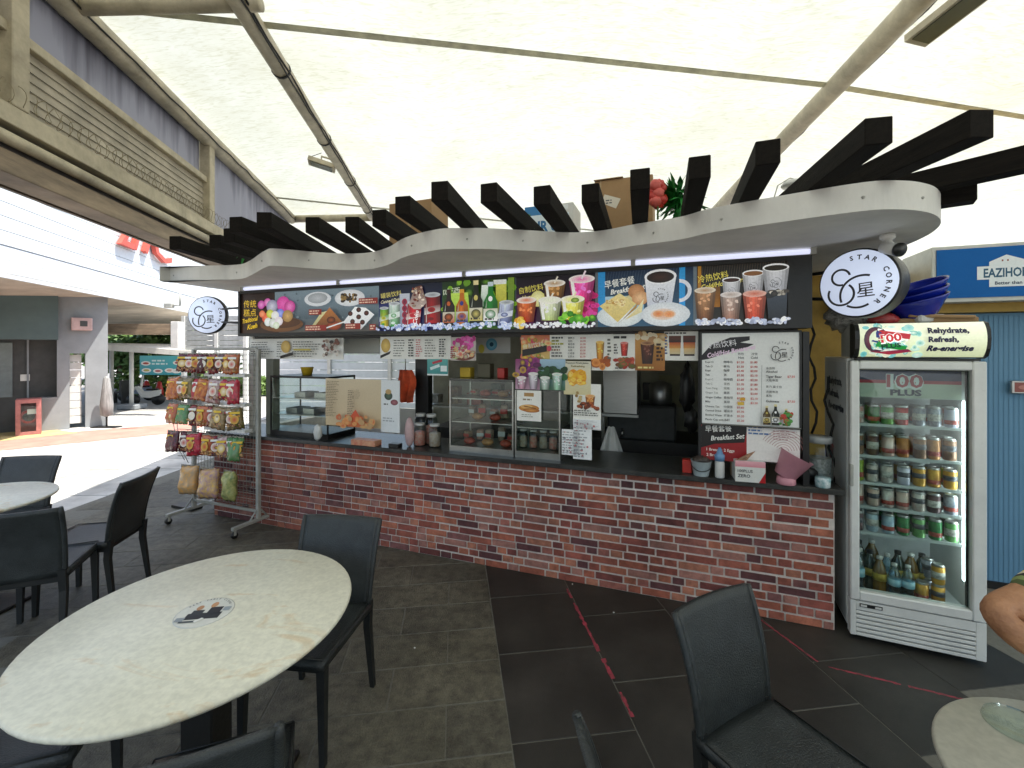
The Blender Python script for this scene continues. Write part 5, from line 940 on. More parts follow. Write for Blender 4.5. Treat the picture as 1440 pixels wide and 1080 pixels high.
for k, (px, vv, zz, sz, c_, lb_) in enumerate([(612, 1.2, 1.12, (.14, .12, .10), (.50, .50, .46), 'white carton on the rear shelf behind the sweets jars'), (640, 1.2, 1.12, (.12, .12, .20), (.34, .22, .10), 'brown carton on the rear shelf behind the middle case'), (668, 1.2, 1.12, (.16, .12, .13), (.46, .10, .06), 'red carton on the rear shelf behind the middle case'), (700, 1.2, 1.12, (.12, .12, .24), (.12, .20, .14), 'green canister on the rear shelf behind the middle case'), (742, 1.2, 1.12, (.16, .12, .16), (.55, .52, .44), 'cream carton on the rear shelf behind the bun poster'), (805, 1.2, 1.12, (.10, .1, .22), (.25, .24, .22), 'grey canister on the rear shelf near the handwritten sheets'), (838, 1.2, 1.12, (.10, .1, .14), (.52, .40, .12), 'mustard tub on the rear shelf beside the steel cabinet')]):
    simplebox('carton', lb_, 'carton', px, vv, zz+.021, sz, mat('stock_%d' % k, c_, .5, var=.4, scale=14), 'cartons on the rear shelf', .1*(k % 3))
ua_, ub2 = kp(600, 600, 1.2)[0], kp(850, 600, 1.2)[0]; rs = kthing('rear_shelf', 'plain shelf board on legs behind the display cases holding cartons', 'shelf', ua_, 1.1, 0)
MB().box((0, 0, 1.10), (ub2-ua_, .25, 1.12)).build('shelf_board', M['tray'], rs)
for x in (0, ub2-ua_-.03): MB().box((x, .1, .012), (x+.03, .13, 1.10)).build('leg', M['tray'], rs)
# right end of the counter
def lathe_thing(name, label, cat, px, v, prof, m, part, group=None, z=CZ): u = kp(px, 640, v)[0]; t = kthing(name, label, cat, u, v, z, group); MB().lathe(prof, n=22).build(part, m, t); return t
t = lathe_thing('small_pail', 'small pale blue pail with a wire handle on the counter', 'pail', 986, -.02, [(.045, 0), (.048, .004), (.066, .10), (.069, .102), (.062, .100), (.044, .01)], mat('pale_blue_enamel', (.50, .58, .60), .35), 'pail_wall')
MB().tube([(.066*math.cos(a), -.02-.045*math.sin(a), .09-.05*math.sin(a)) for a in [math.pi*i/10 for i in range(11)]], .003, 5).build('handle', M['cable'], t)
MB().blob((0, 0, .105), (.05, .05, .03), 12, 8, .3, 2).build('contents', mat('dark_sachets', (.08, .06, .05), .5, var=.5, scale=50), t)
simplebox('red_box', 'small red box behind the pale blue pail', 'box', 966, .03, CZ, (.06, .06, .09), M['red'])
t = lathe_thing('squeeze_bottle', 'white squeeze bottle with a blue nozzle on the counter', 'bottle', 1012, -.03, [(.028, 0), (.03, .005), (.03, .10), (.024, .115)], M['plastic_white'], 'bottle_body')
MB().lathe([(.031, .112), (.032, .15), (.022, .158), (.008, .20), (.004, .20)], n=16).build('nozzle', mat('blue_nozzle', (.16, .32, .55), .4), t)
t = lathe_thing('pump_bottle', 'tan plastic tub half hidden behind the drinks carton', 'tub', 1036, .05, [(.035, 0), (.04, .005), (.04, .10), (.03, .11)], mat('tan_tub', (.40, .28, .18), .5), 'tub_wall')
t = simplebox('drinks_carton', 'white and red open drinks carton printed PLUS and ZERO on the counter', 'carton', 1052, -.025, CZ, (.175, .12, .135), M['plastic_white'], rz=R(4), tex=lambda p, a, c: p.rect(0, 0, a, c, '#d9d9d4').rect(0, c*.72, a, c, '#d88a94', '#e8b0b8').poly([(a*.78, 0), (a, 0), (a, c*.5)], '#b01018').text('100PLUS', a*.08, c*.46, c*.13, '#2a2a30', w=a*.5).text('ZERO', a*.08, c*.22, c*.15, '#2a2a30', w=a*.42))
MB().prism([(-.085, .135), (-.02, .137), (.03, .20), (-.02, .175)], -.055, -.048, 'y').prism([(.0, .135), (.085, .135), (.08, .20), (.04, .19)], .045, .052, 'y').build('open_flap', mat('carton_flap', (.55, .30, .18), .6, var=.4, scale=30), t)
t = kthing('pink_basin', 'pink plastic basin leaning on its side at the right end of the counter', 'basin', kp(1112, 640, -.02)[0], -.03, CZ)
me = MB().lathe([(.055, 0), (.060, .003), (.095, .15), (.102, .155), (.09, .15), (.052, .01)], n=26); o = me.build('basin_wall', mat('pink_plastic', (.62, .28, .34), .4, var=.08), t, rot=(0, R(28), 0), loc=(-.04, 0, .045))
MB().lathe([(.05, 0), (.055, .004), (.052, .045), (.03, .05)], (-.03, -.01, .0), 20).build('stand', mat('pink_plastic', (.62, .28, .34), .4), t)
t = lathe_thing('water_jar', 'large clear lidded jar at the far right end of the counter', 'jar', 1151, .12, [(.075, 0), (.08, .01), (.08, .22), (.06, .25)], PLAST, 'jar_wall'); MB().lathe([(.062, .25), (.075, .25), (.075, .285), (.07, .29)], n=22).build('lid', mat('frosty_lid', (.45, .47, .46), .3), t); MB().lathe([(.07, .01), (.072, .02), (.072, .15), (.06, .152)], n=18).build('contents', mat('pale_straws', (.36, .36, .33), .4, var=.4, scale=60), t)
t = lathe_thing('small_tub', 'small teal and white patterned tub in front of the clear lidded jar', 'tub', 1157, -.035, [(.036, 0), (.040, .004), (.042, .055), (.038, .062)], mat('teal_white_print', (.60, .62, .62), .35, var=.6, scale=32, col2=(.02, .25, .28)), 'tub_wall'); MB().lathe([(.038, .060), (.034, .075), (.01, .078)], n=18).build('lid', PLAST, t)
t = kthing('black_bag', 'black plastic bag slumped between the pink basin and the clear jar', 'bag', kp(1132, 650, .05)[0], .06, CZ); MB().blob((0, 0, .05), (.07, .05, .055), 12, 8, .2, 6).build('bag_body', M['black'], t)
u, z = at(1066, 682, -.078); t = kthing('torn_label', 'torn white label stuck on the bricks under the counter edge', 'label', u, -.006, z-.012); MB().prism([(-.03, .004), (.0, 0), (.03, .004), (.034, .012), (-.01, .014), (-.035, .012)], -.004, -.001, 'y').build('paper', M['plastic_white'], t)

# ================================================================ drinks fridge
FL, FR_ = gp(1193, 893), gp(1382, 933); fd = (FR_-FL).normalized(); FRZ = math.atan2(fd.y, fd.x); FW = (FR_-FL).length; FDp = .58
fr_ = thing('drinks_fridge', 'tall white glass door drinks fridge with a lit header sign', 'fridge', FL, FRZ)
Wt = mat('white_fridge_enamel', (.74, .75, .72), .3, var=.07, scale=5, bump=.05); In = mat('fridge_liner', (.62, .66, .66), .4)
zc0, zc1 = .245, 1.685
MB().box((0, .03, .05), (.028, FDp, 1.70), .006).box((FW-.028, .03, .05), (FW, FDp, 1.70), .006).box((.028, FDp-.03, .05), (FW-.028, FDp, 1.70)).box((.028, .03, 1.655), (FW-.028, FDp-.03, 1.70)).box((.028, .035, .05), (FW-.028, FDp-.03, .24)).build('cabinet', Wt, fr_)
MB().box((.032, .04, .2405), (FW-.032, FDp-.034, .246)).box((.032, FDp-.036, .247), (FW-.032, FDp-.033, 1.64)).build('liner', In, fr_)
d = MB(); d.box((0, -.045, zc0), (.045, .022, zc1), .006).box((FW-.06, -.045, zc0), (FW, .022, zc1), .006).box((.045, -.045, zc0), (FW-.06, .022, zc0+.055), .006).box((.045, -.045, zc1-.05), (FW-.06, .022, zc1), .006); d = d.build('door', Wt, fr_)
MB().box((.045, -.012, zc0+.055), (FW-.06, -.006, zc1-.05)).build('glass', glass_mat('fridge_glass', (.86, .92, .90), 1.3), d); MB().box((.045, .0, zc0+.055), (.052, .02, zc1-.05)).box((FW-.067, .0, zc0+.055), (FW-.06, .02, zc1-.05)).box((.052, .0, zc1-.058), (FW-.067, .02, zc1-.05)).build('seal', M['black'], d)
MB().box((-.006, -.06, .93), (.012, -.03, 1.06), .004).build('handle', M['galv'], d)
gk = MB(); gk.box((0, -.04, .03), (.03, .02, .240), .003).box((FW-.045, -.04, .03), (FW, .02, .240), .003).box((.03, -.04, .188), (FW-.045, .02, .240)); gk = gk.build('kick_panel', Wt, fr_)
sl0 = MB().box((.03, -.04, 0), (FW-.045, .012, .0175), .002).mesh('slat'); sl0.materials.append(Wt)
for k in range(6): put('slat', sl0, None, gk, loc=(0, 0, .032+k*.0262), rot=(0, 0, 0))
MB().box((.03, .018, .03), (FW-.045, .022, .188)).build('grille_back', M['black'], gk); MB().box((.045, -.043, .208), (.155, -.0405, .228)).build('badge', M['black'], gk); MB().box((.05, -.045, .212), (.08, -.0435, .224)).box((.12, -.045, .212), (.15, -.0435, .224)).build('badge_cap', M['plastic_white'], gk)
for x in (.04, FW-.08):
    for y in (.06, FDp-.1): MB().tube([(x+.02, y, 0), (x+.02, y, .05)], .02, 10).build('foot', M['black'], fr_)
hb = MB()
hp = [(-.02, 1.705), (-.055, 1.72), (-.075, 1.76), (-.082, 1.81), (-.075, 1.86), (-.055, 1.895), (-.02, 1.905), (.30, 1.905), (.30, 1.705)]
hb = MB().prism([(y, z) for y, z in hp], .035, FW-.02, 'x').build('header', mat('header_shell', (.50, .52, .48), .4), fr_)
hp2 = [(y-.006 if y < 0 else y, z+(.004 if z > 1.8 else -.004)) for y, z in hp]
hp3 = [(y, z) for y, z in hp2 if y < .1]+[(.02, 1.909), (.02, 1.701)]
MB().prism(hp3, .012, .035, 'x').prism(hp3, FW-.02, FW-.002, 'x').box((.035, -.03, 1.688), (FW-.02, .1, 1.7)).build('end_cap', M['black'], fr_)
pr = Print(); HWd = FW-.055; HH = .195
[pr.rect(0, HH*k/14, HWd, HH*(k+1)/14, tuple(a_+(b_-a_)*k/13 for a_, b_ in zip(hx('#c8d0a8'), hx('#e6e8d0')))) for k in range(14)]; pr.l = 4; pr.speck(.02, .01, HWd*.5, HH-.01, 50, .02, ['#a8d0c8', '#7ac0c0', '#d8e8d8', '#50a8a0', '#e0e0c8'], 2).ell(.075, .10, .06, .075, '#3a2a3c', '#8a3038').ell(.085, .10, .045, .055, '#c8d4b8', '#d8dcc0')
pr.poly([(.06, .045), (.20, .02), (.235, .14), (.085, .165)], '#d8dcd8', '#f4f4f0').poly([(.07, .06), (.21, .035), (.215, .06), (.078, .09)], '#1f8a3c').poly([(.085, .125), (.225, .10), (.232, .13), (.09, .155)], '#b0202c').poly([(.05, .09), (.08, .08), (.10, .14), (.08, .155)], '#203070')
pr.text('100', .095, .080, .05, '#f8f8f8', w=.10, rot=R(8), bold=.12).text('100', .097, .082, .045, '#c02028', w=.096, rot=R(8), bold=.03).text('PLUS', .10, .045, .026, '#183a30', w=.09, rot=R(8), bold=.04).poly([(.04, .03), (.14, .012), (.24, .03), (.22, .045), (.10, .03)], '#a8303c', '#702848')
for i, (tx, w_t) in enumerate((('Rehydrate,', .175), ('Refresh,', .13), ('Re-energise', .20))): pr.text(tx, HWd*.55-(i == 2)*.006, .135-.05*i, .030, '#0c0c30', w=w_t, bold=.05, shear=.0 if i < 2 else .3)
o = pr.build('header_print', fr_, PRINTGLOW, loc=(.035, -.076, 1.71))
for v in o.data.vertices:            # wrap the print round the curved header
    z = v.co.z; v.co.y = v.co.y-.0125+.028*((z-.0975)/.0975)**2*1.0+.012*((z-.0975)/.0975)**4
pr = Print(); iw = FW-.12; pr.rect(0, 0, iw, .17, '#b4bfae', '#cdd2c4').rect(0, .085, iw, .17, '#1c2448', '#30386a').rect(0, .085, iw, .105, '#a82838')
pr.text('100', iw*.30, .06, .085, '#e8ecec', w=iw*.36, bold=.10).text('100', iw*.305, .064, .076, '#b03844', w=iw*.35, bold=.02).text('PLUS', iw*.34, .015, .035, '#14203c', w=iw*.30, bold=.05)
pr.build('inner_sign', fr_, PRINT, loc=(.05, .048, 1.463)); MB().box((.035, .05, 1.46), (FW-.04, .075, 1.652)).build('inner_canopy', In, fr_)
MB().box((FW-.058, .05, .42), (FW-.035, .075, 1.455), .004).build('light_strip', mat('fridge_light', (1, 1, 1), .4, emit=7, ecol=(.85, .95, 1)), fr_)
for z in (1.294, 1.100, .934, .785, .627):
    m = MB()
    for k in range(14): m.box((.035, .06+k*.034, z-.006), (FW-.062, .063+k*.034, z))
    m.box((.033, .052, z-.012), (FW-.06, .058, z+.004)); m.box((.034, .055, z-.012), (.038, FDp-.05, z)); m.box((FW-.066, .055, z-.012), (FW-.062, FDp-.05, z)); m.build('shelf', In, fr_)
# flank print
pr = Print(); pr.rect(0, 0, .5, 1.60, '#b4b8b8', '#d0d4d4').poly([(0.02, .0), (.18, .1), (.20, .75), (.12, 1.0), (.02, 1.05)], '#e0e0e0').poly([(.0, .10), (.10, .18), (.14, .5), (.12, .85), (.02, 1.0), (0, 1.0)], '#141c58').poly([(.0, .06), (.10, .10), (.17, .22), (.15, .26), (.08, .16), (0, .12)], '#a81828').poly([(.12, .95), (.2, .85), (.24, 1.02), (.18, 1.08), (.10, 1.06)], '#b04850')
for i, tx in enumerate(('Rehydrate,', 'Refresh,', 'Re-energise')): pr.text(tx, .10, 1.45-.085*i, .05, '#2a3242', w=(.33, .26, .37)[i], bold=.04, shear=.2)
pr.text('PLUS', .05, .30, .10, '#f0f0f0', w=.3, rot=R(80), bold=.06)
pr.build('flank_print', fr_, PRINT, loc=(-.0012, FDp-.02, .07), rot=(0, 0, R(-90)))
def can_mesh(r_=.031, h=.118):
    b = MB().lathe([(r_*.8, 0), (r_, .006), (r_, h-.012)], n=16).mesh('can'); l = MB().lathe([(r_, h-.012), (r_*.82, h-.002), (r_*.82, h), (r_*.76, h-.004), (.0001, h-.004)], n=16).mesh('lid'); return b, l
CB, CL = can_mesh(); CL.materials.append(M['alu']); CANM = {}
def can_mat(k):
    if k not in CANM: a, b = CK[k]; CANM[k] = mat('can_'+k.replace(' ', '_'), a, .28, .25, scale=26, var=.5, col2=b, bump=0, stretch=(1, 1, .8))
    return CANM[k]
CK = {'white and red': ((.60, .58, .55), (.50, .05, .04)), 'green': ((.03, .22, .06), (.02, .09, .03)), 'pale green': ((.20, .42, .15), (.05, .22, .06)), 'red': ((.50, .04, .03), (.30, .02, .02)), 'silver': ((.45, .47, .52), (.10, .11, .16)), 'brown': ((.30, .16, .09), (.10, .05, .03)), 'orange': ((.50, .22, .06), (.30, .12, .05)), 'lime': ((.35, .42, .05), (.10, .22, .03)), 'white': ((.62, .62, .58), (.45, .30, .26)), 'lilac': ((.42, .42, .55), (.62, .62, .66)), 'gold': ((.62, .36, .05), (.36, .15, .02)), 'dark': ((.05, .04, .05), (.16, .06, .06)), 'pink': ((.50, .32, .28), (.55, .48, .40)), 'pale blue': ((.40, .50, .56), (.22, .32, .42))}
ORD = ['first', 'second', 'third', 'fourth', 'fifth', 'sixth', 'seventh', 'eighth', 'ninth', 'tenth']
def can(x, y, z, k, label, group, s=(1, 1, 1)):
    c_, s_ = math.cos(FRZ), math.sin(FRZ); t = thing('drink_can', label, 'can', (FL.x+x*c_-y*s_, FL.y+x*s_+y*c_, z), FRZ+random.uniform(-1, 1), group)
    t.scale = s; me = CB.copy() if k not in CBM else CBM[k]
    if k not in CBM: me.materials.append(can_mat(k)); CBM[k] = me
    put('can_body', me, None, t); put('lid', CL, None, t); put('label_band', CBAND[random.randrange(3)], None, t)
CBM = {}
CBAND = [MB().lathe([(.0314, a), (.0314, b)], n=16).mesh('label_band') for a, b in ((.035, .075), (.05, .08), (.02, .045))]
for b_, c_ in zip(CBAND, ((.62, .60, .55), (.10, .10, .12), (.45, .08, .06))): b_.materials.append(mat('band_%.2f' % c_[0], c_, .3, var=.5, scale=70, bump=0, col2=tuple(q*.4 for q in c_)))
rows4 = [(1.2945, 'top shelf', ['white and red', 'green', 'pale green', 'red', 'silver', 'silver', 'lilac'], 1.0), (1.1005, 'second shelf', ['brown', 'dark', 'pink', 'orange', 'brown', 'orange', 'brown'], 1.1), (.9345, 'third shelf', ['lime', 'white', 'white', 'lilac', 'gold', 'gold', 'gold'], .98), (.7855, 'fourth shelf', ['pink', 'pink', 'white', 'pink', 'white', 'dark', 'silver'], .98), (.6275, 'fifth shelf', ['dark', 'pale blue', 'pale blue', 'green', 'pale green', 'green', 'pale green'], 1.02)]
for z, sn, cols, hs in rows4:
    for i, k in enumerate(cols):
        x = .072+i*(FW-.17)/6+random.uniform(-.005, .005); can(x, .098+random.uniform(-.008, .012), z, k, '%s can, %s from left, front row on the fridge\'s %s' % (k, ORD[i], sn), 'cans on the fridge\'s '+sn, (1, 1, hs*(1.25 if z > .63 and i == 0 and z < 1 else 1)))
    for i, k in enumerate(cols):
        x = .072+i*(FW-.17)/6; can(x+.012, .175, z, cols[(i+1) % 7], '%s can, %s from left, second row on the fridge\'s %s' % (cols[(i+1) % 7], ORD[i], sn), 'cans on the fridge\'s '+sn, (1, 1, hs))
WB = glass_mat('water_bottle_plastic', (.55, .74, .82), 5.0, .08); WBm = MB().lathe([(.028, 0), (.032, .006), (.032, .05), (.029, .06), (.032, .07), (.032, .12), (.026, .15), (.013, .18), (.012, .192)], n=16).mesh('bottle_body'); WBl = MB().lathe([(.0325, .075), (.0325, .115)], n=16).mesh('label_band'); WBc = MB().lathe([(.014, .19), (.0145, .205), (.0001, .206)], n=12).mesh('cap')
WBm.materials.append(WB); WBl.materials.append(mat('blue_bottle_label', (.10, .36, .48), .4, var=.5, scale=40, col2=(.6, .7, .72))); WBc.materials.append(M['plastic_white'])
GBm = WBm.copy(); GBm.materials.clear(); GBm.materials.append(mat('amber_glass', (.20, .10, .01), .1, spec=1)); GBl = WBl.copy(); GBl.materials.clear(); GBl.materials.append(mat('yellow_bottle_label', (.60, .42, .05), .4, var=.4, scale=30)); GBc = WBc.copy(); GBc.materials.clear(); GBc.materials.append(M['black'])
DBm = WBm.copy(); DBm.materials.clear(); DBm.materials.append(mat('dark_green_glass', (.015, .035, .02), .1, spec=1))
def fbottle(x, y, k, label, s=1.0, z=.2465):
    c_, s_ = math.cos(FRZ), math.sin(FRZ); t = thing('drink_bottle', label, 'bottle', (FL.x+x*c_-y*s_, FL.y+x*s_+y*c_, z), FRZ, 'bottles on the fridge floor'); t.scale = (s, s, s)
    put('bottle_body', {'w': WBm, 'g': GBm, 'd': DBm}[k], None, t); put('label_band', WBl if k == 'w' else GBl, None, t); put('cap', WBc if k != 'd' else GBc, None, t)
for x, y, k, s, lb_ in [(.068, .10, 'w', 1.25, 'large clear water bottle at the left edge of the fridge floor'), (.10, .17, 'w', 1.15, 'clear water bottle second row at the left of the fridge floor'), (.15, .16, 'd', 1.15, 'dark bottle behind the yellow labelled one on the fridge floor'), (.185, .11, 'g', 1.1, 'amber bottle with yellow label at the front of the fridge floor'), (.25, .085, 'w', 1.0, 'clear water bottle in the middle front of the fridge floor'), (.315, .085, 'w', 1.0, 'clear water bottle right of the middle on the fridge floor'), (.24, .17, 'w', 1.1, 'water bottle behind the two front ones on the fridge floor'), (.30, .19, 'd', 1.2, 'dark bottle at the back centre of the fridge floor'), (.36, .18, 'g', 1.2, 'amber bottle behind the gold cans on the fridge floor'), (.42, .20, 'd', 1.2, 'dark bottle at the back right of the fridge floor'), (.12, .26, 'd', 1.25, 'dark bottle at the far left back of the fridge floor'), (.19, .27, 'g', 1.3, 'amber bottle far back left on the fridge floor')]: fbottle(x, y, k, lb_, s)
for x, y, z, k, lb_ in [(.385, .10, .2465, 'gold', 'gold can at the front of the fridge floor beside the water bottles'), (.46, .10, .2465, 'gold', 'lower gold can of the stack at the right of the fridge floor'), (.46, .10, .3655, 'gold', 'upper gold can of the stack at the right of the fridge floor'), (.44, .18, .2465, 'silver', 'silver can behind the gold stack on the fridge floor'), (.44, .18, .3655, 'silver', 'silver can on top of another behind the gold stack in the fridge')]: can(x, y, z, k, lb_, 'cans on the fridge floor')
# things on top of the fridge
def onf(x, y): c_, s_ = math.cos(FRZ), math.sin(FRZ); return FL.x+x*c_-y*s_, FL.y+x*s_+y*c_
Bm = mat('cobalt_bowl_plastic', (.006, .018, .30), .2, var=.1); bw = MB().lathe([(.09, 0), (.095, .004), (.155, .095), (.16, .11), (.164, .111), (.160, .10), (.095, .008)], n=28).mesh('bowl_wall'); bw.materials.append(Bm)
bpos = dp(1283, 450, 2.72); MB_ = None
bo = thing('bowl_carton', 'flattened cardboard under the blue bowls on top of the fridge', 'cardboard', (*onf(.40, .22), 1.908), FRZ); MB().box((-.22, -.17, 0), (.22, .2, .03), .004).build('box_body', M['card'], bo); MB().box((-.1, -.19, .031), (.2, .05, .05), .006).build('flap', M['card'], bo, rot=(0, R(3), 0))
for k, (dz, tl_, lb_) in enumerate(((.0, -14, 'lowest'), (.040, -16, 'middle'), (.078, -19, 'top'))):
    x, y = onf(.375+.008*k, .13); t = thing('blue_bowl', lb_+' of the three nested cobalt blue bowls on top of the fridge', 'bowl', (x, y, 1.955+dz*1.15), FRZ, 'nested blue bowls on the fridge'); put('bowl_wall', bw, None, t, rot=(R(8), R(tl_), 0), scale=(1-.03*k,)*3)
MB().box((-.10, -.10, -.04), (.06, .12, .01), .01).build('crumpled_support', mat('white_tissue', (.6, .6, .58), .8), None)
o = bpy.data.objects['crumpled_support']; o.name = 'paper_wad'; o.location = (*onf(.40, .15), 1.95); tag(o, 'crumpled white paper wad propping the blue bowls', 'paper wad')
x, y = onf(.185, .08); t = thing('red_bag', 'dark red plastic bag on the front left of the fridge top', 'bag', (x, y, 1.909), FRZ); MB().blob((0, -.02, .025), (.075, .05, .04), 12, 8, .22, 2).build('bag_body', mat('dark_red_bag', (.35, .03, .03), .35, var=.3, scale=20), t)
x, y = onf(-.0, .30); t = thing('striped_bag', 'black and clear striped plastic bag heaped on the rear left of the fridge top', 'bag', (x+.04, y, 1.80), FRZ); MB().blob((.02, -.05, .16), (.12, .15, .09), 16, 10, .2, 12).build('bag_body', mat('striped_film', (.45, .45, .42), .3, var=.8, scale=7, col2=(.02, .02, .02), stretch=(2, 9, 9)), t)

# ================================================================ snack rack
RP, LP = Vector((-2.485, 4.32, 0)), Vector((-3.36, 4.66, 0)); rd = (RP-LP).normalized(); RZ = math.atan2(rd.y, rd.x); RWd = (RP-LP).length
rk = thing('snack_rack', 'grey wheeled wire rack hung with snack packets at the left end of the counter', 'rack', LP, RZ)
for x in (0, RWd):
    MB().box((x-.018, -.018, .10), (x+.018, .018, 1.76), .003).build('upright', M['galv'], rk); MB().box((x-.018, -.27, .075), (x+.018, .27, .105), .003).build('foot_bar', M['galv'], rk)
    MB().tube([(x, -.09, .105), (x, -.018, .19)], .008, 6).tube([(x, .09, .105), (x, .018, .19)], .008, 6).build('brace', M['galv'], rk)
    for y in (-.25, .25):
        MB().tube([(x-.012, y, .03), (x+.012, y, .03)], .03, 14).build('caster', M['black'], rk); MB().box((x-.016, y-.012, .03), (x-.012, y+.012, .075)).box((x+.012, y-.012, .03), (x+.016, y+.012, .075)).build('caster_fork', M['galv'], rk)
for z in (.155, 1.745): MB().box((.018, -.012, z), (RWd-.018, .012, z+.028), .003).build('rail', M['galv'], rk)
mg = MB()
for k in range(20): mg.tube([(.018+(RWd-.036)*k/19, 0, .20), (.018+(RWd-.036)*k/19, 0, 1.745)], .0022, 4)
for k in range(32): mg.tube([(.018, .004, .2+k*.05), (RWd-.018, .004, .2+k*.05)], .0022, 4)
mg.build('wire_mesh', M['galv'], rk)['kind'] = 'stuff'
def bagmesh(w, h, d, seed):
    g_ = random.Random(seed); ph = [g_.uniform(0, 6) for _ in range(4)]
    def f(sg):
        def q(s, t):
            e = min(1, min(s, 1-s)*5)**.6*min(1, min(t, 1-t)*4)**.6; wob = 1+.18*math.sin(s*9+ph[0])*math.sin(t*8+ph[1])
            return ((s-.5)*w*(1-.06*math.sin(t*math.pi)), sg*d/2*e*wob+.004*math.sin(s*22+ph[2])*(1-e), -h*(1-t)+.004*math.sin(s*16+ph[3])*(1-e))
        return q
    return MB().grid(f(-1), 10, 12).grid(f(1), 10, 12)
def bagmat(k):
    n_ = 'packet_'+k.replace(' ', '_')
    if n_ in MATS: return MATS[n_]
    a, b = PK[k]; return mat(n_, a, .22, .0, scale=22, var=.5, col2=b, bump=.5, bscale=40, coat=.15)
PK = {'dark red': ((.34, .03, .03), (.07, .02, .02)), 'red': ((.55, .04, .03), (.62, .40, .10)), 'bright red': ((.62, .03, .06), (.34, .01, .03)), 'orange and red': ((.62, .22, .03), (.45, .03, .02)), 'golden': ((.50, .30, .08), (.42, .36, .26)), 'brown and green': ((.30, .16, .06), (.07, .17, .03)), 'green': ((.03, .22, .05), (.35, .45, .25)), 'tan': ((.42, .30, .15), (.18, .11, .05)), 'maroon': ((.15, .02, .03), (.05, .01, .015)), 'white and red': ((.60, .54, .50), (.50, .05, .08)), 'clear golden': ((.70, .34, .06), (.62, .50, .34)), 'clear yellow and purple': ((.72, .46, .06), (.50, .26, .50)), 'clear green and yellow': ((.50, .44, .16), (.20, .34, .10))}
PK = {k: (tuple(c*.9 for c in a), tuple(c*.6 for c in b)) for k, (a, b) in PK.items()}
def hang(row, zt, items, size, group):
    for i, (x, k, dx, dy, tw) in enumerate(items):
        w_, h_, d_ = size; t = thing('snack_packet', '%s packet, %s from the left in the rack\'s %s' % (k, ORD[i], row), 'packet', LP+rd*x+Vector((-rd.y, rd.x, 0))*dy*-1+Vector((0, 0, zt)), RZ+tw, group)
        bagmesh(w_*dx, h_, d_, len(row)+i).build('bag', bagmat(k), t, rot=(R(-6+random.uniform(-5, 5)), R(random.uniform(-9, 9)), 0), scale=(random.uniform(.88, 1.1), 1, random.uniform(.9, 1.08))); MB().box((-w_*dx*.44, -.004, -.012), (w_*dx*.44, .004, .006), .001).build('crimp', M['crimp'], t); MB().tube([(0, .0, .01), (0, .06, .012)], .002, 4).build('hang_tab', M['steel'], t)
        if k not in ('clear golden', 'clear yellow and purple', 'clear green and yellow'):
            Print().speck(-w_*.34, -h_*.36, w_*.34, -h_*.12, 16, .010, ['#5a2c14', '#b0703c', '#d8a868', '#3a1810'], i+int(zt*10)).speck(-w_*.34, h_*.0, w_*.34, h_*.34, 7, .016, ['#1c1010', '#d8c8a0', '#a01818', '#e8b020'], i+3).ell(0, 0, w_*.26, h_*.20, '#f0e8d8' if i % 2 else '#d8b040', '#c83828' if i % 3 else '#f4e8d0').rect(-w_*.3, h_*.26, w_*.3, h_*.36, '#f2efe6' if i % 2 else '#e8c030').build('print', t, PRINT, loc=(0, -d_*.62-.003, -h_*.52), rot=(R(-6), 0, 0))
r5 = random.Random(5); M['crimp'] = mat('foil_crimp', (.42, .38, .30), .35, .4, var=.4, scale=90, bump=.5)
hang('top row', 1.71, [(.00, 'maroon', .6, .10, .5), (.12, 'dark red', .7, .10, .3), (.24, 'dark red', .6, .12, .5), (.33, 'maroon', .6, .12, .5), (.44, 'dark red', .8, .10, .2), (.56, 'maroon', .8, .10, .2), (.70, 'orange and red', 1.0, .12, 0), (.80, 'red', .8, .14, .2)], (.15, .19, .05), 'snack packets in the top row')
hang('second row', 1.46, [(-.16, 'orange and red', 1.1, .10, .1), (-.04, 'brown and green', .8, .08, .2), (.10, 'brown and green', 1.2, .12, 0), (.22, 'bright red', .9, .09, .3), (.36, 'orange and red', 1.2, .12, .15), (.53, 'white and red', 1.1, .13, .2), (.64, 'bright red', 1.1, .10, .2), (.77, 'bright red', 1.1, .13, .1)], (.155, .225, .06), 'snack packets in the second row')
hang('third row', 1.19, [(-.16, 'red', 1.1, .10, 0), (-.10, 'maroon', 1.0, .06, .1), (.04, 'green', 1.2, .12, .1), (.16, 'dark red', .9, .09, .2), (.33, 'red', 1.2, .12, .1), (.45, 'dark red', .7, .10, .5), (.58, 'tan', 1.3, .12, .1), (.72, 'tan', 1.0, .10, .35), (.80, 'brown and green', .8, .12, .5)], (.15, .21, .06), 'snack packets in the third row')
hang('fourth row', .90, [(-.16, 'maroon', 1.5, .10, 0), (-.0, 'maroon', 1.0, .07, .3), (.18, 'bright red', 1.2, .12, .2), (.24, 'maroon', 1.2, .07, .1), (.40, 'red', 1.1, .12, .15), (.50, 'dark red', .8, .10, .5), (.62, 'white and red', .9, .12, .4), (.72, 'green', .7, .10, .6), (.80, 'green', .7, .10, .6)], (.15, .21, .06), 'snack packets in the fourth row')
hang('bottom row', .57, [(.13, 'clear golden', 1.5, .12, .1), (.43, 'clear yellow and purple', 1.6, .13, 0), (.70, 'clear green and yellow', 1.1, .12, -.1)], (.18, .27, .10), 'large clear snack bags in the bottom row')
for z in (1.42, 1.10, .77, .745): pass
for k, z in enumerate((1.485, 1.20, .945)):
    MB().box((.30, -.10, z), (RWd-.06, -.02, z+.03)).build('price_strip', M['plastic_white'], rk)
for k in range(5): MB().tube([(-.18, -.05, 1.47-.28*min(k, 3)), (.1, -.0, 1.47-.28*min(k, 3))], .004, 5).build('side_hook', M['galv'], rk)
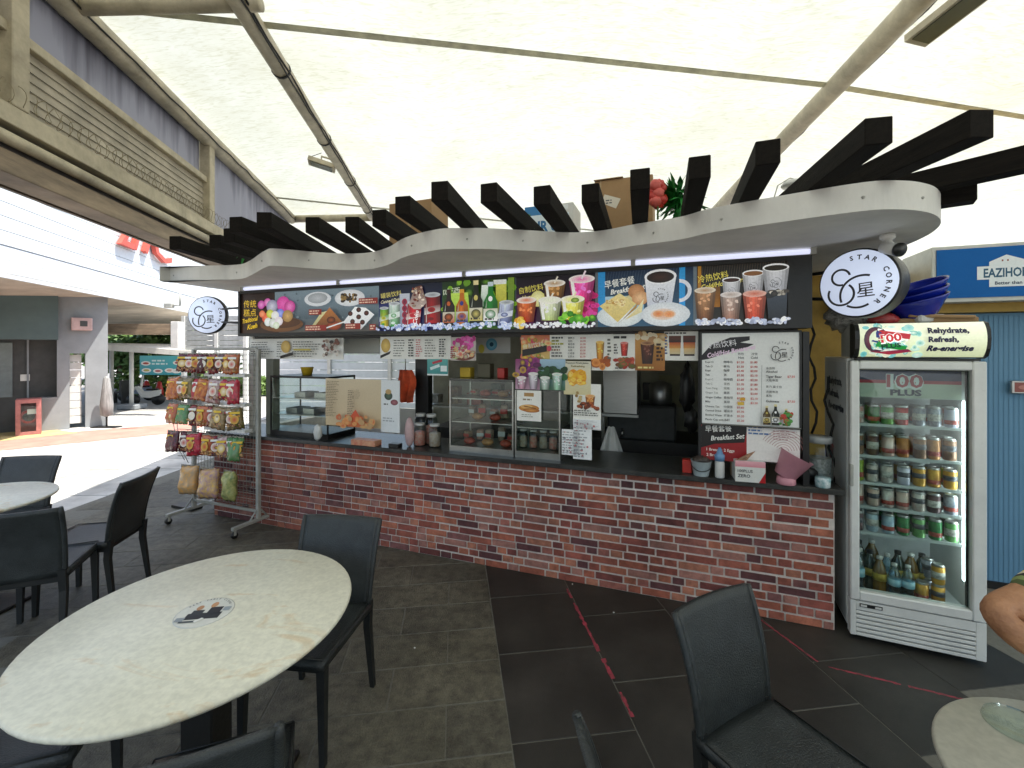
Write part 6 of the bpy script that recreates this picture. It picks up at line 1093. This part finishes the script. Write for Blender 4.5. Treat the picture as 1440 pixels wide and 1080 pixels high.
pts = [(-.20, -.02, 1.42), (-.29, -.02, 1.25), (-.30, -.02, .95), (-.24, -.02, .72), (-.12, -.02, .58)]; MB().tube(pts, .004, 5).tube([(x+.03, y+.02, z-.03) for x, y, z in pts], .004, 5).build('side_wire', M['steel'], rk)
br_ = thing('floor_board', 'black flat board lying on the floor behind the rack foot', 'board', gp(262, 714), RZ); MB().box((-.16, -.06, 0), (.18, .06, .03), .004).build('board_body', M['black'], br_)

# ================================================================ roof clutter
def rbox(px0, px1, ytop, depthv, size_d, label, m, name='cardboard_box', tex=None, rz=0, h=None):
    zt = 2.61; d = Vector(((px0-720)/F, 1, 0)); t_ = (depthv+LW.dot(VD))/(d.x*VD.x+VD.y); P0 = d*t_; d2_ = Vector(((px1-720)/F, 1, 0)); t2 = (depthv+LW.dot(VD))/(d2_.x*VD.x+VD.y); P1 = d2_*t2
    w_ = (P1-P0).length; top = EYE-(ytop-HOR)/F*(P0.y+P1.y)/2; t = thing(name, label, 'box', Vector((P0.x, P0.y, zt)), KROT+rz); h_ = h or top-zt
    MB().box((0, 0, 0), (w_, size_d, h_), .004).build('box_body', m, t)
    if tex: p_ = Print(); tex(p_, w_, h_); p_.build('print', t, loc=(0, -.002, 0))
    return t, w_, h_
t, w_, h_ = rbox(836, 918, 250, -.05, .35, 'brown cardboard box with a white shipping label on the stall roof behind the red lantern', M['card'], tex=lambda p, w, h: p.poly([(w*.18, h*.72), (w*.46, h*.60), (w*.38, h*.42), (w*.12, h*.56)], '#cfc8b8').rows(w*.2, h*.52, w*.36, h*.62, 2, '#555555', .5))
MB().box((-.002, .01, h_+.001), (w_*.5, .16, h_+.006)).build('flap', M['card'], t, rot=(R(4), 0, 0)); MB().box((w_*.1, -.003, 0), (w_*.12, -.0005, h_)).build('tape', mat('packing_tape', (.45, .33, .18), .3), t)
t, w_, h_ = rbox(547, 607, 283, .1, .3, 'low brown cardboard box on the stall roof between the left fins', M['card'], h=None); MB().box((w_*.45, -.003, 0), (w_*.52, -.0005, h_)).build('tape', MATS['packing_tape'], t)
rbox(738, 806, 288, .0, .28, 'white and blue printed carton on the stall roof behind the middle fins', M['plastic_white'], name='white_carton', tex=lambda p, w, h: p.rect(0, h*.72, w*.5, h, '#2f78b0').rect(0, 0, w*.92, h*.72, '#d8e4ea').text('AIR UP', w*.1, h*.22, h*.32, '#1f6a9c', w=w*.74, bold=.04).rect(w*.6, h*.8, w*.9, h*.95, '#e0e4e4'))
p = dp(925, 272, 2.70); ln = thing('red_lantern', 'red festive rosette decoration beside the green plant on the roof edge', 'decoration', p, 0)
for k in range(9): a = k*.7; MB().blob((.030*math.cos(a)*(k > 0), -.01*k % .03, .055*math.sin(a)*(k > 0)), (.040, .035, .036), 10, 7, .12, k).build('petal', M['red'] if k % 3 else mat('pinkish_red', (.60, .10, .08), .45), ln)
MB().tube([(0, 0, -.05), (0, 0, -.16)], .006, 6).build('stem', M['leafA'], ln)
GT = mat('plastic_green_leaf', (.03, .28, .05), .4, var=.5, scale=6)
def sprig(c, n, r_, label, seed, rz_=0):
    g_ = random.Random(seed); t = thing('green_plant', label, 'plant', c, 0)
    base = MB()
    for i in range(n):
        a = g_.uniform(0, 6.28); el = g_.uniform(-.9, 1.2); L_ = r_*g_.uniform(.6, 1.15); d = Vector((math.cos(a)*math.cos(el), math.sin(a)*math.cos(el)*.6, math.sin(el))); o_ = d.cross(Vector((0, 0, 1)))*.034*r_/.16; q = Vector((g_.uniform(-.03, .03), g_.uniform(-.03, .03), g_.uniform(-.05, .05)))
        m_ = MB().add([q, q+d*L_*.5+o_, q+d*L_+Vector((0, 0, -.03)), q+d*L_*.5-o_, q+d*L_*.5+Vector((0, 0, .008))], [(0, 1, 4), (1, 2, 4), (2, 3, 4), (3, 0, 4)]); m_.build('leaf', GT, t)
    MB().tube([(0, 0, -.10), (0, 0, .03)], .007, 6).build('stem', GT, t)
sprig(dp(952, 284, 2.76), 120, .18, 'bushy green plastic plant spilling over the roof edge beside a fin', 1); sprig(dp(353, 350, 3.9), 40, .13, 'dark green plastic sprig between the far left fins', 2); sprig(dp(742, 318, 2.9), 20, .07, 'small green leaf tuft below the white and blue carton', 3)
p = dp(1115, 258, 2.9); t = thing('dome_lamp', 'white dome fitting with a looping cable on the roof between the right fins', 'lamp', (p.x, p.y, 2.61), 0)
MB().lathe([(.03, 0), (.03, p.z-2.61-.02)], n=12).build('stalk', M['galv'], t); MB().lathe([(.065, 0), (.07, .01), (.05, .035), (.001, .045)], (0, 0, p.z-2.61-.02), 20).build('dome', M['plastic_white'], t)
MB().tube([(-.10, 0, 0), (-.13, 0, .12), (-.10, 0, .22), (-.02, 0, .27), (.06, 0, .25), (.10, 0, .19)], .004, 6).build('cable', M['galv'], t)
for px, lb_ in ((1100, 'short black timber offcut lying under the dome fitting on the roof'),): p = dp(px, 272, 2.75); tag(MB().box((-.1, -.05, 0), (.12, .05, .05), .003).build('timber_offcut', M['blackwood'], None, loc=(p.x, p.y, 2.502), rot=(0, 0, KROT)), lb_, 'timber offcut')

# ================================================================ tables and chairs
def stone(name, c, c2, c3):
    m = bpy.data.materials.new(name); m.use_nodes = True; N = m.node_tree.nodes; L = m.node_tree.links; b = N['Principled BSDF']; b.inputs['Roughness'].default_value = .38; tc = N.new('ShaderNodeTexCoord')
    n1 = N.new('ShaderNodeTexNoise'); n1.inputs['Scale'].default_value = 2.1; n1.inputs['Detail'].default_value = 10; n1.inputs['Roughness'].default_value = .6; n1.inputs['Distortion'].default_value = 1.2
    mp = N.new('ShaderNodeMapping'); mp.inputs['Rotation'].default_value = (0, 0, .9); mp.inputs['Scale'].default_value = (1, 2.6, 1); L.new(tc.outputs['Object'], mp.inputs[0]); L.new(mp.outputs[0], n1.inputs[0])
    n2 = N.new('ShaderNodeTexNoise'); n2.inputs['Scale'].default_value = 55; n2.inputs['Detail'].default_value = 8; L.new(tc.outputs['Object'], n2.inputs[0])
    r = N.new('ShaderNodeValToRGB'); e = r.color_ramp.elements; e[0].position = .27; e[0].color = (*c3, 1); e[1].position = .41; e[1].color = (*c, 1); e.new(.35).color = (*tuple((a+b_)/2 for a, b_ in zip(c, c3)), 1); e.new(.72).color = (*c2, 1)
    L.new(n1.outputs['Fac'], r.inputs[0]); mr = N.new('ShaderNodeMapRange'); mr.inputs['From Min'].default_value = .35; mr.inputs['From Max'].default_value = .65; mr.inputs['To Min'].default_value = .90; mr.inputs['To Max'].default_value = 1.05; L.new(n2.outputs['Fac'], mr.inputs[0])
    x = N.new('ShaderNodeMix'); x.data_type = 'RGBA'; x.blend_type = 'MULTIPLY'; x.inputs[0].default_value = 1; L.new(r.outputs[0], x.inputs[6]); L.new(mr.outputs[0], x.inputs[7]); L.new(x.outputs[2], b.inputs['Base Color'])
    bp = N.new('ShaderNodeBump'); bp.inputs['Strength'].default_value = .15; bp.inputs['Distance'].default_value = .002; L.new(n2.outputs['Fac'], bp.inputs['Height']); L.new(bp.outputs[0], b.inputs['Normal']); return m
MarbA = stone('cream_marble', (.78, .76, .63), (.72, .70, .58), (.66, .50, .30)); MarbB = stone('speckled_grey_stone', (.42, .41, .34), (.36, .35, .30), (.30, .28, .22))
def table(c, r_, label, m, rx=1.0):
    t = thing('round_table', label, 'table', (c[0], c[1], 0), 0); q = [(.001, .728), (r_*.97, .728), (r_-.003, .734), (r_, .741), (r_-.002, .748), (r_-.008, .7525), (.001, .753)]
    o = MB().lathe(q, n=72).build('tabletop', m, t); o.scale = (1, rx, 1)
    MB().box((-.06, -.06, .02), (.06, .06, .727), .006).build('pedestal', M['black'], t); MB().box((-.24, -.24, 0), (.24, .24, .022), .006).build('base_plate', M['black'], t); MB().box((-.2, -.03, .70), (.2, .03, .727)).build('bracket', M['black'], t); return t
tA = table((-1.157, 1.672), .512, 'large round cream marble table with a round sticker, nearest left', MarbA, 1.06)
tB = table((-3.62, 2.90), .45, 'round pale marble table cut off by the left edge', MarbA)
tC = table((1.36, .93), .345, 'round speckled grey stone table cut off at the lower right', MarbB)
lid_ = thing('clear_lid', 'clear round plastic lid lying on the speckled grey table', 'lid', (*gp(1432, 1022, .754).xy, .7535), 0); MB().lathe([(.065, 0), (.07, .001), (.066, .012), (.05, .012), (.001, .011)], n=28).build('lid_disc', GLASS, lid_)
stk = thing('table_sticker', 'round white sticker with dark picture in the centre of the large table', 'sticker', (*gp(288, 861, .754).xy, .7533), 0)
MB().lathe([(.098, 0), (.098, .0008), (.001, .0009)], n=36).build('sticker_disc', M['plastic_white'], stk)
pr = Print(); pr.ell(0, 0, .095, .095, '#dcdcd4'); pr.rect(-.055, -.045, .065, -.005, '#14181c').rect(-.045, -.02, -.005, .015, '#20262a').rect(.01, -.01, .055, .03, '#181820').ell(-.03, .03, .012, .016, '#b88860').ell(.015, .045, .012, .018, '#c89468').rect(-.08, -.055, -.05, -.03, '#9098a0').rect(.06, .0, .085, .025, '#9aa4ac').rect(-.06, -.065, -.005, -.055, '#40484c').poly([(.0, -.07), (.02, -.045), (.01, -.04), (-.01, -.06)], '#f0f0ea')
for i, ch in enumerate('KEEP TABLE CLEAN'): a = 150-i*8; pr.text(ch, .082*math.cos(R(a)), .082*math.sin(R(a)), .009, '#5a5a54', rot=R(a-90), center=True)
pr.build('print', stk, rot=(R(-90), 0, R(8)), loc=(0, 0, .0012))
ChM = mat('charcoal_leatherette', (.030, .036, .037), .31, var=.3, scale=7, bump=.4, bscale=190, spec=.5)
ChD = mat('charcoal_chair_leg', (.016, .018, .018), .42, var=.2, bump=.1)
def make_chair():
    root = thing('dining_chair', 'x', 'chair')
    W_, D_, SH = .42, .44, .455
    # local: seat centre at origin, sitter faces -y, back at +y
    seat = MB(); n_ = 10
    def top(s, t, z): return ((s-.5)*W_*(1-.04*(1-t)), -D_/2+D_*t, z-.010*math.sin(math.pi*s)*math.sin(math.pi*t)-.02*max(0, .18-t)**1*2)
    seat.grid(lambda s, t: top(s, t, SH), n_, n_).grid(lambda s, t: top(1-s, t, SH-.035), n_, n_)
    seat.grid(lambda s, t: (top(s, 0, SH-.035*t)), n_, 1).grid(lambda s, t: (top(1-s, 1, SH-.035*t)), n_, 1).grid(lambda s, t: (top(0, 1-s, SH-.035*t)), n_, 1).grid(lambda s, t: (top(1, s, SH-.035*t)), n_, 1)
    seat.build('seat', ChM, root)
    sm = MB().tube([(-W_/2+.012, -D_/2+.012, SH+.001), (W_/2-.012, -D_/2+.012, SH+.001)], .003, 5)
    for s in (-1, 1): sm.tube([(s*(W_/2-.012), -D_/2+.012, SH+.001), (s*(W_/2-.008), D_/2-.03, SH+.001)], .003, 5)
    sm.build('seam', ChD, root)
    def bk(s, t, off):
        wd = W_*(.90+.10*t); x = (s-.5)*wd; z = SH-.03+t*(.425); y = D_/2-.015+.012*t+.085*t*t+off+.022*(1-(2*s-1)**2)*(.3+.7*t); return (x, y, z)
    b = MB(); N1, N2 = 14, 14; th = .020
    b.grid(lambda s, t: bk(s, t, 0), N1, N2).grid(lambda s, t: bk(1-s, t, th), N1, N2).grid(lambda s, t: bk(s, 1, th*t), N1, 1).grid(lambda s, t: bk(0, 1-s, th*t), N2, 1).grid(lambda s, t: bk(1, s, th*t), N2, 1).grid(lambda s, t: bk(1-s, 0, th*t), N1, 1)
    b.build('backrest', ChM, root)
    for s in (0, 1): MB().tube([tuple(Vector(bk(s, t/10, th/2))+Vector(((-.004 if s == 0 else .004), 0, 0))) for t in range(11)], [.014]*10+[.012], 8).build('back_edge', ChM, root)
    MB().box((-W_/2+.03, -D_/2+.03, SH-.075), (W_/2-.03, D_/2-.02, SH-.037), .004).build('seat_frame', ChD, root)
    for sx in (-1, 1):
        MB().tube([(sx*(W_/2-.028), -D_/2+.03, SH-.038), (sx*(W_/2-.022), -D_/2+.026, 0)], [.026, .017], 4, sq=True, sm=False).build('leg', ChD, root)
        MB().tube([(sx*(W_/2-.022), D_/2+.004, SH+.01), (sx*(W_/2-.020), D_/2-.004, SH-.12), (sx*(W_/2-.012), D_/2+.035, 0)], [.026, .024, .016], 4, sq=True, sm=False).build('leg', ChD, root)
    return root
ch0 = make_chair(); used = [0]
def chair(x, y, face, label, group='charcoal chairs round the tables', s=1.0):
    r_ = ch0 if not used[0] else copy_tree(ch0); used[0] = 1
    r_.location = (x, y, 0); r_.rotation_euler = (0, 0, math.atan2(face[1], face[0])+math.pi/2); r_.scale = (s, s, s); tag(r_, label, 'chair', group); return r_
chair(-.955, 2.07, (-.13, -.99), 'charcoal chair tucked under the far side of the large marble table')
chair(-2.98, 3.12, (-.97, -.20), 'charcoal chair seen side on in front of the sunlit paving')
chair(-2.90, 2.72, (-.40, .92), 'charcoal chair seen from behind between the two left tables')
chair(-4.02, 3.42, (.12, -.99), 'charcoal chair behind the cut off left table')
chair(-1.70, 1.53, (.93, .36), 'charcoal chair at the lower left with only its seat and leg in view')
chair(-.87, 1.27, (-.36, .93), 'charcoal chair nearest the camera at the bottom with only its back rim in view')
chair(.51, .95, (.97, .22), 'charcoal chair at the bottom centre showing just the edge of its back')
chair(.90, 1.40, (.47, -.88), 'charcoal chair standing free at the front right before the brick counter', s=.96)

# ================================================================ the person at the right edge
skin_m = mat('tanned_skin', (.40, .20, .10), .55, var=.3, scale=14, bump=.5, bscale=70, col2=(.26, .115, .055)); sk_b = skin_m.node_tree.nodes['Principled BSDF']; sk_b.inputs['Subsurface Weight'].default_value = .08; sk_b.inputs['Subsurface Radius'].default_value = (.02, .008, .004)
pe = thing('person', 'tanned elbow of a person in a yellow striped shirt at the right edge', 'person', (1.86, 1.24, 0), 0)
def skin(name, verts, edges, m, parent, root=0, sub=2):
    me = bpy.data.meshes.new(name); me.from_pydata([v[:3] for v in verts], edges, []); o = put(name, me, m, parent, True); sv = me.skin_vertices
    if not sv: 
        import bmesh
        b = bmesh.new(); b.from_mesh(me); b.verts.layers.skin.verify(); b.to_mesh(me); b.free(); sv = me.skin_vertices
    for i, v in enumerate(verts):
        r_ = v[3]; sv[0].data[i].radius = r_ if isinstance(r_, tuple) else (r_, r_)
        sv[0].data[i].use_root = (i == root)
    k = o.modifiers.new('skin', 'SKIN'); k.use_smooth_shade = True; s_ = o.modifiers.new('sub', 'SUBSURF'); s_.levels = sub; s_.render_levels = sub; return o
el = dp(1384, 864, 1.30); sh = Vector((1.66, 1.30, 1.115)); hd_ = Vector((1.60, 1.17, .80))
V = [(1.90, 1.32, .50, .15), (1.90, 1.32, .72, .15), (1.90, 1.30, .92, .15), (1.90, 1.29, 1.08, .13), (1.90, 1.28, 1.20, .06), (1.90, 1.26, 1.28, .065), (1.90, 1.25, 1.38, .095), (1.90, 1.25, 1.46, .07),
     (1.72, 1.30, 1.12, .075), (1.53, 1.30, 1.005, .056), (el.x+.02, el.y, el.z+.012, .047), (el.x+.045, el.y-.045, el.z-.035, .048), (1.53, 1.17, .905, .040), (1.60, 1.10, .85, .028), (1.66, 1.05, .83, .034),
     (2.08, 1.30, 1.12, .07), (2.20, 1.24, .95, .05), (2.12, 1.08, .84, .038), (2.02, .98, .83, .03),
     (1.80, 1.22, .50, .09), (1.78, .92, .50, .075), (1.78, .90, .25, .05), (1.78, .92, .06, .035), (1.78, .80, .04, .035), (2.00, 1.22, .50, .09), (2.02, .92, .50, .075), (2.02, .90, .25, .05), (2.02, .92, .06, .035), (2.02, .80, .04, .035)]
E_ = [(0, 1), (1, 2), (2, 3), (3, 4), (4, 5), (5, 6), (6, 7), (3, 8), (8, 9), (9, 10), (10, 11), (11, 12), (12, 13), (13, 14), (3, 15), (15, 16), (16, 17), (17, 18), (0, 19), (19, 20), (20, 21), (21, 22), (22, 23), (0, 24), (24, 25), (25, 26), (26, 27), (27, 28)]
body = skin('body', V, E_, skin_m, pe)
def finger(base, d, L_, r_, k): 
    b = Vector(base); d = Vector(d).normalized(); p1 = b+d*L_*.45; p2 = p1+(d+Vector((0, 0, -.35))).normalized()*L_*.32; p3 = p2+(d+Vector((0, 0, -.8))).normalized()*L_*.24
    skin('finger', [(*b, r_), (*p1, r_*.95), (*p2, r_*.85), (*p3, r_*.7)], [(0, 1), (1, 2), (2, 3)], skin_m, pe, 0, 1)
for (bx0, by0, bz0, dx_) in ((1.66, 1.05, .83, 1), (2.02, .98, .83, -1)):
    for k, L_ in enumerate((.075, .085, .08, .062)): finger((bx0+dx_*(.005)+(-.5+k*.33)*.05, by0-.012, bz0), (dx_*.4, -1, -.05), L_, .0095, k)
    finger((bx0-dx_*.02, by0+.01, bz0), (-dx_*.8, -.7, .1), .06, .011, 5)
def shirt_mat():
    m = bpy.data.materials.new('striped_shirt'); m.use_nodes = True; N = m.node_tree.nodes; L = m.node_tree.links; b = N['Principled BSDF']; b.inputs['Roughness'].default_value = .8; tc = N.new('ShaderNodeTexCoord'); sp = N.new('ShaderNodeSeparateXYZ'); L.new(tc.outputs['Object'], sp.inputs[0])
    a = N.new('ShaderNodeMath'); a.operation = 'MULTIPLY'; a.inputs[1].default_value = 9.5; L.new(sp.outputs['X'], a.inputs[0]); f = N.new('ShaderNodeMath'); f.operation = 'FRACT'; L.new(a.outputs[0], f.inputs[0])
    r = N.new('ShaderNodeValToRGB'); r.color_ramp.interpolation = 'CONSTANT'; e = r.color_ramp.elements; e[0].position = 0; e[0].color = (.62, .58, .12, 1); e[1].position = .22; e[1].color = (.08, .11, .04, 1)
    for p_, c_ in ((.42, (.22, .28, .10)), (.55, (.02, .02, .02)), (.66, (.66, .62, .48)), (.8, (.66, .55, .06))): e.new(p_).color = (*c_, 1)
    L.new(f.outputs[0], r.inputs[0]); L.new(r.outputs[0], b.inputs['Base Color']); return m
SM = shirt_mat()
skin('shirt', [(1.90, 1.32, .52, .175), (1.90, 1.32, .74, .175), (1.90, 1.30, .94, .175), (1.90, 1.29, 1.09, .15), (1.90, 1.285, 1.17, .10), (1.72, 1.30, 1.09, .085), (1.58, 1.30, 1.030, .074), (1.50, 1.30, .995, .064), (2.08, 1.30, 1.12, .09), (2.17, 1.26, 1.0, .072)], [(0, 1), (1, 2), (2, 3), (3, 4), (3, 5), (5, 6), (6, 7), (3, 8), (8, 9)], SM, pe)
skin('shorts', [(1.90, 1.31, .50, .165), (1.80, 1.20, .505, .108), (1.785, 1.02, .505, .098), (2.00, 1.20, .505, .108), (2.015, 1.02, .505, .098)], [(0, 1), (1, 2), (0, 3), (3, 4)], mat('dark_shorts', (.03, .035, .05), .8), pe)
MB().blob((1.90, 1.27, 1.44), (.093, .10, .075), 18, 12, .03, 3).build('hair', mat('black_hair', (.012, .01, .009), .6, var=.3, scale=30, bump=.4), pe, True)
MB().blob((1.868, 1.158, 1.40), (.012, .008, .008), 10, 6).blob((1.932, 1.158, 1.40), (.012, .008, .008), 10, 6).build('eyes', mat('eye_white_dark', (.10, .07, .06), .2), pe, True)
MB().blob((1.90, 1.148, 1.37), (.014, .018, .025), 10, 8).build('nose', skin_m, pe, True); MB().blob((1.90, 1.160, 1.33), (.026, .010, .007), 10, 6).build('mouth', mat('lip', (.30, .11, .09), .5), pe, True)
for s_ in (-1, 1): MB().blob((1.90+s_*.098, 1.26, 1.38), (.012, .022, .032), 10, 8).build('ear', skin_m, pe, True)
chair(1.90, 1.16, (0, -1), 'charcoal chair under the seated person mostly out of frame')
